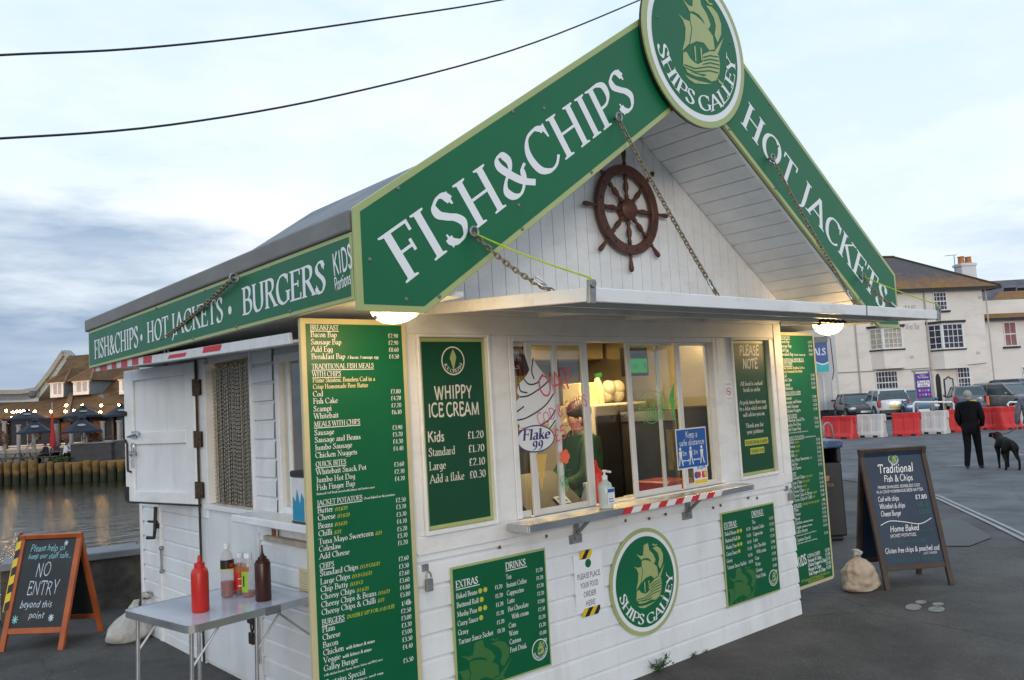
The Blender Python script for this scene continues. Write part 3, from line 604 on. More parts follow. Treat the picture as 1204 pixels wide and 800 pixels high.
# ================================================================ THE KIOSK
KW, KL, ROOFT = 3.53, 3.92, 3.77
SL = .681; TH = math.atan(SL); CT, ST = math.cos(TH), math.sin(TH); XM = KW/2
kiosk = thing('food_kiosk', 'white timber fish and chip kiosk with open serving hatch and green gabled front', 'kiosk', (XM, KL/2, 0))
FF = Fr((0, 0, 0), (1, 0, 0), (0, 0, 1))        # front wall, n towards the street
SF = Fr((0, 0, 0), (0, -1, 0), (0, 0, 1))       # left wall: a = -Y, n = -X
def siding(mb, fr, x0, x1, z0, z1, pitch=.118, phase=0., n0=.0):
    z = z0-phase
    while z < z1-.001:
        a, t, c_, e = max(z, z0), min(z+pitch*.80, z1), min(z+pitch*.93, z1), min(z+pitch, z1)
        if t > a: mb.add([fr.p(x0, a, n0+.019), fr.p(x1, a, n0+.019), fr.p(x1, t, n0+.015), fr.p(x0, t, n0+.015)], [(0, 1, 2, 3)])
        if c_ > t: mb.add([fr.p(x0, t, n0+.015), fr.p(x1, t, n0+.015), fr.p(x1, c_, n0+.003), fr.p(x0, c_, n0+.003)], [(0, 1, 2, 3)])
        if e > c_: mb.add([fr.p(x0, c_, n0+.002), fr.p(x1, c_, n0+.002), fr.p(x1, e, n0+.0), fr.p(x0, e, n0+.0)], [(0, 1, 2, 3)])
        if e < z1: mb.add([fr.p(x0, e, n0+.0), fr.p(x1, e, n0+.0), fr.p(x1, e, n0+.019), fr.p(x0, e, n0+.019)], [(0, 1, 2, 3)])
        z += pitch
# structural shell (thick walls with real openings)
b = MB()
b.box(.0, KW, .001, .06, 0, 1.0)                      # front below the counter
b.box(.0, .77, .001, .06, 1.0, 2.2); b.box(2.70, KW, .001, .06, 1.0, 2.2); b.box(.77, 2.70, .001, .06, 2.09, 2.2)
b.box(KW-.06, KW, .06, KL, 0, 2.3)
b.box(0, KW, KL-.06, KL, 0, 2.3)
b.box(.001, .06, .06, .40, 0, 2.2); b.box(.001, .06, .40, 1.22, 0, 1.14); b.box(.001, .06, .4, 1.22, 2.06, 2.2)
b.box(.001, .06, 1.22, 1.62, 0, 2.2); b.box(.001, .06, 1.62, 2.40, 0, 1.12); b.box(.001, .06, 1.62, 2.40, 2.11, 2.2); b.box(.001, .06, 2.40, KL-.06, 0, 2.2)
b.build('wall', TRIM, kiosk)
m = MB(); siding(m, FF, .0, KW, .0, .985); m.build('front_siding', WHITE, kiosk)
m = MB(); 
for a_ in ((-1.56, .0, .0, .985, 0), (-3.42, -2.56, .0, 1.02, .03), (-KL, -3.48, .0, 2.14, .03), (-1.60, -1.30, .985, 2.15, 0), (-3.42, -2.70, 1.02, 2.15, 0)):
    m = MB(); siding(m, SF, *a_[:4], phase=a_[4]); m.build('side_siding', WHITE, kiosk)
# smooth lower door panel, battens and corner posts
b = MB(); b.box(-2.53, -1.58, .03, 1.09, .001, .02, SF); b.build('side_door_panel', WHITE, kiosk, bevel=.004)
def each(name, m_, par, fr, bevel, boxes):
    for q in boxes: b = MB(); b.box(*q, fr); b.build(name, m_, par, bevel=bevel)
each('batten', TRIM, kiosk, SF, .004, [(-3.48, -3.42, 0, 1.06, 0, .03), (-2.68, -2.40, 1.02, 2.15, 0, .028), (-1.625, -1.60, 1.09, 2.13, .0, .03), (-2.56, -2.53, 0, 1.02, 0, .022)])
each('corner_post', TRIM, kiosk, SF, .004, [(-.06, 0, .0, 2.2, .0, .03), (-KL, -KL+.05, 0, 2.15, .015, .03)])
each('corner_post', TRIM, kiosk, FF, .004, [(0, .10, .985, 2.2, 0, .03), (3.43, KW+.003, .985, 2.2, 0, .03)])
# upper front framing
b = MB()
b.box(.10, 3.43, .975, 1.065, .0, .026, FF)           # lower rail
b.box(.10, 3.43, 2.085, 2.19, .0, .026, FF)
for x0, x1 in ((.10, .15), (.625, .765), (2.70, 2.865), (3.36, 3.43)): b.box(x0, x1, 1.065, 2.085, 0, .022, FF)
b.build('front_frame', TRIM, kiosk, bevel=.004)
for x0, x1 in ((.15, .625), (2.865, 3.36)):
    b = MB(); b.box(x0, x0+.018, 1.065, 2.085, 0, .04, FF); b.box(x1-.018, x1, 1.065, 2.085, 0, .04, FF); b.box(x0+.018, x1-.018, 1.065, 1.088, 0, .04, FF); b.box(x0+.018, x1-.018, 2.068, 2.085, 0, .04, FF)
    b.build('panel_moulding', TRIM, kiosk, bevel=.004)
# gable wall: vertical tongue and groove boards
b = MB(); x = .0; 
def gtop(x): return 3.60-SL*abs(x-XM)
while x < KW-.01:
    x1 = min(x+.098, KW); 
    pts = [(x+.002, 2.19), (x1-.002, 2.19), (x1-.002, gtop(x1))]
    if x < XM < x1: pts.append((XM, gtop(XM)))
    pts.append((x+.002, gtop(x))); b.prism(pts, .0, .016, FF); x = x1
b.build('gable_boarding', TRIM, kiosk, bevel=.003)
b = MB(); b.prism([(0, 2.2), (KW, 2.2), (KW, gtop(KW)), (XM, 3.6), (0, gtop(0))], -.05, .0, FF); b.prism([(0, 2.2), (KW, 2.2), (KW, gtop(KW)), (XM, 3.6), (0, gtop(0))], -KL, -KL+.05, FF)
b.build('gable_wall', TRIM, kiosk)
b = MB(); b.box(.0, KW, 2.19, 2.26, .016, .03, FF); b.build('gable_rail', TRIM, kiosk, bevel=.003)
# soffit boards on both slopes, running out from the wall
for sgn in (-1, 1):
    b = MB(); fr = Fr((XM, 0, 3.615), (sgn*CT, 0, -ST), (0, -1, 0))
    q = 0.0; Lm = (KW/2+(.06 if sgn < 0 else .25))/CT
    while q < Lm:
        b.box(q+.002, min(q+.115, Lm)-.002, .0, .64, -.008 if sgn > 0 else -.008, .008, fr); q += .115
    b.build('soffit', TRIM, kiosk, bevel=.003)
# roof slabs
for sgn in (-1, 1):
    b = MB(); Lr = (KW/2+.50)/CT; Lm = (KW/2+.02)/CT
    fr = Fr((XM, -.64, 3.70), (sgn*CT, 0, -ST), (0, 1, 0)); zz = (0, .06) if fr.n.z > 0 else (-.06, 0)
    b.box(0, Lm, 0, 4.03+.64, zz[0], zz[1], fr); b.box(Lm, Lr, 0, 3.2+.64, zz[0], zz[1], fr)
    b.build('roof', ROOFM, kiosk)
b = MB()
for sgn in (-1, 1): b.bar((XM, 4.045, 3.70), (XM+sgn*1.78, 4.045, 3.70-SL*1.78), .03, .10)
b.build('rear_barge_board', GREYCAP, kiosk)
# side parapet: box soffit, fascia backing, grey cap
for X0, s in ((-.55, 1),):
    b = MB(); b.box(min(X0, X0+.03*s), max(X0, X0+.03*s), -.655, 3.26, 2.15, 2.43)
    xa, xb = sorted((X0+.03*s, .0 if s > 0 else KW)); b.box(xa, xb, -.64, 3.26, 2.185, 2.21)
    b.box(xa, xb, 3.24, 3.27, 2.15, 2.45)
    b.build('eave_box', TRIM, kiosk, bevel=.003)
    b = MB(); xa, xb = sorted((X0-.028*s, X0+.14*s)); b.box(xa, xb, -.655, 3.30, 2.425, 2.515); b.build('parapet_cap', GREYCAP, kiosk, bevel=.01, seg=2)
b = MB(); b.tube([(.1, 2.6, 2.3), (.1, 2.6, 2.62)], .022, 10); b.lathe([(.03, 0), (.035, .02), (.02, .05)], (.1, 2.6, 2.62), 12); b.build('vent_pipe', TRIM, kiosk, smooth=True)
# gable fascia structure behind the signs
b = MB()
for sgn in (-1, 1):
    fr = Fr((XM, -.66, 3.47), (sgn*CT, 0, -ST), (sgn*ST, 0, CT)); n0, n1 = (0, .02) if fr.n.y > 0 else (-.02, 0)
    b.prism([(0.0+.02, .0), (2.4, .0), (2.4, .12), (0.1, .12)], n0, n1, fr)
b.build('barge_board', TRIM, kiosk)
# ---- serving window
b = MB()
b.box(.77, .81, 1.065, 2.085, -.06, .02, FF); b.box(2.66, 2.70, 1.065, 2.085, -.06, .02, FF); b.box(.81, 2.66, 2.05, 2.085, -.06, .02, FF)
b.box(.77, 2.70, 1.03, 1.065, -.06, .045, FF)
fw = b.build('serving_window', TRIM, kiosk, bevel=.004)
ORG[fw.name] = Vector((XM, KL/2, 0))
SASH = mat('sash_aluminium', (.66, .66, .65), .35, .1, var=.05)
b = MB()
for xc, w, n in ((.934, .045, .004), (1.158, .04, -.018), (1.385, .055, .004), (1.808, .04, -.018), (2.118, .026, -.036), (2.285, .045, .004), (2.635, .035, -.018)):
    b.box(xc-w/2, xc+w/2, 1.066, 2.05, n-.018, n, FF)
for x0, x1, n in ((.957, 1.357, -.004), (1.83, 2.262, -.022), (2.31, 2.617, -.004), (.81, .911, -.022)):
    b.box(x0, x1, 1.066, 1.10, n-.014, n, FF); b.box(x0, x1, 2.03, 2.05, n-.014, n, FF)
b.build('sash', SASH, fw, bevel=.002)
for x0, x1, n in ((.81, .911, -.03), (.957, 1.138, -.011), (1.178, 1.357, -.011), (1.83, 2.262, -.03), (2.31, 2.617, -.011)):
    b = MB(); b.box(x0, x1, 1.10, 2.03, n-.002, n, FF); b.build('pane', GLASS, fw)
# counter
b = MB(); b.box(.68, 2.74, 1.048, 1.060, .046, .20, FF); b.box(.68, 2.74, 1.022, 1.060, .20, .212, FF)
b.box(.668, .68, 1.022, 1.060, .046, .212, FF); b.box(2.74, 2.752, 1.022, 1.060, .046, .212, FF)
ct = b.build('serving_counter', STEEL, kiosk, bevel=.002)
for x in (1.20, 2.24):
    b = MB(); b.box(x-.05, x+.05, .875, .925, .014, .024, FF); b.box(x-.016, x+.016, .90, 1.03, .024, .04, FF); b.tube([FF.p(x, .93, .035), FF.p(x, 1.04, .17)], .01, 6)
    for q in (-.036, .036): b.ball(FF.p(x+q, .9, .024), .008, 6)
    b.build('bracket', GALV, ct)
m1 = MB(); m2 = MB(); x = 1.40; i = 0       # hazard tape along the counter edge
tf = Fr((0, -.2135, 0), (1, 0, 0), (0, 0, 1))
while x < 2.34:
    w = .075 if i % 2 == 0 else .085
    m1 = MB(); m1.flat([(x, 1.024), (x+w, 1.024), (x+w+.03, 1.058), (x+.03, 1.058)], 0, tf); m1.build('red_stripe' if i % 2 == 0 else 'white_stripe', REDT if i % 2 == 0 else WTAPE, ct); x += w; i += 1
rs = random.Random(5)
for x in (.62, .95, 1.62, 1.9, 1.99, 2.5, 2.62, 2.95, 3.1): b = MB(); b.lathe([(.011, 0), (.009, .005), (.003, .007)], FF.p(x+rs.uniform(-.04, .04), .93+rs.uniform(-.02, .02), .017), 10, FF.n); b.build('rusty_screw', RUST, kiosk)
# ---- raised flap over the front (awning)
def fz(y): return 2.187+.07*y      # underside height
fl_fr = Fr((0, 0, 2.187), (1, 0, 0), Vector((0, -1, -.07)))
aw = thing('serving_flap', 'white hinged flap held up by chains as an awning over the serving window', 'awning', (1.9, 0, 2.187))
X0, X1, FD = .215, 3.58, 1.20
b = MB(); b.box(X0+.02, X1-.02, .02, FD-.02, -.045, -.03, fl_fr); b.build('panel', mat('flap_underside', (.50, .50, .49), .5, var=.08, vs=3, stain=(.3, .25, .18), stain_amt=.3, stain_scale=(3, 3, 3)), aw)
b = MB(); b.box(X0, X1, FD-.02, FD, -.055, .004, fl_fr); b.box(X0, X0+.02, .02, FD-.02, -.055, .004, fl_fr); b.box(X1-.02, X1, .02, FD-.02, -.055, .004, fl_fr)
b.build('rim', METALW, aw, bevel=.003)
b = MB(); 
for yy in (.42, .80): b.box(X0+.02, X1-.02, yy, yy+.045, -.03, -.002, fl_fr)
for xx in (1.0, 1.75, 2.55): b.box(xx, xx+.04, .03, .42, -.03, -.004, fl_fr)
b.build('stiffener', METALW, aw, bevel=.002)
for xx in (X0+.012, X1-.02):
    b = MB(); b.box(xx-.02, xx+.02, FD-.01, FD+.008, -.085, .012, fl_fr); b.lathe([(.018, 0), (.018, .006)], fl_fr.p(xx, FD+.008, -.07), 12, fl_fr.b); b.build('end_clip', GALV, aw, bevel=.002)
b = MB(); b.box(2.56, 2.566, FD, FD+.003, -.056, .004, fl_fr); b.build('joint', BLACK, aw)
b = MB(); hk = [fl_fr.p(2.74+i*.02, .80, .012+.006*math.sin(i*2)) for i in range(18)]; b.tube(hk, .008, 6); b.tube([fl_fr.p(2.75, .8, .01), fl_fr.p(2.74, .8, .04), fl_fr.p(2.72, .8, .035)], .008, 6); b.build('hook', DARKIRON, aw)
# ---- raised flap over the left side hatch
sf_fr = Fr((0, 3.25, 2.182), (0, -1, -.028), Vector((-1, 0, -.10)))
sa = thing('side_flap', 'white raised flap edged with red and white tape along the harbour side', 'awning', (-.35, 1.4, 2.13))
SD = .535
b = MB(); b.box(0, 3.26, .03, SD-.02, -.012, .0, sf_fr); b.build('panel', METALW, sa)
b = MB(); b.box(0, 3.26, SD-.02, SD, -.046, .006, sf_fr); b.box(0, .02, .03, SD-.02, -.046, -.012, sf_fr); b.build('rim', METALW, sa, bevel=.003)
ef = Fr(sf_fr.p(0, SD+.0015, 0), sf_fr.a, -sf_fr.n)
for u0, u1, zb_, zt_ in ((110, 112, -.004, .044), (117, 126, -.004, .044), (131, 137, -.004, .044), (142, 150, -.004, .044), (155, 163, .0, .044), (168, 179, .0, .044), (197, 220, .008, .03), (238, 262, .012, .044)):
    a0 = max(.004, 3.25-on(u0, 428, 0, -SD).y); a1 = 3.25-on(u1, 424, 0, -SD).y; k = (a1-a0)*.12
    m1 = MB(); m1.flat([(a0, zb_), (a1-k, zb_), (a1, zt_), (a0+k, zt_)], 0, ef); m1.build('red_stripe', REDT, sa)
b = MB(); b.tube([sf_fr.p(1.6+.035*math.cos(a), SD-.01, -.045-.04*math.sin(a)) for a in [PI*i/8 for i in range(9)]], .006, 6); b.bar(sf_fr.p(.7, SD-.04, -.06), sf_fr.p(.95, SD-.02, -.06), .02, .03); b.build('lifting_ring', GALV, sa)
# ---- folded-back hatch door on the left side
hd = thing('hatch_door', 'white framed shutter door with bolt and rusty hinges folded back on the harbour side', 'shutter', (-.03, 2.62, 1.1))
dv = Vector((-.20, .98, 0)).normalized()
hf = Fr((-.035, 2.51, 0), -dv, (0, 0, 1))      # a runs from the free edge towards the hinge (front)
HWD = 1.0
b = MB(); b.box(-HWD, -.01, 1.115, 2.135, -.02, .0, hf); b.build('panel', WHITE, hd, bevel=.003)
b = MB(); 
b.box(-HWD, -HWD+.13, 1.115, 2.135, 0, .022, hf); b.box(-.13, -.01, 1.115, 2.135, 0, .022, hf)
b.box(-HWD+.13, -.13, 1.115, 1.20, 0, .022, hf); b.box(-HWD+.13, -.13, 2.05, 2.135, 0, .022, hf); b.box(-HWD+.13, -.13, 1.555, 1.65, 0, .022, hf)
b.box(-.01, .0, 1.115, 2.135, -.02, .022, hf)
b.build('frame', TRIM, hd, bevel=.006)
b = MB(); b.bar(hf.p(-HWD, 1.11, .0), hf.p(-.0, 1.11, .0), .045, .012); b.build('bottom_seal', BLACK, hd)
for z in (1.22, 1.58, 1.95):
    b = MB(); b.box(-.0, .075, z-.055, z+.055, .024, .030, hf); b.tube([hf.p(.0, z-.06, .03), hf.p(.0, z+.06, .03)], .010, 8); b.box(.0, .07, z-.055, z+.055, .028, .034, Fr((0, 2.51, 0), (0, -1, 0), (0, 0, 1)))
    for dz in (-.035, 0, .035): b.ball(hf.p(.05, z+dz, .031), .007, 6)
    b.build('hinge', mat('old_hinge', (.10, .065, .045), .6, .5, var=.4, vs=30, bump=.3), hd)
b = MB(); b.tube([(-.045, 2.50, .02), (-.045, 2.50, 2.15)], .009, 8); b.build('hinge_pin', DARKIRON, hd)
b = MB(); b.tube([hf.p(-HWD+.07, 1.62, .035), hf.p(-HWD+.24, 1.645, .035), hf.p(-HWD+.25, 1.62, .06)], .011, 8); b.box(-HWD+.12, -HWD+.2, 1.60, 1.66, .022, .03, hf); b.lathe([(.022, 0), (.026, .02), (.018, .035)], hf.p(-HWD+.15, 1.49, .03), 10, hf.n); b.tube([hf.p(-HWD+.15, 1.47, .05), hf.p(-HWD+.15, 1.38, .045)], .007, 6)
b.tube([hf.p(-HWD+.15+.02*math.cos(a), 1.54+.03*math.sin(a), .04) for a in [2*PI*i/12 for i in range(12)]], .005, 6, True)
b.build('bolt_and_padlock', STEEL, hd, smooth=True)
b = MB(); b.tube([hf.p(-HWD+.05, 1.36, .03), hf.p(-HWD+.05, 1.56, .03), hf.p(-HWD+.05, 1.6, .045)], .008, 8); b.tube([hf.p(-HWD+.05, 1.355, .03), hf.p(-HWD+.1, 1.345, .03)], .008, 8); b.box(-HWD+.005, -HWD+.05, 1.12, 1.23, .022, .034, hf); b.lathe([(.02, 0), (.02, .03)], hf.p(-HWD+.03, 1.80, .02), 10, hf.n)
b.build('handle', DARKIRON, hd)
# ---- chain curtain in the hatch opening
b = MB()
b.box(-2.40, -1.62, 1.09, 1.125, .0, .05, SF); b.box(-2.415, -2.375, 1.125, 2.11, -.04, .03, SF)
b.build('hatch_sill', TRIM, kiosk, bevel=.004)
cc = MB(); rs = random.Random(2)
for i in range(46):
    y = 1.63+i*.0165; x = .03+rs.uniform(-.004, .004); z = 2.10
    sw_ = rs.uniform(-.006, .006); pts = []; z -= rs.uniform(0, .04)
    k = 0
    while z > 1.135:
        yy = y+sw_*math.sin(z*3)+(.0035 if k % 2 else -.0035)
        cc.add([(x-.003, yy-.0045, z), (x-.003, yy+.0045, z), (x+.004*(1 if k % 2 else -1), yy+.003, z-.019), (x-.002, yy-.003, z-.019)], [(0, 1, 2, 3)])
        z -= .0135; k += 1
ch = cc.build('chain_curtain', mat('curtain_chain', (.40, .38, .33), .45, .7, var=.3, vs=40), None)
tag(ch, 'silvery chain link fly curtain hanging in the side hatch opening', 'curtain')
# ---- side window and side counter
b = MB(); b.box(-1.25, -1.20, 1.10, 2.08, -.03, .03, SF); b.box(-.42, -.37, 1.10, 2.08, -.03, .03, SF); b.box(-1.20, -.42, 2.03, 2.08, -.03, .03, SF); b.box(-1.20, -.42, 1.13, 1.17, -.03, .03, SF); b.box(-1.13, -1.10, 1.17, 2.03, -.01, .01, SF); b.box(-.8, -.77, 1.17, 2.03, -.01, .01, SF)
w2 = b.build('side_window', TRIM, kiosk, bevel=.004); ORG[w2.name] = Vector((XM, KL/2, 0))
b = MB(); b.box(-1.2, -.42, 1.17, 2.03, -.004, -.002, SF); b.build('pane', GLASS, w2)
b = MB(); b.box(-1.50, -.10, 1.085, 1.13, .012, .22, SF); sc_ = b.build('side_counter', TRIM, kiosk, bevel=.006); ORG[sc_.name] = Vector((XM, KL/2, 0))
for y in (-1.34, -.75):
    b = MB(); b.box(y-.02, y+.02, .98, 1.085, .014, .03, SF); b.box(y-.018, y+.018, 1.07, 1.085, .03, .16, SF); b.build('bracket', RUST, sc_)
b = MB(); b.box(-1.44, -.1, .955, .985, .0, .05, SF); b.build('side_rail', mat('worn_wood', (.42, .36, .29), .7, var=.2, vs=14), kiosk, bevel=.003)
b = MB(); b.box(-1.02, -.80, .62, .83, .012, .028, SF)
for i in range(14): b.box(-1.0, -.82, .64+i*.0135, .647+i*.0135, .028, .034, SF)
b.build('vent_grille', mat('cream_plastic', (.62, .56, .36), .5, var=.05), kiosk, bevel=.002)
b = MB(); b.tube([SF.p(-3.44, 1.05, .05), SF.p(-3.44, .86, .06), SF.p(-3.40, .815, .08), SF.p(-3.5, .81, .10)], .014, 8); b.box(-3.46, -3.42, .88, .92, .03, .05, SF)
b.tube([SF.p(-3.45, .93, .04), SF.p(-3.56, .93, .07)], .010, 8)
b.build('handle', DARKIRON, kiosk, smooth=True)
b = MB(); b.tube([SF.p(-3.38, .73, .035), SF.p(-3.38, .56, .035)], .008, 6); b.ball(SF.p(-3.38, .73, .035), .018, 8); b.ball(SF.p(-3.38, .55, .035), .018, 8); b.build('door_latch', GALV, kiosk)
b = MB(); b.box(-1.78, -1.62, .40, .48, .02, .028, SF); b.tube([SF.p(-1.66+.02*math.cos(a), .40+.03*math.sin(a), .045) for a in [2*PI*i/12 for i in range(12)]], .007, 6, True); b.box(-1.70, -1.64, .29, .36, .03, .055, SF)
b.tube([SF.p(-1.60, .56, .04), SF.p(-1.60, .18, .04)], .011, 6)
b.build('hasp_and_padlock', DARKIRON, kiosk, bevel=.002)
b = MB(); b.box(.125, .165, .895, .93, .014, .022, FF); b.box(.128, .168, .80, .86, .03, .05, FF); b.tube([FF.p(.148+.015*math.cos(a), .865+.03*math.sin(a), .04) for a in [PI*i/8 for i in range(9)]], .005, 6)
b.box(3.44, 3.475, .93, .965, .014, .024, FF); b.box(3.455, 3.50, .855, .91, .03, .05, FF); b.tube([FF.p(3.478+.016*math.cos(a), .91+.03*math.sin(a), .04) for a in [PI*i/8 for i in range(9)]], .005, 6)
b.build('hasp_and_padlock', GALV, kiosk, bevel=.003)
# ---- floor and interior
b = MB(); b.box(.06, KW-.06, .06, KL-.06, .0, .06); b.build('floor', mat('kiosk_floor', (.12, .11, .10), .6), kiosk)
b = MB(); b.box(.06, KW-.06, .06, KL-.06, 2.27, 2.29); b.build('ceiling', mat('kiosk_ceiling', (.45, .42, .35), .5), kiosk)
SPL = mat('steel_splashback', (.36, .32, .24), .36, .8, var=.12, vs=2, bump=.15, bs=1, wave=(3, 3, 90))
b = MB(); b.box(1.0, KW-.06, 2.35, 2.37, .06, 2.27); b.box(KW-.075, KW-.06, .5, 2.35, 1.15, 2.27); b.build('partition', SPL, kiosk)
b = MB(); b.box(1.3, KW-.09, 1.75, 2.34, 2.06, 2.26); b.build('extractor_hood', SPL, kiosk, bevel=.01)
lampi = thing('ceiling_light', 'warm strip light glowing on the kiosk ceiling inside the serving window', 'light', (2.0, .9, 2.24))
b = MB(); b.box(1.3, 3.1, .95, 1.07, 2.235, 2.268); b.build('housing', TRIM, lampi)
b = MB(); b.box(1.34, 3.06, .97, 1.05, 2.215, 2.235); b.build('diffuser', mat('strip_glow', (.9, .8, .5), .5, emit=(1, .74, .36), es=9), lampi)
ld = bpy.data.lights.new('strip', 'AREA'); ld.shape = 'RECTANGLE'; ld.size = 1.7; ld.size_y = .1; ld.energy = 36; ld.color = (1, .70, .30)
lo = bpy.data.objects.new('strip_lamp', ld); COL.objects.link(lo); lo.parent = lampi; lo.location = (.2, .11, -.03)
# ---- bulkhead lamps under the gable signs
BULB = mat('lamp_glow', (.95, .85, .6), .4, emit=(1, .66, .30), es=5)
def bulkhead(x, y, z, label, tilt=0, k=1.):
    t = thing('bulkhead_lamp', label, 'lamp', (x, y, z), 'bulkhead lamps under the gable signs')
    b = MB(); b.lathe([(.02, -.03), (.06, -.025), (.075, -.01), (.08, .0)], (0, 0, 0), 28, (0, 0, -1)); s = b.build('base', TRIM, t, smooth=True, local=True)
    b = MB(); b.lathe([(.134, .002), (.140, .02), (.134, .045), (.115, .072), (.085, .094), (.04, .108), (0, .112)], (0, 0, 0), 28, (0, 0, -1)); d = b.build('diffuser', BULB, t, smooth='full', local=True)
    t.scale = (1.1*k, .8*k, k); t.rotation_euler = (0, tilt, 0)
    l_ = bpy.data.lights.new('lamp', 'POINT'); l_.energy = 10*k*k; l_.shadow_soft_size = .08; l_.color = (1, .66, .28)
    o = bpy.data.objects.new('bulb', l_); COL.objects.link(o); o.parent = t; o.location = (0, 0, -.17)
bulkhead(-.285, -.53, 2.165, 'lit oval lamp at the left gable corner above the large menu board', -.2, .82)
bulkhead(3.78, -.29, 2.19, 'lit oval lamp at the right gable corner above the far menu board', 0, .92)
# ================================================================ SIGNS ON THE KIOSK
def plate(parent, poly, fr, thick, border, mface, mrim, name='panel', rname='border'):
    """sign plate: rim-coloured slab with the face colour inset by the border"""
    b = MB(); b.prism(poly, 0, thick, fr); b.build(rname, mrim, parent, bevel=.002)
    n = len(poly); ar = sum(poly[i][0]*poly[(i+1) % n][1]-poly[(i+1) % n][0]*poly[i][1] for i in range(n))
    if ar < 0: poly = poly[::-1]
    ins = []
    for i in range(n):
        p0, p1, p2 = Vector(poly[i-1]), Vector(poly[i]), Vector(poly[(i+1) % n])
        d1 = (p1-p0).normalized(); d2 = (p2-p1).normalized(); n1 = Vector((-d1.y, d1.x)); n2 = Vector((-d2.y, d2.x))
        k = border/(1+n1.dot(n2)); q = p1+(n1+n2)*k; ins.append((q.x, q.y))
    f = MB(); f.flat(ins, thick+.0012, fr); f.build(name, mface, parent)
def screws(parent, fr, pts, r=.009):
    for x, y in pts: b = MB(); b.lathe([(r, 0), (r*.9, .004), (r*.4, .006)], fr.p(x, y, .0), 8, fr.n); b.build('screw', GREYCAP, parent)
YS = -.672
# left rake board; frame starts at the lower inner corner
sl = thing('gable_sign', 'long green sign reading FISH & CHIPS on the left slope of the gable', 'sign', (-.24, YS, 2.104), 'green signs along the gable')
fL = Fr((-.245, YS, 2.100), (CT, 0, ST), (-ST, 0, CT))
def toL(x, z): d = Vector((x, YS, z))-fL.o; return (d.dot(fL.a), d.dot(fL.b))
apx = (XM, 3.47)
pl = [toL(-.245, 2.10), toL(XM, 2.10+(XM+.245)*SL), toL(XM, 2.515+(XM+.57)*SL), toL(-.57, 2.515), toL(-.57, 2.10)]
plate(sl, pl, fL, .02, .028, GREEN, OLIVE)
m = MB(); text(m, 'FISH&CHIPS', fL, -.015, .152, .218, w=1.90, z=.0225, res=8, bold=.97, track=.03); m.build('lettering', LETTER, sl)
screws(sl, fL.sub(0, 0, .021), [(.1, .02), (.7, .02), (1.3, .02), (.2, .49), (1.0, .49), (-.05, .1), (-.30, .3), (-.1, .32), (1.2, .42), (.75, .12), (-.22, .12)])
sr = thing('gable_sign', 'long green sign reading HOT JACKETS on the right slope of the gable', 'sign', (3.77, YS, 2.104), 'green signs along the gable')
fR = Fr((XM, YS, 2.10+(XM+.245)*SL), (CT, 0, -ST), (ST, 0, CT))
def toR(x, z): d = Vector((x, YS, z))-fR.o; return (d.dot(fR.a), d.dot(fR.b))
XR = KW+.57
pr = [toR(XM+.002, 2.10+(XM+.245)*SL), toR(KW+.245, 2.10), toR(XR, 2.10), toR(XR, 2.515), toR(XM+.002, 2.515+(XM+.57)*SL)]
plate(sr, pr, fR, .02, .028, GREEN, OLIVE)
m = MB(); text(m, 'HOT JACKETS', fR, .41, .142, .188, w=2.03, z=.0225, res=8, bold=1.0, track=.03); m.build('lettering', LETTER, sr)
screws(sr, fR.sub(0, 0, .021), [(.35, .02), (.9, .02), (1.5, .02), (2.1, .02), (.6, .49), (1.4, .49), (2.2, .49), (.8, .3), (1.7, .3)])
ov = thing('round_sign', 'large round ships galley sign at the peak of the gable', 'sign', (1.745, YS-.03, 3.665))
fo = Fr((1.735, YS-.03, 3.712), (1, 0, 0), (0, 0, 1))
b = MB(); b.lathe([(.46, 0), (.475, .004), (.475, .02)], fo.p(0, 0, -.0), 72, fo.n); b.build('backing', BLACK, ov)
roundel(ov, fo.sub(0, 0, .02), .478, thick=.012)
screws(ov, fo.sub(0, 0, .0335), [(.36*math.cos(a), .36*math.sin(a)) for a in (.3, 2.9, 3.9, 5.4, -.55)], .007)
wo = thing('round_sign', 'round ships galley sign low on the siding under the serving counter', 'sign', (1.777, -.02, .555))
roundel(wo, Fr((1.777, -.0205, .556), (1, 0, 0), (0, 0, 1)), .325, thick=.006)
# side fascia sign
ss = thing('fascia_sign', 'long green sign reading FISH & CHIPS HOT JACKETS BURGERS under the eave on the harbour side', 'sign', (-.57, 1.3, 2.15))
fS = Fr((-.553, 0, 0), (0, -1, 0), (0, 0, 1))
plate(ss, [(-3.245, 2.148), (.655, 2.148), (.655, 2.424), (-3.245, 2.424)], fS, .012, .018, GREEN, OLIVE)
m = MB()
text(m, 'FISH&CHIPS', fS, -3.085, 2.204, .137, w=1.03, z=.0145, res=5, bold=1.0); text(m, '•', fS, -2.02, 2.21, .12, z=.0145, xs=1.0)
text(m, 'HOT JACKETS', fS, -1.885, 2.212, .128, w=1.225, z=.0145, res=5, bold=1.0); text(m, '•', fS, -.60, 2.21, .12, z=.0145, xs=1.0)
text(m, 'BURGERS', fS, -.42, 2.212, .136, w=.86, z=.0145, res=5, bold=1.0)
k_ = fS.sub(.505, 2.265, 0, .10); text(m, 'KIDS', k_, 0, 0, .095, False, z=.0145, bold=1.4, res=3, xs=.62); text(m, 'Portions', k_, 0.0, -.062, .055, False, z=.0145, bold=1.4, res=3, xs=.62)
m.build('lettering', LETTER, ss)
screws(ss, fS.sub(0, 0, .013), [(-3.1, 2.40), (-2.4, 2.41), (-1.7, 2.41), (-.9, 2.405), (-.1, 2.40), (-1.1, 2.165), (-.5, 2.165), (.1, 2.17)], .008)
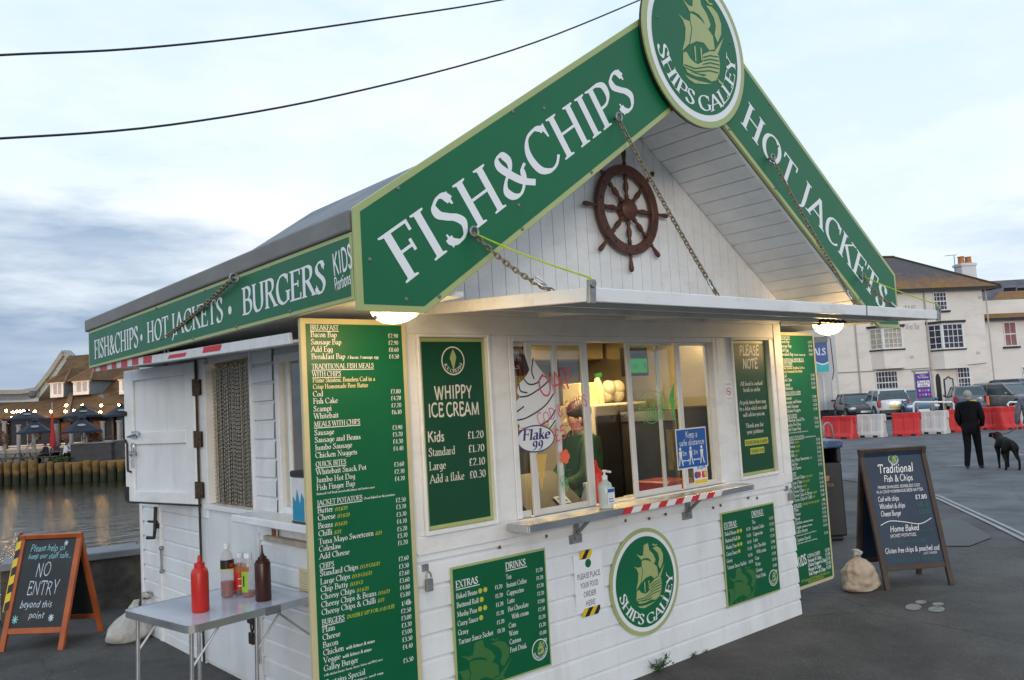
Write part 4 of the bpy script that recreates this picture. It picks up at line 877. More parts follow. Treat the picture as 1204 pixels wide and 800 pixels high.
# ---- the two large menu boards
MW, MZ0, MZ1 = .565, .150, 2.142
MENU = [('h', 'BREAKFAST', 388.5), ('i', 'Bacon Bap', 397, '£2.90'), ('i', 'Sausage Bap', 405.7, '£2.90'), ('i', 'Add Egg', 414.4, '£0.60'), ('i', 'Breakfast Bap', 423, '£4.50', '2 bacon, 2 sausage, egg', 'w'),
 ('h', 'TRADITIONAL FISH MEALS', 434.5), ('h', 'WITH CHIPS', 443.5), ('n', 'Prime Skinless, Boneless Cod in a', 450.5), ('n', 'Crisp Homemade Beer Batter', 458),
 ('i', 'Cod', 467, '£7.80'), ('i', 'Fish Cake', 475.5, '£4.20'), ('i', 'Scampi', 484.5, '£7.20'), ('i', 'Whitebait', 493, '£6.10'),
 ('h', 'MEALS WITH CHIPS', 502.5), ('i', 'Sausage', 512.5, '£3.90'), ('i', 'Sausage and Beans', 521, '£5.20'), ('i', 'Jumbo Sausage', 530, '£4.30'), ('i', 'Chicken Nuggets', 539, '£4.40'),
 ('h', 'QUICK BITES', 549.5), ('i', 'Whitebait Snack Pot', 558.8, '£3.60'), ('i', 'Jumbo Hot Dog', 568, '£2.70'), ('i', 'Fish Finger Bap', 577, '£4.70'), ('s', 'Battered Cod Steak served with lettuce and tartare sauce', 582.5),
 ('h', 'JACKET POTATOES', 595, 'Oven Baked on the premises'), ('i', 'Butter', 604, '£2.50', '(V) (GF)', 'y'), ('i', 'Cheese', 612.5, '£3.70', '(V) (GF)', 'y'), ('i', 'Beans', 622, '£3.70', '(V) (GF)', 'y'), ('i', 'Chilli', 631, '£4.70', '(GF)', 'y'),
 ('i', 'Tuna Mayo Sweetcorn', 640.5, '£5.20', '(GF)', 'y'), ('i', 'Coleslaw', 649, '£3.70'), ('i', 'Add Cheese', 658, '£1.20'),
 ('h', 'CHIPS', 669), ('i', 'Standard Chips', 678, '£2.60', '(V) (VG) (GF)', 'y'), ('i', 'Large Chips', 687.5, '£3.50', '(V) (VG) (GF)', 'y'), ('i', 'Chip Butty', 696.5, '£2.60', '(V) (VG)', 'y'), ('i', 'Cheesy Chips', 705.5, '£3.60', '(V) (GF)', 'y'),
 ('i', 'Cheesy Chips & Beans', 714.5, '£4.80', '(V) (GF)', 'y'), ('i', 'Cheesy Chips & Chilli', 723.5, '£5.80', '(GF)', 'y'),
 ('h', 'BURGERS', 735, '', 'DOUBLE UP FOR £1 (1/2LB)', '1/4lb'), ('i', 'Plain', 744, '£2.50'), ('i', 'Cheese', 753, '£3.00'), ('i', 'Bacon', 762, '£3.30'), ('i', 'Chicken', 771, '£3.00', 'with lettuce & mayo', 'w'), ('i', 'Veggie', 780, '£3.50', 'with lettuce & mayo', 'w'),
 ('i', 'Galley Burger', 789.5, '£4.40'), ('s', '1/4lb chicken burger, bacon, cheese, lettuce and BBQ sauce', 795.5), ('i', 'Captains Special', 806.5, '£5.50'), ('s', 'Fish cake with lettuce and egg', 812)]
def menu_board(x0, y0, label, turn=0):
    t = thing('menu_board', label, 'menu board', (x0, y0, MZ0), 'tall green menu boards on the front corners')
    fr = Fr((x0, y0, MZ0), (1, 0, 0), (0, 0, 1)); H = MZ1-MZ0; r = .03
    pl = []
    for cx, cy, a0 in ((MW-r, H-.006, 0), (0+.006, H-.006, 90), (r, r, 180), (MW-r, r, 270)):
        rad = r if cy == r else .006
        if cy != r: pl.append((MW, H) if a0 == 0 else (0, H)); continue
        cx2 = cx if cy == r else (MW-.006 if a0 == 0 else .006)
        for k in range(5): a = math.radians(a0+k*22.5); pl.append((cx2+rad*math.cos(a), cy+rad*math.sin(a)))
    plate(t, pl, fr, .022, .026, GREEN2, CREAMB, 'panel', 'frame')
    wl, yl, yg = MB(), MB(), MB(); zt = .0245
    for row in MENU:
        k = row[0]; z = on(361+(row[2]-388)*.0363, row[2], 1, -.085).z-MZ0
        if k == 'h':
            w = text(wl, row[1], fr, .048, z, .0235, w=twidth(row[1])*.0212, z=zt, bold=.85); wl.flat([(.048, z-.007), (.048+w, z-.007), (.048+w, z-.004), (.048, z-.004)], zt, fr)
            if len(row) == 4: text(wl, row[3], fr, .055+w, z, .011, w=.17, z=zt, res=1, slant=.15)
            if len(row) == 6:
                text(yg, row[4], fr, .06+w, z+.001, .017, w=.25, z=zt, bold=1.1, res=1, slant=.15); text(wl, row[5], fr, MW-.045, z, .024, align='r', w=.055, z=zt)
        elif k == 'i':
            w = text(wl, row[1], fr, .048, z, .0252, w=twidth(row[1])*.0262, z=zt, bold=.76); text(wl, row[3], fr, MW-.048, z-.001, .024, w=.058, align='r', z=zt, bold=.8)
            if len(row) > 4:
                h_ = .0155 if row[5] == 'w' else .0155
                text(wl if row[5] == 'w' else yg, row[4], fr, .058+w, z, h_, w=twidth(row[4])*h_*1.0, z=zt, res=1, slant=.2, bold=1.1)
        elif k == 'n': text(yl, row[1], fr, .05, z, .0215, w=twidth(row[1])*.0205, z=zt, bold=1.0)
        else: text(wl, row[1], fr, .048, z, .010, w=.30, z=zt, res=1)
    kf = fr.sub(.035, .17, 0, .12); text(wl, 'KIDS', kf, 0, 0, .075, False, w=.135, z=zt, bold=1.6)
    for i, s in enumerate(('COD & CHIPS', 'Sausage & Chips', 'Chicken Nuggets & Chips', 'Burger & Chips', 'Fish Fingers & Chips')):
        text(wl, s, fr, .185, .222-i*.034, .027, w=min(.27, twidth(s)*.025), z=zt, bold=1.2); text(wl, ('£4.20', '£3.70', '£3.70', '£3.70', '£4.20')[i], fr, MW-.045, .226-i*.034, .03, align='r', w=.07, z=zt)
    text(yg, '(V) Vegetarian (VG) Vegan (GF) Gluten free', fr, MW/2, .055, .018, align='c', w=.42, z=zt, res=1); text(yg, 'PLEASE ASK FOR ALLERGENS', fr, MW/2, .032, .018, align='c', w=.24, z=zt, res=1)
    wl.build('lettering', LETTER, t); yl.build('cream_lettering', LETTERY, t); yg.build('yellow_lettering', LETTERG, t)
    return t
menu_board(-.524, -.103+.022, 'tall green price board at the left front corner beside the condiment table')
menu_board(3.575, .060, 'tall green price board at the right front corner beside the litter bin')
b = MB(); b.box(KW, 3.60, .062, .075, 1.9, 1.95); b.box(KW, 3.60, .062, .075, .5, .55); b.box(-.10, -.05, -.06, 0.02, 1.9, 1.95); b.box(-.10, -.05, -.06, 0.02, .5, .55); b.build('board_bracket', GALV, kiosk)
# ---- ice cream panel
ip = thing('ice_cream_sign', 'dark green whippy ice cream price panel left of the serving window', 'sign', (.385, -.02, 1.08))
plate(ip, [(.170, 1.090), (.605, 1.090), (.605, 2.066), (.170, 2.066)], FF.sub(0, 0, .002), .01, .02, GREEN3, OLIVE)
zt = .0135; m = MB(); pf = FF
r0 = pf.sub(.388, 1.945, zt+.0008)
ring(m, r0, .069, .076, 0, 36); arc_text(m, 'ICE CREAM', r0, .062, .018, math.radians(195), math.radians(345), 1.0, 0, 2)
text(m, 'WHIPPY', pf, .380, 1.745, .070, False, w=.25, align='c', z=zt, bold=1.5, jit=.04, res=3)
text(m, 'ICE CREAM', pf, .380, 1.656, .070, False, w=.335, align='c', z=zt, bold=1.5, jit=.04, res=3)
for i, (a, p) in enumerate((('Kids', '£1.20'), ('Standard', '£1.70'), ('Large', '£2.10'), ('Add a flake', '£0.30'))):
    z = (1.530, 1.458, 1.388, 1.322)[i]
    if i == 0: text(m, a, pf, .20, z, .055, False, w=.105, z=zt, bold=1.5, res=3)
    else: text(m, a, pf, .202, z, .043, w=twidth(a)*.0395, z=zt, res=4, bold=.8)
    text(m, p, pf, .568, z, .045, w=.112, align='r', z=zt, res=4, bold=.8)
m.build('lettering', mat('cream_white_lettering', (.70, .68, .60), .45), ip)
m = MB(); cone = [(-.017, .004), (0, -.052), (.017, .004), (.021, .010), (-.021, .010)]; m.flat(cone, .0006, r0)
for i, (w, y) in enumerate(((.023, .016), (.019, .028), (.014, .038), (.008, .047))): m.flat([(-w, y), (-w*.8, y-.009), (w*.8, y-.005), (w, y+.004), (w*.7, y+.011), (-w*.5, y+.008)], .0007+.0001*i, r0)
m.flat([(-.004, .050), (.008, .048), (.002, .062)], .0012, r0); m.build('cone_emblem', OLIVE, ip)
# ---- please note panel
np_ = thing('notice_sign', 'dark green please note panel right of the serving window', 'sign', (3.11, -.02, 1.08))
plate(np_, [(2.885, 1.090), (3.340, 1.090), (3.340, 2.066), (2.885, 2.066)], FF.sub(0, 0, .002), .01, .02, GREEN3, OLIVE)
m = MB()
text(m, 'PLEASE', pf, 3.112, 1.955, .075, False, w=.25, align='c', z=zt, bold=1.4, jit=.05, slant=.1); text(m, 'NOTE', pf, 3.112, 1.86, .075, False, w=.19, align='c', z=zt, bold=1.4, jit=.05, slant=.1)
for s, z, w in (('All food is cooked', 1.735, .30), ('fresh to order', 1.69, .23), ('At peak times there may', 1.60, .36), ('be a delay which our staff', 1.555, .37), ('will advise you on', 1.51, .29), ('Thank you for', 1.43, .24), ('your patience', 1.385, .22)):
    text(m, s, pf, 3.112, z, .031, w=w*.95, align='c', z=zt, bold=.85)
m.build('lettering', mat('cream_white_lettering', (.7, .68, .6)), np_)
m = MB(); m.flat([(2.97, 1.30), (3.27, 1.30), (3.27, 1.345), (2.97, 1.345)], zt, pf); m.flat([(3.03, 1.235), (3.21, 1.235), (3.21, 1.28), (3.03, 1.28)], zt, pf); m.build('yellow_note', LETTERG, np_)
m = MB(); text(m, 'PLEASE WEAR A MASK', pf, 3.12, 1.308, .026, w=.28, align='c', z=zt+.001, res=1); text(m, 'THANK YOU', pf, 3.12, 1.243, .026, w=.16, align='c', z=zt+.001, res=1); m.build('note_lettering', GREEN3, np_)
# ---- extras boards
def extras(x0, z0, label):
    t = thing('extras_board', label, 'menu board', (x0+.33, -.02, z0), 'green extras and drinks boards on the siding')
    w, h = .658, .642; fr = Fr((x0, -.020, z0), (1, 0, 0), (0, 0, 1))
    plate(t, [(0, 0), (w, 0), (w, h), (0, h)], fr, .008, .011, GREEN2, OLIVE)
    z = .0105; m = MB(); y = MB()
    tw = text(m, 'EXTRAS', fr, .025, .535, .036, w=.145, z=z, bold=1.05); m.flat([(.025, .525), (.18, .525), (.18, .529), (.025, .529)], z, fr)
    text(m, 'DRINKS', fr, .36, .572, .036, w=.145, z=z, bold=1.05); m.flat([(.36, .562), (.515, .562), (.515, .566), (.36, .566)], z, fr)
    for i, (a, p, k) in enumerate((('Baked Beans', '£1.20', 2), ('Buttered Roll', '£1.20', 1), ('Mushy Peas', '£1.20', 2), ('Curry Sauce', '£1.20', 1), ('Gravy', '£1.20', 0), ('Tartare Sauce Sachet', '£0.20', 0))):
        yy = .482-i*.0455; ww = text(m, a, fr, .025, yy, .026, w=twidth(a)*.0225, z=z, bold=.85); text(m, p, fr, .332, yy, .024, w=.052, align='r', z=z, bold=.85)
        for q in range(k): disc(y, fr.sub(.045+ww+q*.034, yy+.012), .0135, z, 12)
    for i, (a, p) in enumerate((('Tea', '£1.20'), ('Instant Coffee', '£1.20'), ('Cappuccino', '£2.20'), ('Latte', '£2.20'), ('Hot Chocolate', '£2.00'), ('With cream', '£2.50'), ('Cans', '£1.20'), ('Water', '£1.20'), ('Cartons', '£1.00'), ('Fruit Drink', '£1.20'))):
        yy = .520-i*.0425; text(m, a, fr, .36 if i != 5 else .385, yy, .026, w=twidth(a)*.0215, z=z, bold=.85); text(m, p, fr, .628, yy, .024, w=.052, align='r', z=z, bold=.85)
    m.build('lettering', LETTER, t); y.build('yellow_spot', LETTERG, t)
    g = MB(); hl = MB(); ship(g, fr, .125, .03, .42, z, hl, (.0115, .42, .0115, .245), sy=.74); g.build('ghost_ship', OLIVED, t); hl.build('ghost_ship_lines', GREEN2, t)
    roundel(t, fr.sub(.572, .105, .009), .062, small=True, thick=.0)
    return t
extras(.292, .246, 'green extras and drinks board on the siding left of the food order notice')
extras(2.597, .228, 'green extras and drinks board on the siding right of the round logo')
# ---- order notice and little sticker
on_ = thing('order_notice', 'white laminated notice PLEASE PLACE YOUR FOOD ORDER HERE held by hazard tape', 'notice', (1.28, -.02, .45))
b = MB(); b.box(1.170, 1.405, .475, .805, .0200, .0212, FF); b.build('paper', mat('paper', (.80, .82, .86), .35, var=.03), on_)
m = MB()
for s, z, w in (('PLEASE PLACE', .665, .19), ('YOUR FOOD', .612, .15), ('ORDER', .559, .105), ('HERE', .506, .08)): text(m, s, FF, 1.288, z, .03, False, w=w, align='c', z=.0218, bold=1.2)
m.build('lettering', LETTERK, on_)
m = MB(); disc(m, FF.sub(1.288, .747), .025, .0218, 20); m.build('badge', GREEN, on_)
def tape(parent, x0, x1, z0, z1, n, fr=FF, zz=.0225):
    y, k = MB(), MB(); w = (x1-x0)/n
    for i in range(n):
        q = clip([(x0+i*w-.02, z0), (x0+i*w+w-.02, z0), (x0+i*w+w+.02, z1), (x0+i*w+.02, z1)], x0, x1, z0, z1)
        if len(q) > 2: (y if i % 2 == 0 else k).flat(q, zz, fr)
    y.flat([(x0, z0), (x0+.0, z0), (x0+.001, z1)], zz, fr); y.build('yellow_tape', YEL, parent); k.build('black_tape', BLACK, parent)
tape(on_, 1.218, 1.325, .775, .825, 3); tape(on_, 1.215, 1.365, .448, .495, 4)
ns = thing('no_smoking_sign', 'small white no smoking sticker on the post beside the please note panel', 'sign', (2.79, -.02, 1.62))
b = MB(); b.box(2.765, 2.845, 1.625, 1.775, .0225, .024, FF); b.build('paper', mat('paper', (.72, .73, .75)), ns)
m = MB(); o_ = FF.sub(2.805, 1.70, .0245); ring(m, o_, .022, .028, 0, 24); m.flat([(-.018, .014), (-.014, .018), (.018, -.014), (.014, -.018)], .0003, o_); m.build('red_ring', REDT, ns)
m = MB(); m.box(-.014, .012, -.003, .003, .0001, .0002, o_); text(m, 'NO SMOKING', FF, 2.805, 1.745, .012, False, w=.06, align='c', z=.0247, res=1); text(m, 'IT IS AGAINST THE LAW', FF, 2.805, 1.645, .009, False, w=.065, align='c', z=.0247, res=1); m.build('lettering', LETTERK, ns)
# ---- stickers and drawings on the window
SV = FF.sub(0, 0, .006)
fk = thing('ice_cream_sticker', 'whipped ice cream cone sticker with a chocolate flake on the left window pane', 'sticker', (.96, -.02, 1.2))
def S_(u, v): q = on(u, v, 1, -.006); return (q.x, q.z)
wpoly = [S_(*q) for q in ((627,421),(622,436),(616,446),(610,452),(608,462),(611,467),(605,475),(602,486),(605,496),(611,500),(611,507),(625,510),(640,508),(650,503),(654,492),(652,478),(651,462),(646,448),(638,438),(631,429))]
wpoly = cr(wpoly+wpoly[:1], 3)[:-1]
if sum(wpoly[i-1][0]*wpoly[i][1]-wpoly[i][0]*wpoly[i-1][1] for i in range(len(wpoly))) > 0: wpoly = wpoly[::-1]
_t = mathutils.geometry.delaunay_2d_cdt([Vector(q) for q in reversed(wpoly)], [], [list(range(len(wpoly)))], 0, 1e-5, True)
m = MB()
for f_, s_ in zip(_t[2], _t[5]):
    if s_: m.flat([tuple(_t[0][i]) for i in f_], .0, SV)
m; m.build('whipped_ice', mat('sticker_white', (.74, .77, .80), .3, var=.04), fk)
m = MB()
for pts in (((611,467),(622,465),(636,456),(646,447)), ((605,495),(620,491),(640,478),(651,463)), ((611,507),(628,504),(645,494),(653,482)), ((616,446),(622,452),(632,450),(638,440)), ((627,421),(625,436),(628,446)), ((610,452),(612,460),(620,462)), ((602,486),(608,484),(616,478)), ((636,509),(646,504),(653,494))):
    q = cr([S_(*p) for p in pts], 5)
    for a, c in zip(q, q[1:]):
        d = math.hypot(c[0]-a[0], c[1]-a[1]) or 1; nx, ny = -(c[1]-a[1])/d*.0042, (c[0]-a[0])/d*.0042
        m.flat([(a[0]+nx, a[1]+ny), (a[0]-nx, a[1]-ny), (c[0]-nx, c[1]-ny), (c[0]+nx, c[1]+ny)], .001, SV)
m.build('outline', LETTERK, fk)
m = MB(); m.flat([S_(*q) for q in ((612,503),(646,498),(643,512),(616,517))], .0003, SV); m.flat([S_(*q) for q in ((630,534),(637,578),(643,534))], .0003, SV); m.build('cone', mat('sticker_wafer', (.62, .40, .10), .4), fk)
m = MB(); m.flat([S_(*q) for q in ((612,418),(617,418),(624,440),(619,446))], -.0005, SV); m.build('flake', BROWN, fk)
cx_, cz_ = S_(630, 516); rx_, rz_ = .145, .078
m = MB(); m.flat([(cx_+rx_*math.cos(2*PI*i/32), cz_+rz_*math.sin(2*PI*i/32)) for i in range(32)], .0015, SV); m.build('rim', mat('sticker_blue', (.05, .06, .25), .4), fk)
m = MB(); m.flat([(cx_+(rx_-.008)*math.cos(2*PI*i/32), cz_+(rz_-.008)*math.sin(2*PI*i/32)) for i in range(32)], .002, SV); m.build('oval', mat('sticker_white', (1, 1, 1)), fk)
m = MB(); text(m, 'Flake', SV, cx_, cz_-.005, .062, w=.21, align='c', z=.0025, bold=1.2, slant=.15, res=4); text(m, '99', SV, cx_+.005, cz_-.065, .062, w=.085, align='c', z=.0025, slant=.15, res=4); m.build('lettering', mat('sticker_navy', (.03, .03, .18), .4), fk)
PINK = mat('pink_marker', (.75, .06, .16), .5, var=.1)
hw = MB()
for s, (u0, v0), (u1, v1), hpx, tw_ in (('OAP', (637, 471), (675, 452), 0, .0), ('COD & CHIPS', (633, 501), (691, 476), 0, 0), ('£5.70', (652, 521), (685, 508), 0, 0)):
    a = S_(u0, v0); c = S_(u1, v1); ang = math.atan2(c[1]-a[1], c[0]-a[0]); d = math.hypot(c[0]-a[0], c[1]-a[1])
    text(hw, s, SV.sub(a[0], a[1], 0, ang), 0, 0, {'OAP': .125, 'COD & CHIPS': .07, '£5.70': .085}[s], False, w=d, z=.003, bold=.8, jit=.08, res=4)
tag(hw.build('window_writing', PINK), 'pink hand written OAP cod and chips price across the left window panes', 'window writing')
m = MB()
for i in range(5):
    a = 2*PI*i/5; c = S_(664, 537); m.flat([(c[0]+.02*math.cos(a)+.02*math.cos(2*PI*k/10), c[1]+.022*math.sin(a)+.022*math.sin(2*PI*k/10)) for k in range(10)], .003+i*.0002, SV)
fl = thing('flower_drawing', 'orange flower with a green stem drawn on the window pane', 'drawing', (1.16, -.02, 1.2))
m.build('petals', mat('orange_marker', (.85, .15, .06), .5), fl)
GM = mat('green_marker', (.10, .45, .12), .5, var=.2)
def lines(mb, polys, w, z):
    for pts in polys:
        q = cr([S_(*p) for p in pts], 4) if len(pts) > 2 else [S_(*p) for p in pts]
        for a, c in zip(q, q[1:]):
            d = math.hypot(c[0]-a[0], c[1]-a[1]) or 1; nx, ny = -(c[1]-a[1])/d*w, (c[0]-a[0])/d*w
            mb.flat([(a[0]+nx, a[1]+ny), (a[0]-nx, a[1]-ny), (c[0]-nx, c[1]-ny), (c[0]+nx, c[1]+ny)], z, SV)
m = MB(); lines(m, [((664,545),(663,560),(664,572)), ((664,572),(659,566),(661,560),(665,562),(667,568),(664,572)), ((660,570),(664,565),(668,572),(664,578),(660,570))], .0022, .003); m.build('stem', GM, fl)
m = MB(); rs = random.Random(4)
lines(m, [((750,470),(752,486),(764,498),(776,492),(783,480),(786,470)), ((750,470),(760,460),(776,462),(786,468)), ((786,468),(792,452),(790,470),(793,494),(785,478))]+[((751+i*2.6, 482+min(i, 6)*1.6), (755+i*2.6, 470-rs.uniform(0, 5))) for i in range(12)]+[((757+i*3, 498-i*.8), (762+i*3.2, 480-i)) for i in range(8)], .0022, .004)
m.flat([S_(*q) for q in ((786,470),(792,450),(793,494))], .0035, SV)
tag(m.build('fish_drawing', GM), 'green fish drawn by hand on the sliding window pane', 'drawing')
kd = thing('distance_sign', 'blue keep a safe distance sign behind the right window pane', 'sign', (2.4, -.01, 1.4))
fk2 = FF.sub(2.36, 1.335, .0075, .0)
BLU = mat('sign_blue', (.01, .10, .38), .35, var=.03); SW = mat('sticker_white', (1, 1, 1))
m = MB(); m.box(-.165, .165, -.135, .135, -.001, .001, fk2); m.build('white_edge', SW, kd)
m = MB(); m.flat([(-.157, -.127), (.157, -.127), (.157, .127), (-.157, .127)], .002, fk2); m.build('panel', BLU, kd)
m = MB(); text(m, 'Keep a', fk2, 0, .07, .045, False, w=.13, align='c', z=.003, bold=1.1); text(m, 'safe distance', fk2, 0, .02, .04, False, w=.27, align='c', z=.003, bold=1.1); text(m, '2m', fk2, -.085, -.045, .035, False, w=.05, z=.003, align='c'); text(m, '2m', fk2, .035, -.045, .035, False, w=.05, z=.003, align='c')
def figure(mb, fr, x, y, s):
    disc(mb, fr.sub(x, y+.075*s), .012*s, .003, 10); mb.flat([(x-.018*s, y+.06*s), (x+.018*s, y+.06*s), (x+.012*s, y+.02*s), (x-.012*s, y+.02*s)], .003, fr)
    mb.flat([(x-.012*s, y+.02*s), (x-.001*s, y+.02*s), (x-.014*s, y-.035*s), (x-.024*s, y-.035*s)], .003, fr); mb.flat([(x+.001*s, y+.02*s), (x+.012*s, y+.02*s), (x+.026*s, y-.035*s), (x+.016*s, y-.035*s)], .003, fr)
for x in (-.13, -.02, .10): figure(m, fk2, x, -.075, 1)
for x in (-.075, .04): m.flat([(x-.025, -.082), (x+.025, -.082), (x+.025, -.076), (x-.025, -.076)], .003, fk2); m.flat([(x+.022, -.089), (x+.035, -.079), (x+.022, -.069)], .0031, fk2); m.flat([(x-.022, -.089), (x-.035, -.079), (x-.022, -.069)], .0031, fk2)
m.build('lettering', SW, kd)
vs_ = thing('card_sticker', 'white card payment sticker with red, blue and yellow marks low on the right pane', 'sticker', (2.44, -.01, 1.15))
f3 = FF.sub(2.435, 1.162, .0078)
m = MB(); m.box(-.075, .075, -.075, .075, -.001, .001, f3); m.build('card', SW, vs_)
m = MB(); text(m, 'VISA', f3, .005, .025, .04, False, w=.10, align='c', z=.002, bold=1.5, slant=.2); disc(m, f3.sub(-.048, -.012), .024, .002, 16); m.build('blue_mark', BLU, vs_)
m = MB(); disc(m, f3.sub(-.022, -.012), .022, .0024, 16); m.flat([(.012, -.034), (.065, -.034), (.065, .008), (.012, .008)], .0024, f3); m.build('red_mark', REDT, vs_)
m = MB(); m.flat([(-.07, -.07), (.07, -.07), (.07, -.045), (-.07, -.045)], .002, f3); m.flat([(.04, -.03), (.062, -.03), (.062, .004), (.03, .004)], .003, f3); m.build('yellow_mark', YEL, vs_)
# ---- ship's wheel on the gable
sw2 = thing('ship_wheel', 'dark red brown wooden ship wheel mounted on the gable boards', 'ship wheel', (1.815, -.05, 2.90))
wf = Fr((1.815, -.055, 2.90), (1, 0, 0), (0, 0, 1)); RW = .262
b = MB()
prof = [(RW+.031, -.018), (RW+.031, .018), (RW-.031, .018), (RW-.031, -.018)]
n = 64; vs = []; fs = []
for i in range(n):
    a = 2*PI*i/n
    for r, z in prof: vs.append(wf.p(r*math.cos(a), r*math.sin(a), z))
for i in range(n):
    for k in range(4): fs.append((i*4+k, ((i+1) % n)*4+k, ((i+1) % n)*4+(k+1) % 4, i*4+(k+1) % 4))
b.add(vs, fs); b.build('rim', WOODR, sw2, bevel=.005)
b = MB(); b.lathe([(.07, -.025), (.07, .02), (.055, .035), (.03, .045), (0.0, .046)], wf.p(0, 0, 0), 24, wf.n); b.build('hub', WOODR, sw2, smooth=True)
for i in range(8):
    a = PI/8*0+2*PI*i/8+.0; d = wf.a*math.cos(a)+wf.b*math.sin(a)
    b = MB(); b.lathe([(.012, .06), (.016, .09), (.010, .11), (.019, .14), (.017, .17), (.010, .19), (.015, .20), (.013, .23)], wf.o, 10, d)
    b.build('spoke', WOODR, sw2, smooth='full')
    b = MB(); b.lathe([(.010, .295), (.014, .305), (.009, .318), (.013, .345), (.017, .38), (.013, .400), (0, .405)], wf.o, 10, d); b.build('handle', WOODR, sw2, smooth='full')
b = MB()
for i in range(16): a = 2*PI*(i+.5)/16; b.ball(wf.p(RW*math.cos(a), RW*math.sin(a), .018), .009, 8)
b.build('stud', WOODR, sw2)
b = MB(); b.tube([(1.815, -.0, 2.90), (1.815, -.06, 2.90)], .03, 10); b.build('mount', WOODR, sw2)
# ---- chains
def chain(name, p0, p1, label, sag=.02, link=.034, r=.0042, m_=None):
    p0, p1 = Vector(p0), Vector(p1); t = thing(name, label, 'chain', tuple(p0), 'chains holding up the raised flaps')
    b = MB(); ln = (p1-p0).length; n = int(ln/(link*.72)); d0 = None
    for i in range(n):
        s = (i+.5)/n; c = p0.lerp(p1, s)+Vector((0, 0, -sag*4*s*(1-s))); s2 = s+.01; d = (p0.lerp(p1, s2)+Vector((0, 0, -sag*4*s2*(1-s2)))-c).normalized()
        a = d.cross(Vector((0, 0, 1))).normalized(); u = a.cross(d); w = (a if i % 2 else u)*.35+(u if i % 2 else -a)*.94; w.normalize()
        pts = []
        for k in range(10):
            q = 2*PI*k/10; pts.append(c+d*(link*.5*math.cos(q))+w*(link*.30*math.sin(q)))
        b.tube(pts, r, 5, True)
    b.build('links', m_ or CHAINM, t, smooth='full')
    b = MB(); b.tube([p0+Vector((0, .02, 0)), p0], .007, 6); b.tube([p0+Vector((.022*math.cos(a), -.01, .022*math.sin(a))) for a in [2*PI*k/14 for k in range(14)]], .006, 6, True); b.build('eye_bolt', GALV, t, smooth='full')
    b = MB(); d = (p1-p0).normalized(); e = p1-d*.07
    a = d.cross(Vector((0, 1, 0))).normalized()
    b.tube([e+d*.035*math.cos(q)+a*.014*math.sin(q) for q in [2*PI*k/14 for k in range(14)]], .005, 6, True); b.build('shackle', STEEL, t, smooth='full')
    return t
def ap(x, y): return (x, y, 2.187+.07*y+.055)
chain('flap_chain', (.010, -.715, 2.462), ap(.14+.1, -.96), 'short chain under the letters of FISH holding the left of the front flap', .03)
chain('flap_chain', (1.021, -.715, 3.164), ap(1.14, -1.17), 'long chain hanging from the FISH & CHIPS sign past the ship wheel', .02)
chain('flap_chain', (2.471, -.715, 3.166), ap(2.50, -1.17), 'long chain hanging from the O of HOT down over JACKETS', .02)
chain('flap_chain', (3.53, -.715, 2.46), ap(3.46, -1.0), 'short chain at the lower end of the HOT JACKETS sign', .03)
chain('flap_chain', (-.60, .44, 2.40), (-.545, 2.02, 2.165), 'chain running down across the harbour side sign to the side flap', .02)
ROPEM = mat('lime_cord', (.42, .55, .02), .7, var=.15, vs=60)
def rope(p0, p1, label, sag=.01):
    p0, p1 = Vector(p0), Vector(p1); b = MB(); pts = [p0.lerp(p1, i/20)+Vector((0, 0, -sag*4*(i/20)*(1-i/20))) for i in range(21)]
    b.tube(pts, .0042, 6)
    b.tube([p1+Vector((.012*math.cos(a), 0, -.02+.02*math.sin(a))) for a in [2*PI*k/10 for k in range(10)]], .004, 5, True)
    return tag(b.build('tie_cord', ROPEM, smooth='full'), label, 'cord', 'lime cords tied to the flap corners')
rope((.02, -.73, 2.45), (X0+.01, -1.195, 2.20), 'lime green cord from the FISH & CHIPS sign to the near flap corner')
rope((3.54, -.73, 2.455), (X1-.01, -1.195, 2.20), 'lime green cord from the HOT JACKETS sign to the far flap corner')
# ================================================================ THINGS IN AND ON THE HATCH
sn = thing('hand_sanitiser', 'clear pump bottle of hand sanitiser on the steel serving counter', 'bottle', (1.36, -.13, 1.0615))
b = MB(); b.lathe([(.036, 0), (.042, .006), (.042, .12), (.036, .145), (.018, .16), (.016, .17)], (0, 0, 0), 20); b.build('body', mat('clear_gel', (.55, .66, .66), .12, var=.03, alpha=.75), sn, smooth=True, local=True)
b = MB(); b.lathe([(.017, .168), (.017, .19), (.007, .192), (.007, .21), (.013, .212), (.013, .222)], (0, 0, 0), 14); b.bar((0, 0, .217), (.0, -.05, .212), .012, .01); b.build('pump', SW, sn, smooth=True, local=True)
fq = Fr((1.36, -.1735, 1.0615)); b = MB(); b.box(-.03, .03, .03, .12, -.002, .0, fq); b.build('label', SW, sn)
m = MB(); m.box(-.027, .027, .095, .115, .0005, .001, fq); m.box(-.02, .02, .04, .045, .0005, .001, fq); m.box(-.02, .015, .055, .06, .0005, .001, fq); m.build('label_mark', BLU, sn)
IF = lambda x, y, z=0: Fr((x, y, z), (1, 0, 0), (0, 0, 1))
wu = thing('work_counter', 'dark steel work counter inside the hatch', 'counter', (2.0, .5, .06))
b = MB(); b.box(.3, 3.4, .12, .62, .88, .92); b.build('worktop', STEEL, wu, bevel=.003); b = MB(); b.box(.32, 3.38, .14, .60, .06, .88); b.build('cabinet', mat('grey_laminate', (.12, .12, .12), .5), wu)
fg = thing('fridge', 'tall black fronted cabinet with pale sides inside the hatch', 'fridge', (3.0, 1.55, .06))
b = MB(); b.box(2.62, 3.40, 1.24, 1.95, .06, 1.66); b.build('body', mat('pale_cabinet', (.45, .43, .40), .4), fg, bevel=.01)
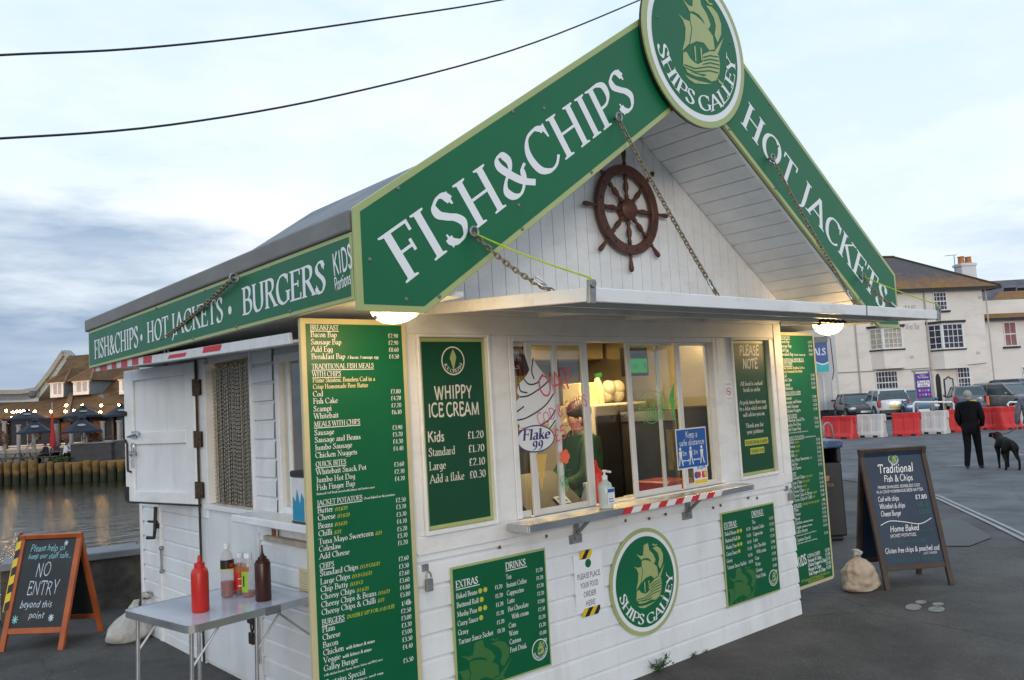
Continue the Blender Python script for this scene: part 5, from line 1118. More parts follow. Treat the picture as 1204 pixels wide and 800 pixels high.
b = MB(); b.box(2.74, 3.37, 1.225, 1.24, .15, 1.56); b.build('door', mat('black_glass', (.012, .012, .014), .2), fg, bevel=.004)
b = MB(); b.box(2.74, 3.37, 1.225, 1.24, 1.57, 1.64); b.build('top_rail', STEEL, fg)
bxn = thing('carton', 'cream cardboard carton with printed lines on top of the fridge', 'box', (2.72, 1.40, 1.66))
b = MB(); b.box(2.64, 2.86, 1.30, 1.5, 1.66, 1.84); b.build('box', mat('cardboard', (.60, .50, .28), .7), bxn, bevel=.004)
m = MB(); 
for i in range(5): m.box(2.66, 2.76, 1.70+i*.025, 1.706+i*.025, .001, .002, Fr((0, 1.30, 0)))
m.build('print', LETTERK, bxn)
sp = thing('spray_bottle', 'cream spray bottle with green trigger standing on top of the fridge', 'bottle', (2.92, 1.36, 1.66))
b = MB(); b.lathe([(.05, 0), (.055, .01), (.055, .13), (.025, .2), (.02, .22)], (0, 0, 0), 18); b.build('body', mat('cream_plastic', (1, 1, 1)), sp, smooth=True, local=True)
b = MB(); b.bar((-.02, 0, .235), (.05, 0, .245), .03, .035); b.tube([(.03, 0, .22), (.055, 0, .20), (.05, 0, .17)], .007, 6); b.build('trigger', mat('green_plastic', (.02, .15, .05), .4), sp, bevel=.004, local=True)
bg_ = MB(); rs = random.Random(9); 
for i in range(6): bg_.ball((3.06+.09*(i % 3)+rs.uniform(-.02, .02), 1.42+rs.uniform(-.04, .04), 1.73+.06*(i//3)), .075, 12, (1, .8, .9))
tag(bg_.build('plastic_bag', mat('pale_bag', (.55, .52, .42), .4, bump=1, bs=20), smooth='full'), 'crumpled pale plastic bag on top of the fridge', 'bag')
tl = thing('till_display', 'small green till display hanging at the top of the sliding pane', 'screen', (2.02, .25, 1.95))
b = MB(); b.box(1.93, 2.17, .16, .20, 1.84, 2.03); b.build('case', BLACK, tl, bevel=.004)
m = MB(); m.flat([(1.945, 1.86), (2.155, 1.86), (2.155, 1.955), (1.945, 1.955)], .0012, Fr((0, .16, 0))); m.build('screen', mat('green_screen', (.01, .12, .03), .3, emit=(.02, .35, .06), es=.5), tl)
m = MB(); text(m, '8', Fr((0, .16, 0)), 2.12, 1.89, .045, False, z=.002); text(m, '0.00', Fr((0, .16, 0)), 2.0, 1.89, .03, False, z=.002); m.build('digits', LETTERK, tl)
wm = thing('display_board', 'dark red warning board with pale letters at the top left pane', 'sign', (.85, .09, 1.9))
b = MB(); b.box(.80, 1.02, .075, .085, 1.86, 2.03); b.build('panel', mat('dark_red', (.12, .01, .01), .4), wm)
m = MB(); f4 = Fr((0, .075, 0)); text(m, 'WARNING', f4, .91, 1.985, .028, False, w=.17, align='c', z=.001, bold=1.5); text(m, 'VERY HOT!', f4, .91, 1.945, .028, False, w=.17, align='c', z=.001, bold=1.5); text(m, 'OILS', f4, .88, 1.90, .02, False, w=.1, align='c', z=.001, bold=1.5)
m.build('lettering', LETTER, wm)
kb = thing('sauce_bottle', 'red squeezy sauce bottle inside the hatch on the work counter', 'bottle', (1.78, .34, .92))
b = MB(); b.lathe([(.045, 0), (.05, .01), (.05, .25), (.04, .28)], (0, 0, 0), 18); b.build('body', RED, kb, smooth=True, local=True); b = MB(); b.lathe([(.04, .28), (.035, .31), (.015, .33), (.006, .38)], (0, 0, 0), 14); b.build('nozzle', RED, kb, smooth=True, local=True)
sb2 = thing('spray_bottle', 'white trigger spray bottle beside the red sauce bottle inside the hatch', 'bottle', (1.62, .28, .92))
b = MB(); b.lathe([(.04, 0), (.045, .01), (.045, .14), (.02, .2), (.018, .22)], (0, 0, 0), 18); b.build('body', SW, sb2, smooth=True, local=True); b = MB(); b.bar((-.02, 0, .235), (.06, 0, .24), .03, .03); b.tube([(.04, 0, .23), (.06, 0, .2)], .006, 6); b.build('trigger', SW, sb2, bevel=.004, local=True)
ct2 = thing('card_terminal', 'dark till with a white sticker behind the left panes', 'till', (1.22, .30, .92))
b = MB(); b.box(1.02, 1.50, .16, .46, .92, 1.05); b.add([(1.02, .16, 1.05), (1.5, .16, 1.05), (1.5, .46, 1.26), (1.02, .46, 1.26), (1.02, .46, 1.05), (1.5, .46, 1.05)], [(0, 1, 2, 3), (1, 5, 2), (0, 3, 4), (5, 4, 3, 2)]); b.build('case', BLACK, ct2, bevel=.006)
m = MB(); tf2 = Fr((1.34, .22, 1.095), (1, 0, 0), (0, .82, .57)); m.box(-.05, .05, -.035, .035, .002, .004, tf2); m.build('sticker', SW, ct2)
m = MB(); m.box(-.03, .03, -.02, .02, .0045, .005, tf2); m.build('mark', LETTERK, ct2)
for i, (x, y, lab) in enumerate(((2.02, .30, 'white and red printed chip tray by the sliding window'), (2.28, .34, 'open white and red chip carton further right behind the window'))):
    c = thing('food_carton', lab, 'carton', (x, y, .92), 'food cartons behind the sliding window')
    b = MB(); w = .12
    for k, (dx, dy) in enumerate(((w, 0), (-w, 0))): b.bar((dx*.85, -.08, .0), (dx*.85, .08, .0), .01, .01)
    b.add([(-.11, -.07, 0), (.11, -.07, 0), (.11, .07, 0), (-.11, .07, 0), (-.14, -.10, .10), (.14, -.10, .10), (.14, .10, .10), (-.14, .10, .10), (-.105, -.065, .006), (.105, -.065, .006), (.105, .065, .006), (-.105, .065, .006), (-.135, -.095, .10), (.135, -.095, .10), (.135, .095, .10), (-.135, .095, .10)],
      [(3, 2, 1, 0), (0, 1, 5, 4), (1, 2, 6, 5), (2, 3, 7, 6), (3, 0, 4, 7), (8, 9, 10, 11), (9, 8, 12, 13), (10, 9, 13, 14), (11, 10, 14, 15), (8, 11, 15, 12), (4, 5, 13, 12), (5, 6, 14, 13), (6, 7, 15, 14), (7, 4, 12, 15)])
    b.build('tray', SW, c, local=True)
    m = MB(); m.add([(-.13, -.0895, .06), (.13, -.0895, .06), (.135, -.0975, .085), (-.135, -.0975, .085)], [(0, 1, 2, 3)]); m.build('red_band', REDT, c, local=True)
hb = MB(); hb.box(2.35, 2.62, .2, .5, .92, 1.10); tag(hb.build('storage_box', mat('dark_red_plastic', (.2, .015, .02), .4), bevel=.01), 'dark red box behind the right window pane', 'box')
ws = thing('hazard_label', 'yellow hazard label stuck inside the right pane', 'sticker', (2.38, .12, 1.66))
ff5 = Fr((0, .12, 0)); b = MB(); b.box(2.30, 2.45, 1.60, 1.67, 0, .002, ff5); b.build('label', YEL, ws)
m = MB(); m.flat([(2.32, 1.61), (2.37, 1.61), (2.345, 1.655)], .003, ff5); m.flat([(2.385, 1.61), (2.435, 1.61), (2.41, 1.655)], .003, ff5); m.build('mark', LETTERK, ws)
db = thing('storage_cabinet', 'dark cabinet against the back partition inside the hatch', 'cabinet', (1.7, 2.1, .06))
b = MB(); b.box(1.02, 2.58, 1.88, 2.34, .06, 1.50); b.build('body', mat('dark_laminate', (.035, .035, .038), .5), db, bevel=.008)
b = MB()
for x in (1.5, 2.05): b.box(x-.004, x+.004, 1.874, 1.88, .1, 1.46)
b.build('door_gap', BLACK, db)
im = thing('ice_cream_machine', 'dark steel soft ice cream machine behind the cone sticker', 'machine', (1.22, .95, .92))
b = MB(); b.box(1.05, 1.42, .78, 1.22, .93, 1.68); b.build('body', mat('dark_steel', (.05, .05, .052), .35, .6, var=.2), im, bevel=.015); b = MB(); b.lathe([(.03, 0), (.04, .05), (.03, .12)], (1.23, .75, 1.25), 12); b.tube([(1.23, .77, 1.36), (1.23, .68, 1.42)], .01, 8); b.build('nozzle', STEEL, im, smooth=True)
fr_ = thing('fryer_range', 'dark steel fryer range along the right wall inside the hatch', 'fryer', (3.25, .8, .06))
b = MB(); b.box(3.02, 3.44, .64, 1.22, .06, 1.60); b.build('body', mat('dark_steel', (.05, .05, .052), .35, .6, var=.2), fr_, bevel=.01)
b = MB(); b.box(3.005, 3.02, .66, 1.2, 1.50, 1.58); b.build('control_strip', STEEL, fr_)
# side counter dispenser
bd = thing('napkin_dispenser', 'white box with a blue splash and dark lid on the harbour side counter', 'dispenser', (-.12, .64, 1.13))
b = MB(); b.box(-.20, -.04, .56, .72, 1.135, 1.375); b.build('body', mat('white_plastic', (.7, .7, .7), .35), bd, bevel=.008)
b = MB(); b.box(-.205, -.035, .555, .725, 1.375, 1.41); b.box(-.205, -.035, .555, .725, 1.131, 1.145); b.build('lid', BLACK, bd, bevel=.008)
for fr_ in (Fr((-.2015, .72, 1.145), (0, -1, 0), (0, 0, 1)), Fr((-.20, .5585, 1.145), (1, 0, 0), (0, 0, 1))):
    m = MB(); m.flat([(.012, .0), (.148, .0), (.148, .12), (.12, .15), (.10, .09), (.07, .17), (.05, .10), (.02, .13)], .0, fr_); m.build('blue_splash', mat('splash_blue', (.02, .28, .45), .3), bd)
# ================================================================ PEOPLE
SKIN = mat('skin', (.50, .30, .21), .5, var=.06, vs=10)
def skin(name, nodes, edges, m, parent, sub=2, root=None, label=None):
    names = list(nodes); idx = {k: i for i, k in enumerate(names)}
    me = bpy.data.meshes.new(name+'_tmp'); me.from_pydata([nodes[k][0] for k in names], [(idx[a], idx[b]) for a, b in edges], []); me.update()
    o = bpy.data.objects.new(name+'_tmp', me); COL.objects.link(o)
    sm = o.modifiers.new('skin', 'SKIN'); sm.use_smooth_shade = True
    for i, k in enumerate(names):
        r = nodes[k][1]; r = r if isinstance(r, tuple) else (r, r)
        me.skin_vertices[0].data[i].radius = r
    me.skin_vertices[0].data[idx[root] if root else 0].use_root = True
    ss = o.modifiers.new('sub', 'SUBSURF'); ss.levels = sub; ss.render_levels = sub
    bpy.context.view_layer.update(); dg = bpy.context.evaluated_depsgraph_get()
    m2 = bpy.data.meshes.new_from_object(o.evaluated_get(dg)); m2.name = name
    bpy.data.objects.remove(o); m2.materials.clear(); m2.materials.append(m); m2.shade_smooth()
    r = bpy.data.objects.new(name, m2); COL.objects.link(r); r.parent = parent
    if label: r['label'] = label
    return r
def person(label, loc, rz, H, pose, jm, tm, hm, sm_, group=None):
    """local frame: faces +Y, feet at z 0; pose gives joints"""
    t = thing('person', label, 'person', loc, group); t.rotation_euler = (0, 0, rz); s = H/1.72
    J = {'pelvis': (0, 0, .92), 'waist': (0, 0, 1.06), 'chest': (0, .01, 1.26), 'upper': (0, 0, 1.40), 'neck': (0, .01, 1.48), 'head': (0, .03, 1.56), 'crown': (0, .02, 1.66),
         'hipL': (-.09, 0, .88), 'kneeL': (-.10, .03, .49), 'ankL': (-.10, 0, .09), 'toeL': (-.11, .15, .04),
         'hipR': (.09, 0, .88), 'kneeR': (.10, .03, .49), 'ankR': (.10, 0, .09), 'toeR': (.11, .15, .04),
         'shL': (-.18, 0, 1.40), 'elL': (-.26, -.02, 1.13), 'wrL': (-.25, .06, .89), 'shR': (.18, 0, 1.40), 'elR': (.26, -.02, 1.13), 'wrR': (.25, .06, .89)}
    J.update(pose); V = {k: Vector(v)*s for k, v in J.items()}
    R = {'pelvis': (.13, .10), 'waist': (.12, .09), 'chest': (.15, .10), 'upper': (.13, .09), 'neck': .05, 'head': (.075, .09), 'crown': (.06, .075), 'hipL': .085, 'hipR': .085, 'kneeL': .055, 'kneeR': .055, 'ankL': .04, 'ankR': .04, 'toeL': .035, 'toeR': .035,
         'shL': .055, 'shR': .055, 'elL': .04, 'elR': .04, 'wrL': .026, 'wrR': .026}
    nd = {k: (V[k], tuple(q*s for q in R[k]) if isinstance(R[k], tuple) else R[k]*s) for k in V}
    E_ = [('pelvis', 'waist'), ('waist', 'chest'), ('chest', 'upper'), ('upper', 'neck'), ('neck', 'head'), ('head', 'crown'), ('pelvis', 'hipL'), ('hipL', 'kneeL'), ('kneeL', 'ankL'), ('ankL', 'toeL'), ('pelvis', 'hipR'), ('hipR', 'kneeR'), ('kneeR', 'ankR'), ('ankR', 'toeR'), ('upper', 'shL'), ('shL', 'elL'), ('elL', 'wrL'), ('upper', 'shR'), ('shR', 'elR'), ('elR', 'wrR')]
    for sd in 'LR':
        w = V['wr'+sd]; d = (w-V['el'+sd]).normalized(); sx = 1 if sd == 'R' else -1; a = Vector((0, 1, 0)); a = (a-d*a.dot(d)).normalized(); fwd = Vector((-sx, 0, 0))
        nd['palm'+sd] = (w+d*.06*s, (.018*s, .032*s)); E_.append(('wr'+sd, 'palm'+sd))
        for i, (off, ln) in enumerate(((.03, .065), (.01, .078), (-.01, .072), (-.028, .055))):
            k = 'f%d%s' % (i, sd); nd[k] = (w+d*.10*s+a*off*s, .0095*s); nd[k+'b'] = (w+d*(.10+ln*.6)*s+a*off*s+fwd*.012*s, .0088*s); nd[k+'c'] = (w+d*(.10+ln*.9)*s+a*off*s+fwd*.03*s, .0075*s)
            E_ += [('palm'+sd, k), (k, k+'b'), (k+'b', k+'c')]
        nd['th'+sd] = (w+d*.045*s+a*.045*s, .010*s); nd['tb'+sd] = (w+d*.08*s+a*.06*s+fwd*.01*s, .009*s); E_ += [('palm'+sd, 'th'+sd), ('th'+sd, 'tb'+sd)]
    body = skin('body', nd, E_, SKIN, t, 2, 'pelvis')
    # clothes grown a little larger than the body
    def sub(names, f=1.12, add=.012): return {k: (V[k], (tuple(q*s*f+add for q in R[k]) if isinstance(R[k], tuple) else R[k]*s*f+add)) for k in names}
    c = sub(['pelvis', 'waist', 'chest', 'upper', 'shL', 'elL', 'wrL', 'shR', 'elR', 'wrR'], 1.15, .018)
    c['hem'] = (V['pelvis']-Vector((0, 0, (.13 if V['hipL'].z > .7*s else .02)*s)), (.20*s, .165*s)); c['pelvis'] = (V['pelvis'], (.185*s, .15*s)); c['waist'] = (V['waist'], (.188*s, .155*s)); c['chest'] = (V['chest'], (.20*s, .16*s)); c['upper'] = (V['upper'], (.155*s, .125*s))
    for q in ('shL', 'shR', 'elL', 'elR'): c[q] = (c[q][0], .082*s if q[0] == 's' else .068*s)
    for q in ('wrL', 'wrR'): c[q] = (c[q][0], .05*s); c['coll'] = (V['neck']+Vector((0, -.005, .01))*s, .072*s)
    skin('jacket', c, [('pelvis', 'waist'), ('waist', 'chest'), ('chest', 'upper'), ('upper', 'coll'), ('pelvis', 'hem'), ('upper', 'shL'), ('shL', 'elL'), ('elL', 'wrL'), ('upper', 'shR'), ('shR', 'elR'), ('elR', 'wrR')], jm, t, 2, 'chest')
    c = sub(['pelvis', 'hipL', 'kneeL', 'ankL', 'hipR', 'kneeR', 'ankR'], 1.12, .016)
    for q in 'LR': c['cuf'+q] = (V['ank'+q]-Vector((0, 0, .045*s)), .058*s)
    skin('trousers', c, [('ankL', 'cufL'), ('ankR', 'cufR'), ('pelvis', 'hipL'), ('hipL', 'kneeL'), ('kneeL', 'ankL'), ('pelvis', 'hipR'), ('hipR', 'kneeR'), ('kneeR', 'ankR')], tm, t, 2, 'pelvis')
    for sd in 'LR':
        a, b_ = V['ank'+sd], V['toe'+sd]; d = (b_-a); d.z = 0; d.normalize(); zz = min(a.z, b_.z)
        skin('shoe', {'h': (a-d*.05*s+Vector((0, 0, -.035*s)), (.045*s, .045*s)), 'm': (a+d*.06*s+Vector((0, 0, -.04*s)), (.048*s, .04*s)), 't': (Vector((b_.x, b_.y, zz))+d*.05*s, (.042*s, .03*s))}, [('h', 'm'), ('m', 't')], sm_, t, 2)
    hd = V['head']; b = MB(); fwd = Vector((0, 1, 0))
    b.ball(V['crown']+Vector((0, -.018*s, -.03*s)), .098*s, 16, (.92, 1.08, 1.0)); b.ball(hd+Vector((0, -.045*s, .0)), .075*s, 12, (1.05, .9, 1.0))
    b.build('hair', hm, t, smooth='full', local=True)
    b = MB()
    b.add([hd+Vector(q)*s for q in ((-.012, .085, -.005), (.012, .085, -.005), (0, .118, -.012), (0, .09, .035))], [(0, 1, 2), (0, 2, 3), (1, 3, 2), (0, 3, 1)]); 
    for q in (-.085, .085): b.ball(hd+Vector((q, .0, .0))*s, .022*s, 8, (.4, .8, 1.2))
    b.build('nose_and_ears', SKIN, t, smooth=True, local=True)
    b = MB()
    for q in (-.03, .03): b.ball(hd+Vector((q, .082, .028))*s, .010*s, 6)
    b.bar(hd+Vector((-.025, .088, -.04))*s, hd+Vector((.025, .088, -.04))*s, .006, .006); b.build('eyes_and_mouth', mat('dark_feature', (.08, .03, .03), .4), t, local=True)
    return t
CLB = mat('black_jacket', (.006, .006, .008), .8, var=.3, vs=14, bump=.8, bs=9, spec=.15); CLN = mat('black_trousers', (.006, .006, .009), .85, var=.25, vs=10, bump=.6, bs=14, spec=.15)
GREYH = mat('grey_hair', (.32, .30, .28), .6, var=.3, vs=60, bump=.6, bs=90); SHOEB = mat('black_shoe', (.015, .014, .014), .35)
pm = G(1146, 551)
hx = math.atan2(-(pm.x-CX), (pm.y-CY))
walk = {'kneeL': (-.09, -.02, .49), 'ankL': (-.12, -.14, .10), 'toeL': (-.13, .0, .045), 'kneeR': (.10, .10, .50), 'ankR': (.13, .02, .09), 'toeR': (.14, .17, .04), 'wrL': (-.20, .10, .93), 'elL': (-.245, -.05, 1.14), 'wrR': (.21, .12, .92), 'elR': (.25, -.05, 1.14)}
person('grey haired person in black jacket and black trousers walking away across the road', (pm.x, pm.y, gz(pm.x)), hx-.12, 1.70, walk, CLB, CLN, GREYH, SHOEB)
p2 = G(1220, 547)
dwalk = {'kneeL': (-.10, .10, .50), 'ankL': (-.11, .05, .09), 'toeL': (-.11, .2, .04), 'kneeR': (.10, -.02, .49), 'ankR': (.11, -.14, .1), 'toeR': (.11, .0, .04), 'elL': (-.27, -.05, 1.14), 'wrL': (-.30, .02, .88)}
GJ = mat('grey_jacket', (.13, .13, .17), .7, var=.2, vs=12, bump=.6, bs=12); BJ = mat('blue_jeans', (.03, .045, .11), .7, var=.2, vs=20)
person('person in grey jacket and blue jeans at the right edge holding a dog lead', (p2.x+.0, p2.y, gz(p2.x)), hx-.1, 1.74, dwalk, GJ, BJ, mat('brown_hair', (.06, .035, .02), .6), SHOEB)
# dog
pd = G(1185, 552)
dg_ = thing('dog', 'black dog on a lead standing on the road with its back to the camera', 'dog', (pd.x, pd.y, gz(pd.x)))
dg_.rotation_euler = (0, 0, hx+.22); dg_.scale = (1.15, 1.08, 1.08)
FUR = mat('black_fur', (.006, .0055, .005), .7, var=.4, vs=20, bump=.6, bs=60, spec=.2)
dn = {'rump': ((0, -.32, .50), (.095, .11)), 'loin': ((0, -.12, .52), (.085, .10)), 'belly': ((0, .04, .50), (.10, .12)), 'chest': ((0, .22, .49), (.105, .15)), 'wither': ((0, .30, .56), (.08, .10)), 'neck': ((-.02, .42, .64), .07), 'head': ((-.05, .52, .67), (.068, .07)), 'muz': ((-.08, .62, .63), .042), 'nose': ((-.09, .69, .62), .028),
 'tail1': ((0, -.42, .50), .025), 'tail2': ((.02, -.50, .38), .016), 'tail3': ((.02, -.52, .26), .009),
 'earL': ((-.12, .49, .68), .018), 'earLt': ((-.14, .50, .61), .010), 'earR': ((.03, .49, .69), .018), 'earRt': ((.055, .50, .62), .010)}
de = [('rump', 'loin'), ('loin', 'belly'), ('belly', 'chest'), ('chest', 'wither'), ('wither', 'neck'), ('neck', 'head'), ('head', 'muz'), ('muz', 'nose'), ('rump', 'tail1'), ('tail1', 'tail2'), ('tail2', 'tail3'), ('head', 'earL'), ('earL', 'earLt'), ('head', 'earR'), ('earR', 'earRt')]
for sd, x in (('l', -.085), ('r', .085)):
    o_ = .05 if sd == 'l' else -.04
    dn['hip'+sd] = ((x, -.30, .42), (.055, .075)); dn['stif'+sd] = ((x*1.1, -.22+o_*.5, .33), .048); dn['hock'+sd] = ((x*1.15, -.38+o_, .19), .023); dn['hf'+sd] = ((x*1.15, -.36+o_, .05), .020); dn['hp'+sd] = ((x*1.15, -.31+o_, .02), .024)
    de += [('rump', 'hip'+sd), ('hip'+sd, 'stif'+sd), ('stif'+sd, 'hock'+sd), ('hock'+sd, 'hf'+sd), ('hf'+sd, 'hp'+sd)]
    dn['sh'+sd] = ((x, .26, .42), .055); dn['elb'+sd] = ((x, .22-o_, .30), .036); dn['car'+sd] = ((x, .25-o_, .17), .024); dn['ff'+sd] = ((x, .24-o_, .04), .019); dn['fp'+sd] = ((x, .28-o_, .02), .025)
    de += [('chest', 'sh'+sd), ('sh'+sd, 'elb'+sd), ('elb'+sd, 'car'+sd), ('car'+sd, 'ff'+sd), ('ff'+sd, 'fp'+sd)]
dn = {k: (Vector(a), r) for k, (a, r) in dn.items()}
skin('body', dn, de, FUR, dg_, 2, 'belly')
b = MB(); b.tube([Vector((-.02, .42, .64))+Vector((.08*math.cos(a), .02*math.sin(a), .08*math.sin(a))) for a in [2*PI*k/16 for k in range(16)]], .01, 6, True); b.build('collar', mat('red_collar', (.3, .02, .02)), dg_, local=True)
mr = Matrix.Rotation(hx+.22, 3, 'Z') @ Vector((-.0, .40, .72)); d0 = Vector((pd.x, pd.y, gz(pd.x)))+mr
d1 = Vector((p2.x, p2.y, gz(p2.x)))+Matrix.Rotation(hx-.1, 3, 'Z') @ Vector((-.31, .04, .84))
b = MB(); b.tube([d0.lerp(d1, i/8)+Vector((0, 0, -.05*4*(i/8)*(1-i/8))) for i in range(9)], .008, 6); tag(b.build('dog_lead', BLACK), 'thin black lead from the hand at the right edge to the dog', 'lead')
# the server behind the window
sv_ = on(680, 470, 1, 1.05)
APR = mat('green_uniform', (.005, .045, .018), .7, var=.15, vs=10, bump=.5, bs=10)
person('server in green uniform with dark hair working behind the left window panes', (sv_.x, 1.05, .06), 1.2, 1.64, {'wrL': (-.12, .32, 1.02), 'elL': (-.25, .08, 1.12), 'wrR': (.12, .34, 1.02), 'elR': (.25, .08, 1.12)}, APR, CLN, mat('dark_hair', (.02, .012, .008), .5, bump=.5, bs=80), SHOEB)
# ================================================================ NEAR OBJECTS
TZ = .73
Nn = on(222, 738, 2, TZ); Ll = on(152, 716, 2, TZ)
e2 = (Ll-Nn); wT = e2.length; e2.normalize(); e1 = Vector((e2.y, -e2.x, 0))
if e1.x < 0: e1 = -e1
e1 = (Matrix.Rotation(math.radians(3), 3, 'Z') @ e1); e2 = Vector((-e1.y, e1.x, 0))
tfr = Fr((Nn.x, Nn.y, 0), e1, e2); LT = .74
tb = thing('folding_table', 'small white folding table with aluminium edge carrying the sauce bottles', 'table', (Nn.x, Nn.y, 0))
def rrect(x0, x1, y0, y1, r, n=5):
    out = []
    for cx, cy, a0 in ((x1-r, y1-r, 0), (x0+r, y1-r, 90), (x0+r, y0+r, 180), (x1-r, y0+r, 270)):
        for k in range(n+1): a = math.radians(a0+90*k/n); out.append((cx+r*math.cos(a), cy+r*math.sin(a)))
    return out
b = MB(); b.prism(rrect(.004, LT-.004, .004, wT-.004, .04), TZ-.014, TZ, tfr); b.build('tabletop', mat('table_laminate', (.58, .61, .70), .10, var=.05, vs=3, stain=(.30, .33, .4), stain_amt=.4, stain_scale=(5, 5, 5)), tb)
b = MB(); q = rrect(0, LT, 0, wT, .045)+[]; 
vs = [tfr.p(x, y, z) for z in (TZ-.034, TZ+.002) for x, y in q]+[tfr.p(LT/2+(x-LT/2)*.985, wT/2+(y-wT/2)*.985, z) for z in (TZ-.034, TZ+.002) for x, y in q]; n = len(q)
fs = []
for i in range(n):
    j = (i+1) % n; fs += [(i, j, n+j, n+i), (2*n+j, 2*n+i, 3*n+i, 3*n+j), (n+i, n+j, 3*n+j, 3*n+i), (j, i, 2*n+i, 2*n+j)]
ALU = mat('brushed_aluminium', (.58, .58, .58), .35, .9, var=.1, vs=8)
b.add(vs, fs); b.build('edge_trim', ALU, tb)
b = MB(); b.box(LT*.56, LT*.56+.09, -.003, .0, TZ-.040, TZ-.002, tfr); b.build('hinge_clip', GALV, tb)
for i, (x, y) in enumerate(((.05, .07), (.05, wT-.07), (LT*.54, .06), (LT*.54, wT-.06))):
    b = MB(); b.tube([tfr.p(x, y, TZ-.04), tfr.p(x-.015, y, .012)], .0105, 10); b.lathe([(.014, 0), (.014, .02)], tfr.p(x-.015, y, 0), 10); b.build('leg', ALU, tb, smooth=True)
    b = MB(); b.tube([tfr.p(x-.008, y, TZ-.22), tfr.p(x+.16, y, TZ-.03)], .006, 6); b.build('brace', ALU, tb)
for x in (.05, LT*.54):
    b = MB(); b.tube([tfr.p(x-.01, .07, .25), tfr.p(x-.01, wT-.07, .25)], .008, 8); b.build('crossbar', ALU, tb)
b = MB(); b.tube([tfr.p(LT*.66, .03, TZ-.03), tfr.p(LT*.98, .05, TZ-.22)], .006, 6); b.build('brace', ALU, tb)
def bottle(u, v, label, name, parts, group=None):
    p = on(u, v, 2, TZ+.001); t = thing(name, label, 'sauce bottle', (p.x, p.y, TZ+.001), 'sauce bottles on the folding table')
    for nm, prof, m in parts: b = MB(); b.lathe(prof, (0, 0, 0), 28); b.build(nm, m, t, smooth=True, local=True)
    return t, p
bottle(236, 719, 'bright red squeezy ketchup bottle, nearest the free end of the folding table', 'ketchup_bottle', [('body', [(.040, 0), (.0435, .006), (.0435, .19), (.038, .212), (.028, .222)], RED), ('nozzle', [(.026, .222), (.026, .245), (.010, .25), (.009, .275), (.006, .284)], RED)])
CLR = mat('cloudy_plastic', (.55, .50, .50), .15, var=.1, vs=30, alpha=.28); SAU = mat('red_sauce', (.32, .012, .008), .3, var=.2, vs=20); SAUD = mat('dark_sauce', (.055, .02, .02), .35, var=.3, vs=25)
def wrap(t, z0, z1, r, m, a0=-2.6, a1=-.6, name='label'):
    b = MB(); vs = []; n = 14
    for i in range(n+1):
        a = a0+(a1-a0)*i/n
        for z in (z0, z1): vs.append((r*math.cos(a), r*math.sin(a), z))
    b.add(vs, [(2*i, 2*i+2, 2*i+3, 2*i+1) for i in range(n)]); b.build(name, m, t, local=True, smooth=True)
t, p = bottle(268, 702, 'clear bottle a third full of red sauce with a black label, behind the ketchup bottle', 'sauce_bottle', [('sauce', [(.028, .004), (.034, .01), (.034, .085), (.03, .086)], SAU), ('body', [(.033, 0), (.037, .008), (.037, .09), (.0345, .12), (.037, .15), (.037, .20), (.028, .235), (.014, .255), (.013, .262)], CLR), ('cap', [(.016, .262), (.016, .288), (.010, .292)], SW)])
wrap(t, .155, .205, .0378, BLACK, -3.1, 0); wrap(t, .150, .157, .038, YEL, -3.1, 0, 'label_band'); wrap(t, .165, .185, .0384, RED, -1.6, -.9, 'label_patch')
t, p = bottle(283, 699, 'small dark sauce bottle with a red label beside the clear sauce bottle', 'sauce_bottle', [('sauce', [(.03, .004), (.033, .01), (.033, .15), (.028, .17)], SAUD), ('body', [(.033, 0), (.036, .008), (.036, .15), (.034, .185), (.022, .205)], CLR), ('cap', [(.021, .203), (.021, .226), (.017, .230)], SW)])
wrap(t, .03, .125, .0368, RED, -3.1, 0); wrap(t, .125, .165, .0368, mat('label_orange', (.4, .12, .03), .4), -3.1, 0, 'label_band'); wrap(t, .05, .056, .0374, SW, -2.3, -1.0, 'label_print'); wrap(t, .09, .094, .0374, SW, -2.3, -1.0, 'label_print')
t, p = bottle(293, 701.5, 'cloudy nearly empty sauce bottle with a lime green label, just left of the brown bottle', 'sauce_bottle', [('sauce', [(.03, .004), (.033, .01), (.033, .03), (.028, .031)], SAU), ('body', [(.034, 0), (.037, .008), (.037, .16), (.034, .19), (.022, .21)], CLR), ('cap', [(.022, .208), (.022, .23), (.018, .235)], SW)])
wrap(t, .03, .14, .0378, mat('label_lime', (.30, .55, .03), .4), -3.4, -2.1); wrap(t, .14, .165, .0378, mat('label_orange', (1, 1, 1)), -3.2, -1.9, 'label_band'); wrap(t, .06, .12, .0384, BLACK, -2.85, -2.6, 'label_print')
bottle(310, 706, 'dark brown squeezy sauce bottle with a long nozzle, nearest the kiosk wall', 'brown_sauce_bottle', [('body', [(.039, 0), (.042, .006), (.042, .195), (.040, .20)], BROWN), ('nozzle', [(.036, .20), (.036, .212), (.024, .218), (.024, .228), (.014, .235), (.007, .25), (.004, .292)], BROWN)])
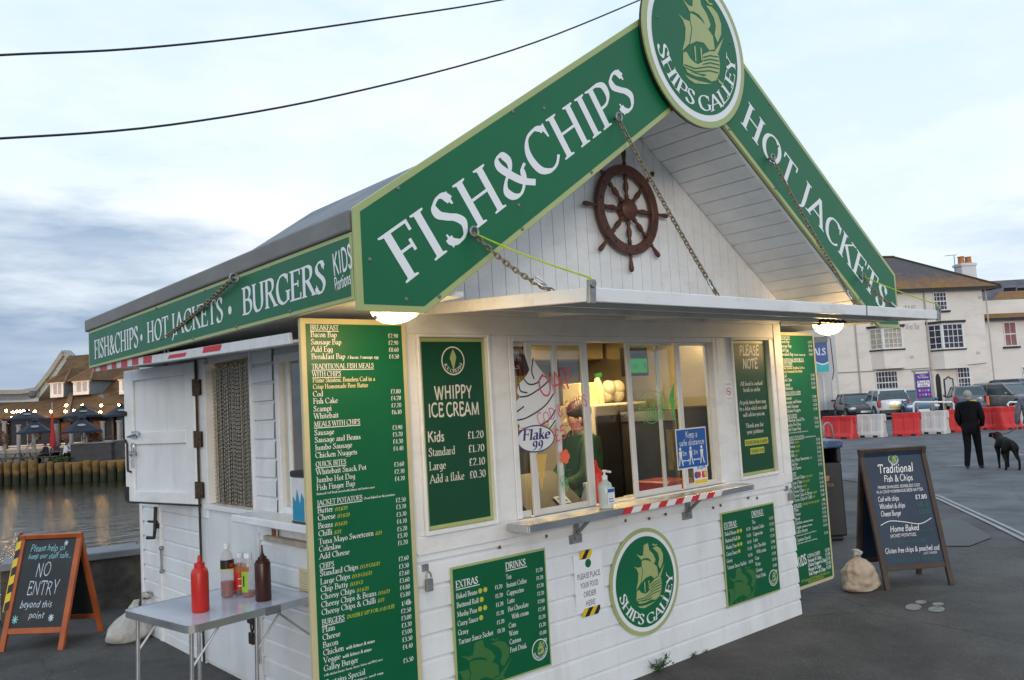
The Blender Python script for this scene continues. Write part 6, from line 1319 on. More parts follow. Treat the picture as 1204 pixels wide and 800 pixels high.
# ---- chalkboards
def aboard(name, label, fl, fr_, back, H, wood, face, post=.042, drop=.10):
    fl = Vector((*fl, 0)); fr2 = Vector((*fr_, 0)); a = fr2-fl; w = a.length; a.normalize(); bk = Vector((*back, 0)); b_ = bk*.5+Vector((0, 0, H)); ln = b_.length
    t = thing(name, label, 'chalkboard', tuple((fl+fr2)*.5+bk*.5), 'folding chalkboards on the pavement')
    ff = Fr(fl, a, b_); fb = Fr(fl+bk+a*w, -a, Vector((-bk.x*.5, -bk.y*.5, H)))
    for k, f in enumerate((ff, fb)):
        e = 0 if k == 0 else .0
        b = MB(); b.box(0, post, 0, ln, -.03, 0, f); b.box(w-post, w, 0, ln, -.03, 0, f); b.box(post, w-post, drop, drop+post, -.026, -.003, f); b.box(post, w-post, ln-post*.8, ln, -.026, -.003, f)
        b.build('frame' if k == 0 else 'rear_frame', wood, t, bevel=.003)
        b = MB(); b.box(post, w-post, drop+post, ln-post*.8, -.02, -.012, f); b.build('board' if k == 0 else 'rear_board', face, t)
    return t, ff, w, ln
WO = mat('orange_pine', (.40, .095, .022), .45, var=.25, vs=5, bump=.3, bs=40, wave=(30, 30, 3)); WD = mat('dark_brown_wood', (.055, .035, .025), .6, var=.3, vs=8, bump=.4, bs=40)
CHK = mat('blackboard', (.016, .020, .024), .55, var=.3, vs=3, stain=(.05, .055, .06), stain_amt=.5, stain_scale=(5, 5, 5))
NAVY = mat('navy_board', (.012, .028, .062), .4, var=.2, vs=3, stain=(.03, .05, .08), stain_amt=.4, stain_scale=(4, 4, 4))
t, ff, w, ln = aboard('chalkboard', 'orange framed chalkboard reading NO ENTRY beside the sea wall', (-1.015, 4.23), (-.645, 3.845), (.41, .39), .865, WO, CHK, .045, .13)
m = MB(); CB = mat('blue_chalk', (.25, .55, .62), .8, var=.2, vs=60); CW = mat('pale_chalk', (.50, .58, .66), .8, var=.3, vs=60)
text(m, 'Please help us', ff, .10, ln-.14, .055, False, w=.30, z=-.010, bold=.9, jit=.08, slant=.15); text(m, 'keep our staff safe...', ff, .095, ln-.20, .045, False, w=.37, z=-.010, bold=.9, jit=.08, slant=.15); m.build('blue_writing', CB, t)
m = MB(); text(m, 'NO', ff, .18, ln-.345, .11, False, w=.13, z=-.010, bold=.75, jit=.05, slant=.1); text(m, 'ENTRY', ff, .135, ln-.485, .11, False, w=.27, z=-.010, bold=.75, jit=.05, slant=.1)
text(m, 'beyond this', ff, .10, ln-.58, .055, False, w=.27, z=-.010, jit=.1, slant=.2); text(m, 'point', ff, .19, ln-.665, .055, False, w=.13, z=-.010, jit=.1, slant=.2)
text(m, '*', ff, .385, ln-.11, .06, False, z=-.010); text(m, '*', ff, .36, ln-.70, .08, False, z=-.010); m.build('writing', CW, t); m = MB(); text(m, '*', ff, .055, .20, .09, False, z=-.010, bold=.8); m.build('blue_star', CB, t)
tape(t, -.028, .012, .30, ln, 1, ff, .002)
y, k = MB(), MB()
for i in range(9):
    z0 = .30+i*(ln-.30)/9; z1 = z0+(ln-.30)/9; (y if i % 2 else k).flat([(-.020, z0), (.018, z0+.02), (.018, z1+.02), (-.020, z1)], .004, ff)
y.build('yellow_tape', YEL, t); k.build('black_tape', BLACK, t)
t, ff, w, ln = aboard('chalkboard', 'dark wooden chalkboard advertising Traditional Fish & Chips beside the litter bin', (4.555, -.174), (5.051, -.517), (.285, .41), 1.14, WD, NAVY, .042, .15)
roundel(t, ff.sub(w*.5-.0, ln-.105, -.0115), .048, small=True, thick=0)
m = MB(); zz = -.0095
text(m, 'Traditional', ff, w*.5, ln-.215, .075, False, w=.32, align='c', z=zz, bold=1.2, slant=.15, jit=.03, res=3); text(m, 'Fish & Chips', ff, w*.51, ln-.29, .055, False, w=.26, align='c', z=zz, bold=1.2, slant=.15, jit=.03, res=3)
text(m, 'PRIME SKINLESS, BONELESS COD', ff, w*.5, ln-.345, .024, False, w=.38, align='c', z=zz, bold=1.2); text(m, 'IN A CRISP HOMEMADE BEER BATTER', ff, w*.5, ln-.383, .024, False, w=.42, align='c', z=zz, bold=1.2)
for i, s in enumerate(('Cod with chips', 'Whitebait & chips', 'Cheese Burger')): text(m, s, ff, .09, ln-.450-i*.062, .043, False, w=twidth(s, False)*.026, z=zz, bold=1.2, slant=.2, jit=.04)
text(m, '£7.80', ff, .53, ln-.45, .04, False, w=.105, align='r', z=zz, bold=1.3)
q = cr([(.07, ln-.645), (.16, ln-.615), (.28, ln-.63), (.42, ln-.655), (.53, ln-.615)], 6)
for a, c in zip(q, q[1:]): m.flat([(a[0], a[1]-.003), (c[0], c[1]-.003), (c[0], c[1]+.003), (a[0], a[1]+.003)], zz, ff)
text(m, 'Home Baked', ff, .27, ln-.705, .048, False, w=.26, align='c', z=zz, bold=1.2, slant=.2, jit=.03); text(m, 'JACKET POTATOES', ff, .25, ln-.75, .025, False, w=.23, align='c', z=zz, bold=1.2)
text(m, 'Gluten free chips & poached cod', ff, w*.5, ln-.875, .042, False, w=.48, align='c', z=zz, bold=1.1, slant=.2, jit=.04); text(m, '...JUST UNDER', ff, .45, ln-.905, .018, False, w=.13, z=zz, align='c'); m.build('lettering', LETTER, t)
m = MB(); text(m, '£6. 0', ff, .53, ln-.512, .04, False, w=.10, align='r', z=zz); text(m, '£3.00', ff, .535, ln-.574, .04, False, w=.105, align='r', z=zz); text(m, 'ALSO AVAILABLE HERE', ff, w*.5, ln-.80, .022, False, w=.28, align='c', z=zz); text(m, 'PLEASE ASK FOR DETAILS', ff, w*.5, ln-.948, .022, False, w=.36, align='c', z=zz)
text(m, 'WITH BUTTER', ff, .46, ln-.72, .018, False, w=.13, align='c', z=zz); m.build('faded_green_writing', mat('faded_green', (.02, .16, .12), .6), t)
# ---- sandbags
SACK = mat('sandbag_cloth', (.46, .37, .28), .85, var=.2, vs=9, bump=2.2, bs=17, stain=(.40, .20, .09), stain_amt=.45, stain_scale=(7, 7, 7)); SACKW = mat('white_sack', (.46, .45, .42), .85, var=.2, vs=9, bump=2.0, bs=17, stain=(.2, .19, .17), stain_amt=.5, stain_scale=(8, 8, 8))
def sandbag(loc, H, R_, label, m, neck, lean, seed, fold=True):
    rs = random.Random(seed); t = thing('sandbag', label, 'sandbag', loc)
    n = 72; prof = [(.88, 0), (1.05, .04), (1.10, .18), (1.04, .38), (.92, .56), (.70, .70), (.42, .80), (.22, .86), (.15, .92)] if fold else [(.8, 0), (1.08, .05), (1.1, .15), (.85, .30), (.45, .42), (.22, .52), (.13, .62)]
    b = MB(); vs = []; ph = [rs.uniform(0, 6) for _ in range(6)]
    P_ = cr(prof, 4)
    for i, (r, z) in enumerate(P_):
        for k in range(n):
            a = 2*PI*k/n; w_ = 1+.06*math.sin(2*a+ph[0])+.045*math.sin(5*a+ph[1]+z*4)*(.3+z)+.05*math.sin(12*a+ph[2]+z*5+math.sin(z*8))*max(0, z-.15)*1.6+.04*math.sin(3*a+ph[3])*math.sin(z*9)+.03*math.sin(19*a+z*13+ph[4])*(z+.1)+.025*math.sin(z*26+2*math.sin(3*a+ph[5]))
            vs.append((R_*r*w_*math.cos(a)*1.1+lean[0]*z*z, R_*r*w_*math.sin(a)*.85+lean[1]*z*z, z*H))
    m_ = len(P_); b.add(vs, [(i*n+k, i*n+(k+1) % n, (i+1)*n+(k+1) % n, (i+1)*n+k) for i in range(m_-1) for k in range(n)]+[tuple((m_-1)*n+k for k in range(n)), tuple(range(n-1, -1, -1))])
    b.v = [v+Vector((v.x, v.y, 0)).normalized()*(.016*mathutils.noise.noise(v*14+Vector((seed, 0, 0)))+.006*mathutils.noise.noise(v*42)) if v.z > .01 else v for v in b.v]
    b.build('sack', m, t, smooth='full', local=True)
    top = Vector((lean[0]*.8, lean[1]*.8, P_[-1][1]*H)); b = MB()
    if neck: 
        pr = [(.020, 0), (.022, .012), (.032, .03), (.036, .045), (.026, .06), (.008, .065)]; c0 = len(b.v)
        b.lathe(pr, top-Vector((0, 0, .01)), 14)
        b.v = [v+Vector((.012*math.sin(v.z*90+v.x*200), .012*math.cos(v.z*80+v.y*150), 0)) for v in b.v]; b.build('knot', SACKW, t, smooth='full', local=True)
        b = MB(); b.tube([top+Vector((.026*math.cos(a), .026*math.sin(a), .005)) for a in [2*PI*k/12 for k in range(12)]], .007, 5, True); b.build('tie', BLACK, t, local=True)
    else:
        b.ball(top+Vector((-.125, .0, -.10)), .045, 14, (1.3, .9, 1.2)); b.v = [v+Vector((.012*math.sin(v.z*70+v.y*60), .01*math.sin(v.x*80), .01*math.sin(v.x*60+v.y*50))) for v in b.v]; b.build('folded_neck', SACKW, t, smooth='full', local=True)
        b = MB(); b.tube([top+Vector((-.085, .0, -.09))+Vector((0.01*math.cos(a), .05*math.cos(a), .05*math.sin(a))) for a in [2*PI*k/12 for k in range(12)]], .006, 5, True); b.build('tie', BLACK, t, local=True)
    return t
sandbag((-.195, 3.70, 0), .50, .135, 'white sandbag with a black tied neck leaning on the kiosk behind the folding table', SACKW, True, (.16, -.05), 3, False)
sandbag((4.515, .02, .002), .31, .15, 'tan sandbag slumped at the foot of the right chalkboard', SACK, True, (-.10, -.04), 8)
# ---- litter bin
bc = Vector((6.55, 1.62, gz(6.5)))
lb = thing('litter_bin', 'black litter bin with a worn blue top behind the right chalkboard', 'litter bin', tuple(bc))
bf = Fr(bc, Vector((.76, -.65, 0)), (0, 0, 1)); MATB = mat('bin_black', (.012, .013, .016), .45, var=.3, vs=5); BB = mat('bin_blue', (.02, .06, .16), .4, var=.3, vs=6, stain=(.35, .38, .42), stain_amt=.6, stain_scale=(9, 9, 9))
b = MB(); b.box(-.30, .30, .05, .86, -.27, .27, bf); b.box(-.27, .27, .0, .05, -.24, .24, bf); b.build('body', MATB, lb, bevel=.02, seg=2)
b = MB(); b.box(-.30, -.25, .86, 1.02, -.27, .27, bf); b.box(.25, .30, .86, 1.02, -.27, .27, bf); b.box(-.25, .25, .86, 1.02, -.27, -.22, bf); b.build('hood', MATB, lb, bevel=.01)
b = MB(); b.prism(rrect(-.33, .33, -.31, .31, .06), 0, .085, Fr(bc+Vector((0, 0, 1.02)), bf.a, Vector((-bf.a.y, bf.a.x, 0)))); b.build('lid', BB, lb, bevel=.02, seg=3)
b = MB(); b.box(-.22, .22, .5, .8, .271, .274, bf); b.build('panel', mat('bin_panel', (.02, .021, .025), .3), lb)
m = MB(); ring(m, bf.sub(-.0, .66, .2745), .05, .056, 0, 20); text(m, 'LITTER', bf, 0.12, .60, .035, w=.14, align='c', z=.275); text(m, 'RECYCLING', bf, -.12, .72, .03, w=.14, align='c', z=.275)
m.flat([(.10, .66), (.14, .66), (.15, .72), (.09, .72)], .275, bf); m.build('gold_emblem', mat('gold_paint', (.30, .19, .06), .4), lb)
b = MB(); b.ball(bf.p(.02, .90, .12), .13, 12, (1.3, .8, .5)); b.v = [v+Vector((.015*math.sin(v.z*60), .015*math.sin(v.x*50), .01*math.sin(v.y*70))) for v in b.v]
tag(b.build('rubbish_bag', mat('pale_bag', (1, 1, 1)), smooth='full'), 'pale crumpled rubbish in the mouth of the litter bin', 'rubbish')
# ---- weeds at the foot of the wall
WEED = mat('weed_leaf', (.05, .10, .03), .6, var=.5, vs=40)
def weed(x, s, label, seed):
    t = thing('weed', label, 'plant', (x, -.03, 0), 'weeds at the foot of the kiosk wall'); rs = random.Random(seed); b = MB(); st = MB()
    for i in range(int(16*s/.1)):
        a = rs.uniform(PI, 2*PI); rad = rs.uniform(.1, 1.0)*s; hh = rs.uniform(.15, .75)*s; tip = Vector((rad*math.cos(a), rad*math.sin(a)*.55, hh))
        st.tube([(0, 0, 0), tip*.55+Vector((0, 0, .02*s)), tip], .0018, 4)
        for j in range(5):
            c = tip*(.35+.16*j)+Vector((rs.uniform(-1, 1), rs.uniform(-1, 0), rs.uniform(-.5, 1)))*.12*s; d = Vector((rs.uniform(-1, 1), rs.uniform(-1, .3), rs.uniform(-.2, 1))).normalized()*rs.uniform(.14, .28)*s; w = d.cross(Vector((rs.uniform(-1, 1), rs.uniform(-1, 1), 1))).normalized()*d.length*.25
            b.add([c, c+d*.4+w, c+d, c+d*.4-w], [(0, 1, 2, 3)])
    b.build('leaves', WEED, t, local=True); st.build('stem', WEED, t, local=True)
weed(1.83, .115, 'larger green weed growing at the kiosk wall foot below the round logo', 1); weed(2.18, .05, 'small weed at the kiosk wall foot right of the larger weed', 2); weed(2.31, .035, 'tiny weed furthest right at the kiosk wall foot', 5)
# ---- overhead cables
for pts, lab in (((( -200, 78), (0, 65), (150, 58), (300, 43), (450, 22), (590, 0), (760, -35)), 'upper black overhead cable crossing the top left of the sky'), (((-200, 170), (0, 163), (200, 147), (400, 112), (600, 60), (748, 2), (860, -50)), 'lower black overhead cable running behind the round sign')):
    q = [on(u, v, 1, 5.5) for u, v in pts]; q2 = []
    for i in range(len(q)-1):
        p0, p1, p2_, p3 = q[max(i-1, 0)], q[i], q[i+1], q[min(i+2, len(q)-1)]
        for k in range(6):
            tt = k/6; q2.append(.5*((2*p1)+(-p0+p2_)*tt+(2*p0-5*p1+4*p2_-p3)*tt*tt+(-p0+3*p1-3*p2_+p3)*tt**3))
    b = MB(); b.tube(q2+[q[-1]], .0125, 8); tag(b.build('overhead_cable', mat('cable_black', (.01, .01, .014), .5), smooth='full'), lab, 'cable', 'overhead cables')
# ================================================================ ACROSS THE HARBOUR
Q = VP(75, 543, 56, math.radians(-12))
TIM = mat('pile_timber', (.22, .12, .035), .9, var=.6, vs=2.5, bump=1, bs=12, wave=(6, 6, 1), stain=(.05, .06, .018), stain_amt=.9, stain_scale=(1.4, 1.4, .8))
def weedline(m, z_hi, z_lo, col):
    """dark weed and slime up to the tide line"""
    n = m.node_tree.nodes; l = m.node_tree.links; p = n['Principled BSDF']; src = p.inputs['Base Color'].links[0].from_socket
    g = n.new('ShaderNodeNewGeometry'); s = n.new('ShaderNodeSeparateXYZ'); l.new(g.outputs['Position'], s.inputs[0]); a = n.new('ShaderNodeTexNoise'); a.inputs['Scale'].default_value = 1.7; a.inputs['Detail'].default_value = 6; l.new(g.outputs['Position'], a.inputs['Vector'])
    k = n.new('ShaderNodeMath'); k.operation = 'MULTIPLY_ADD'; k.inputs[1].default_value = 1.3; l.new(a.outputs[0], k.inputs[0]); l.new(s.outputs[2], k.inputs[2])
    r = n.new('ShaderNodeMapRange'); r.inputs[1].default_value = z_lo+.65; r.inputs[2].default_value = z_hi+.65; r.inputs[3].default_value = 1; r.inputs[4].default_value = 0; l.new(k.outputs[0], r.inputs[0])
    x = n.new('ShaderNodeMix'); x.data_type = 'RGBA'; l.new(r.outputs[0], x.inputs[0]); l.new(src, x.inputs[6]); x.inputs[7].default_value = (*col, 1); l.new(x.outputs[2], p.inputs['Base Color'])
weedline(TIM, -.75, -1.25, (.022, .026, .010))
rs = random.Random(21); u = -42; i = 0; TIMS = [TIM]
CAP = mat('quay_beam', (.22, .12, .045), .9, var=.4, vs=1.5, bump=.8, bs=8)
while u < 175:
    w = rs.choice((8, 9, 10.5, 11.5)); top = Q.at(u+w/2, 544+rs.uniform(-3, 1.5), -.25); rr_ = w*.5*56/FPX*.92
    b = MB(); b.lathe([(rr_, -2.6), (rr_, -.15), (rr_*.93, -.02), (rr_*.6, 0)], (0, 0, 0), 10)
    o = b.build('timber_pile', TIM, smooth=True); o.location = top
    tag(o, 'mossy upright timber pile in the row along the far harbour quay', 'pile', 'timber piles along the far quay'); u += w+.8; i += 1
# far quay ground: deck behind the piles
def qp(u, v, off): return Q.at(u, v, off)
a0 = Q.at(-150, 543, .1); a1 = Q.at(190, 543.5, .1); zq = Q.at(75, 544, .1).z
b = MB(); L0 = Q.at(-700, 500, .1); R0 = Q.at(330, 500, .1); bk = Q.back*500
b.add([(L0.x, L0.y, zq), (R0.x, R0.y, zq), (R0.x+bk.x, R0.y+bk.y, zq), (L0.x+bk.x, L0.y+bk.y, zq), (L0.x, L0.y, -3), (R0.x, R0.y, -3)], [(0, 1, 2, 3), (4, 5, 1, 0)])
struct(b.build('far_quay', mat('far_paving', (.10, .095, .085), .9, var=.2)))
b = MB(); p0, p1 = Q.at(-60, 541, 0), Q.at(172, 542, 0); b.bar((p0.x, p0.y, zq-.25), (p1.x, p1.y, zq-.25), .25, .5); tag(b.build('quay_beam', CAP), 'brown timber waling beam joining the tops of the far piles', 'beam')
# ---- restaurant
rest = thing('waterside_restaurant', 'long brown roofed harbourside restaurant with dormers and dark glazing', 'building', tuple(Vector((*Q.at(60, 530, 9).xy, zq))))
RTILE = mat('mossy_roof_tiles', (.105, .055, .020), .9, var=.35, vs=1.2, bump=1.0, bs=3, wave=(1, 1, 12), stain=(.20, .11, .025), stain_amt=.7, stain_scale=(.7, .7, .7))
DGL = mat('dark_glazing', (.02, .022, .026), .12, var=.3, vs=.5); RW = mat('render_white', (.62, .62, .62), .7, var=.06, vs=1); LEAD = mat('blue_grey_lead', (.16, .20, .24), .6, var=.15)
def slab(b, pts, th=.15):
    """thick sheet through four or more world points"""
    n = len(pts); nn = (pts[1]-pts[0]).cross(pts[2]-pts[0]).normalized()
    if nn.z < 0: pts = pts[::-1]; nn = -nn
    b.add([p for p in pts]+[p-nn*th for p in pts], [tuple(range(n)), tuple(range(2*n-1, n-1, -1))]+[(i, i+n, (i+1) % n+n, (i+1) % n) for i in range(n)])
b = MB(); slab(b, [qp(42, 472, 11), qp(200, 468, 11), qp(200, 408, 17), qp(80, 419, 17)]); b.build('roof', RTILE, rest)
b = MB(); slab(b, [qp(-80, 493, 7), qp(78, 489, 7), qp(82, 464, 10.9), qp(58, 470, 10.9), qp(-80, 474, 10.9)]); slab(b, [qp(78, 489, 7), qp(230, 484, 7), qp(230, 458, 10.9), qp(82, 464, 10.9)]); b.build('lower_roof', RTILE, rest)
b = MB(); b.bar(qp(78, 489, 6.97), qp(84, 463, 10.8), .35, .25); b.build('hip_tile', mat('hip_tile', (.20, .12, .07), .9), rest)
b = MB(); slab(b, [qp(110, 466, 10.5), qp(125, 483, 8), qp(128, 483, 8), qp(121, 464, 10.5)], .05); b.build('lead_valley', LEAD, rest)
# raking coping on the left
b = MB()
cp = [(-60, 462), (28, 461), (46, 458), (62, 438), (78, 414), (84, 420)]
for (u0, v0), (u1, v1) in zip(cp, cp[1:]): b.bar(qp(u0, v0, 10.6), qp(u1, v1, 10.6), .8, .35)
b.build('coping', mat('coping_grey', (.30, .30, .28), .7, var=.15), rest)
b = MB(); 
for (u0, v0), (u1, v1) in zip(cp[:-1], cp[1:-1]): b.add([qp(u0, v0, 10.5), qp(u1, v1, 10.5), qp(u1, v1+10, 10.5), qp(u0, v0+10, 10.5)], [(0, 1, 2, 3)])
b.add([qp(-60, 462, 10.5), qp(48, 458, 10.5), qp(44, 478, 10.5), qp(-60, 478, 10.5)], [(0, 1, 2, 3)]); b.build('gable_render', mat('pale_blue_render', (.35, .42, .46), .7), rest)
# walls
b = MB(); f = Q.fr(8.5); sA, _ = Q.sz(-80, 500, 8.5); sB, _ = Q.sz(230, 500, 8.5); zt_ = Q.at(75, 487, 8.5).z
b.box(sA, sB, zq, zt_, -6, 0, f); b.build('wall', DGL, rest)
b = MB(); b.box(sA, sB, zq, Q.at(75, 521, 8.4).z, 0, .1, f); b.build('plinth_wall', RW, rest)
k = sA
while k < sB: b = MB(); b.box(k, k+.16, zq, zt_, .1, .22, f); b.build('post', mat('dark_post', (.05, .045, .045), .6), rest); k += 2.4
b = MB(); k = sA+.6; 
while k < sB: b.box(k, k+.9, Q.at(75, 516, 8.4).z, Q.at(75, 497, 8.4).z, .1, .12, f); k += 2.9
b.build('inner_screen', mat('warm_interior', (.06, .02, .016), .6, emit=(.5, .12, .06), es=.02), rest)
# dormers
for (uL, uR, vT, vB, vP, uP) in ((60, 75, 449, 468, 436, 76), (87, 105, 447, 465, 433, 104), (141, 168, 444, 464, 433, 158)):
    s0, z0 = Q.sz(uL, vB, 10.2); s1, z1 = Q.sz(uR, vT, 10.2); f = Q.fr(10.2)
    b = MB(); b.box(s0, s1, z0, z1, -4.5, 0, f); d = b.build('dormer', LEAD, rest); ORG[d.name] = ORG[rest.name]
    b = MB(); w = (s1-s0); b.box(s0-.1, s1+.1, z1-.12, z1+.12, -.1, .12, f); b.box(s0, s0+.3, z0, z1, 0, .08, f); b.box(s1-.18, s1, z0, z1, 0, .08, f); b.box(s0+w*.52, s0+w*.60, z0+.2, z1, 0, .08, f); b.box(s0, s1, z0, z0+.25, 0, .1, f); b.build('window_frame', mat('white_joinery', (.75, .75, .76), .5), d)
    b = MB(); b.box(s0+.3, s1-.18, z0+.25, z1-.12, .0, .03, f); b.build('pane', mat('curtained_glass', (.42, .40, .40), .3, var=.15), d)
    b = MB(); zp = Q.at(uP, vP, 11).z; sm = (s0+s1)/2+.3; e = .35
    b.add([f.p(s0-e, z1, .3), f.p(s1+e, z1, .3), f.p(s1+e, z1, -5), f.p(s0-e, z1, -5), f.p(sm, zp+.2, -1.2), f.p(sm, zp+.2, -5)], [(0, 1, 4), (1, 2, 5, 4), (3, 0, 4, 5), (0, 3, 2, 1)]); b.build('dormer_roof', mat('dormer_tiles', (.14, .080, .036), .9, var=.3, vs=2, bump=1, bs=3, wave=(1, 1, 10)), d)
    for q_ in ((s0-e, .3), (s1+e, .3)):
        b = MB(); b.bar(f.p(q_[0], z1, q_[1]), f.p(sm, zp+.2, -1.2), .16, .12); b.build('hip_tile', mat('hip_tile', (.20, .12, .07), .9), d)
b = MB(); b.ball(qp(38, 464, 9), .33, 10); b.build('satellite_dish', mat('dark_blue_grey', (.06, .08, .12)), rest)
# string lights under the eave
bl = mat('bulb_glow', (1, .8, .4), .4, emit=(1, .55, .16), es=110)
sl_ = thing('festoon_lights', 'row of small warm bulbs strung along the restaurant eave across the harbour', 'string lights', tuple(Q.at(60, 485, 5.5)))
b = MB(); spots = [(7, 483), (15, 485), (20, 484), (24, 484), (28, 483), (34, 484), (41, 484), (60, 484), (78, 477), (87, 483), (97, 477), (119, 477), (92, 485), (118, 485), (140, 476), (77, 484), (14, 491), (-20, 484), (-34, 485)]
q = sorted(spots[:15]); b.tube([Q.at(u, v-1, 5.5) for u, v in q], .02, 4); b.build('cable', BLACK, sl_)
for u, v in spots: b = MB(); b.ball(Q.at(u, v, 5.5), .085, 8, (1.2, 1.2, 1)); b.build('bulb', bl, sl_)
# terrace: posts, rails, step, planter, hedge
GP = mat('grey_post', (.33, .31, .29), .7, var=.15); DS = mat('dark_slats', (.045, .047, .05), .7, var=.3, vs=3, bump=1, bs=3, wave=(.2, .2, 8))
for u, v0, v1 in ((5, 497, 528), (22, 501, 528), (40, 508, 528), (66, 500, 526), (84, 504, 523), (103, 505, 523), (121, 497, 522), (140, 496, 522)):
    b = MB(); s0, z0 = Q.sz(u, v1, 1.8); _, z1 = Q.sz(u, v0, 1.8); b.box(-.085, .085, zq, z1, -.085, .085, Fr((*(Q.fr(1.8).p(s0, 0, 0)).xy, 0), Q.d)); b.box(-.12, .12, z1, z1+.09, -.12, .12, Fr((*(Q.fr(1.8).p(s0, 0, 0)).xy, 0), Q.d))
    tag(b.build('terrace_post', GP), 'grey square terrace post standing among the navy parasols', 'post', 'grey posts along the restaurant terrace')
b = MB(); s0, z0 = Q.sz(-60, 543, 1.9); s1, z1 = Q.sz(84, 526, 1.9); f = Q.fr(1.9); b.box(s0, s1, zq, z1, -6, 0, f); tag(b.build('terrace_step', mat('pale_paving', (.30, .28, .25), .8, var=.15)), 'raised pale terrace edge beside the harbour quay', 'terrace')
rl = thing('terrace_railing', 'thin dark railing along the restaurant terrace', 'railing', tuple(Q.at(60, 530, 2)))
b = MB(); zr = Q.at(75, 517, 2).z
for dz in (0, -.35, -.7): b.tube([Q.fr(2).p(s0, zr+dz, 0), Q.fr(2).p(Q.sz(170, 500, 2)[0], zr+dz, 0)], .03, 5)
b.build('rail', BLACK, rl)
b = MB(); b.bar(Q.at(26, 532, 1.2), Q.at(50, 509, 1.8), .1, .1); b.build('handrail', GP, rl)
f = Q.fr(.6); s0, z0 = Q.sz(83, 543, .6); s1, _ = Q.sz(131, 543, .6); s2, _ = Q.sz(190, 543, .6); zt_ = Q.at(83, 523, .6).z
pl_ = thing('slatted_planter', 'dark grey slatted planter box on the far quay', 'planter', tuple(Q.at(110, 543, .6)))
b = MB(); b.box(s0, s1, zq, zt_, -2.2, 0, f); b.box(s1, s2, zq, zt_+.1, -2.0, -.3, f); b.build('box', DS, pl_, bevel=.02); b = MB(); b.box(s0-.05, s1+.05, zt_, zt_+.08, -2.25, .05, f); b.build('top', mat('grey_top', (.20, .20, .21), .7), pl_)
def leafball(c, R_, n, m, name, label, cat, squash=.7, seed=1, size=.12, parent=None):
    rs = random.Random(seed); b = MB()
    for i in range(n):
        d = Vector((rs.gauss(0, 1), rs.gauss(0, 1), rs.gauss(0, 1))).normalized()*rs.uniform(.35, 1)**.5*R_; d.z *= squash; p = Vector(c)+d
        a = Vector((rs.gauss(0, 1), rs.gauss(0, 1), rs.gauss(0, 1))).normalized()*size; e = a.orthogonal().normalized()*size*.5
        b.add([p-a, p+e, p+a, p-e], [(0, 1, 2, 3)])
    o = b.build(name, m, parent)
    return tag(o, label, cat) if label else o
HG = mat('hedge_leaf', (.05, .07, .02), .8, var=.5, vs=3); RG = mat('reddish_leaf', (.12, .045, .02), .8, var=.5, vs=3)
leafball(Q.at(76, 541, .8), 1.0, 500, HG, 'low_hedge', 'low trimmed green shrub in front of the seated people', 'shrub', .35, 3, .1)
leafball(Q.at(112, 516, 1.5), .55, 300, RG, 'potted_shrub', 'reddish brown shrub above the slatted planter', 'shrub', .8, 4, .1)
leafball(Q.at(-2, 516, 1.5), .7, 300, RG, 'potted_shrub', 'reddish brown shrub at the far left end of the terrace', 'shrub', .8, 6, .1)
# parasols
NVY = mat('navy_canvas', (.008, .015, .030), .75, var=.2, vs=2)
def parasol(u, vt, vb, half, off, label):
    c = Q.at(u, vb, off); top = Q.at(u, vt, off); hw = half*off_depth(u, off); H_ = top.z-c.z; t = thing('parasol', label, 'parasol', (c.x, c.y, zq), 'navy parasols on the restaurant terrace')
    b = MB(); n = 8; vs = [(0, 0, top.z-zq)]
    for k in range(n): a = 2*PI*(k+.5)/n+.3; vs += [(hw*math.cos(a), hw*math.sin(a), c.z-zq)]
    for k in range(n): a = 2*PI*(k+.5)/n+.3; vs += [(hw*math.cos(a), hw*math.sin(a), c.z-zq-.12)]
    b.add(vs+[(0, 0, top.z-zq-.08)], [(0, 1+k, 1+(k+1) % n) for k in range(n)]+[(1+k, 9+k, 9+(k+1) % n, 1+(k+1) % n) for k in range(n)]+[(17, 9+(k+1) % n, 9+k) for k in range(n)]); b.build('canopy', NVY, t, local=True)
    b = MB(); b.lathe([(hw*.22, 0), (.02, H_*.22)], (0, 0, top.z-zq-.03), 8); b.build('top_vent', NVY, t, local=True)
    b = MB(); b.tube([(0, 0, 0), (0, 0, top.z-zq-.1)], .035, 6); b.build('pole', GP, t, local=True)
    b = MB(); dd = (CAM-c); dd.z = 0; dd.normalize(); sd = Vector((-dd.y, dd.x, 0)); q = Vector((0, 0, c.z-zq+H_*.38))+dd*hw*.62+Vector((0, 0, .06)); up_ = (Vector((0, 0, H_))-dd*hw).normalized()
    b.add([q+sd*.26*math.cos(2*PI*k/12)+up_*.13*math.sin(2*PI*k/12) for k in range(12)], [tuple(range(12))]); b.build('badge', mat('faded_badge', (.22, .24, .24)), t, local=True)
def off_depth(u, off): return (Q.at(u, 500, off)-CAM).dot(FW)/FPX
parasol(41, 494, 508, 19, .8, 'navy parasol nearest the quay left of the closed red parasol')
parasol(96, 491, 507, 22, .8, 'navy parasol nearest the quay right of the closed red parasol')
parasol(32, 482, 492, 22, 4.2, 'navy parasol at the back left under the festoon lights')
parasol(98, 478, 489, 24, 4.2, 'navy parasol at the back centre under the festoon lights')
parasol(143, 476, 488, 20, 4.2, 'navy parasol at the back right beside the kiosk shutter')
parasol(-8, 490, 500, 18, 3, 'navy parasol cut by the left edge of the view')
rp = thing('closed_parasol', 'closed tall red parasol between the navy parasols on the far terrace', 'parasol', tuple(Vector((*Q.at(62, 526, 1).xy, zq))))
z1 = Q.at(62, 486, 1).z-zq; z0 = Q.at(62, 525, 1).z-zq
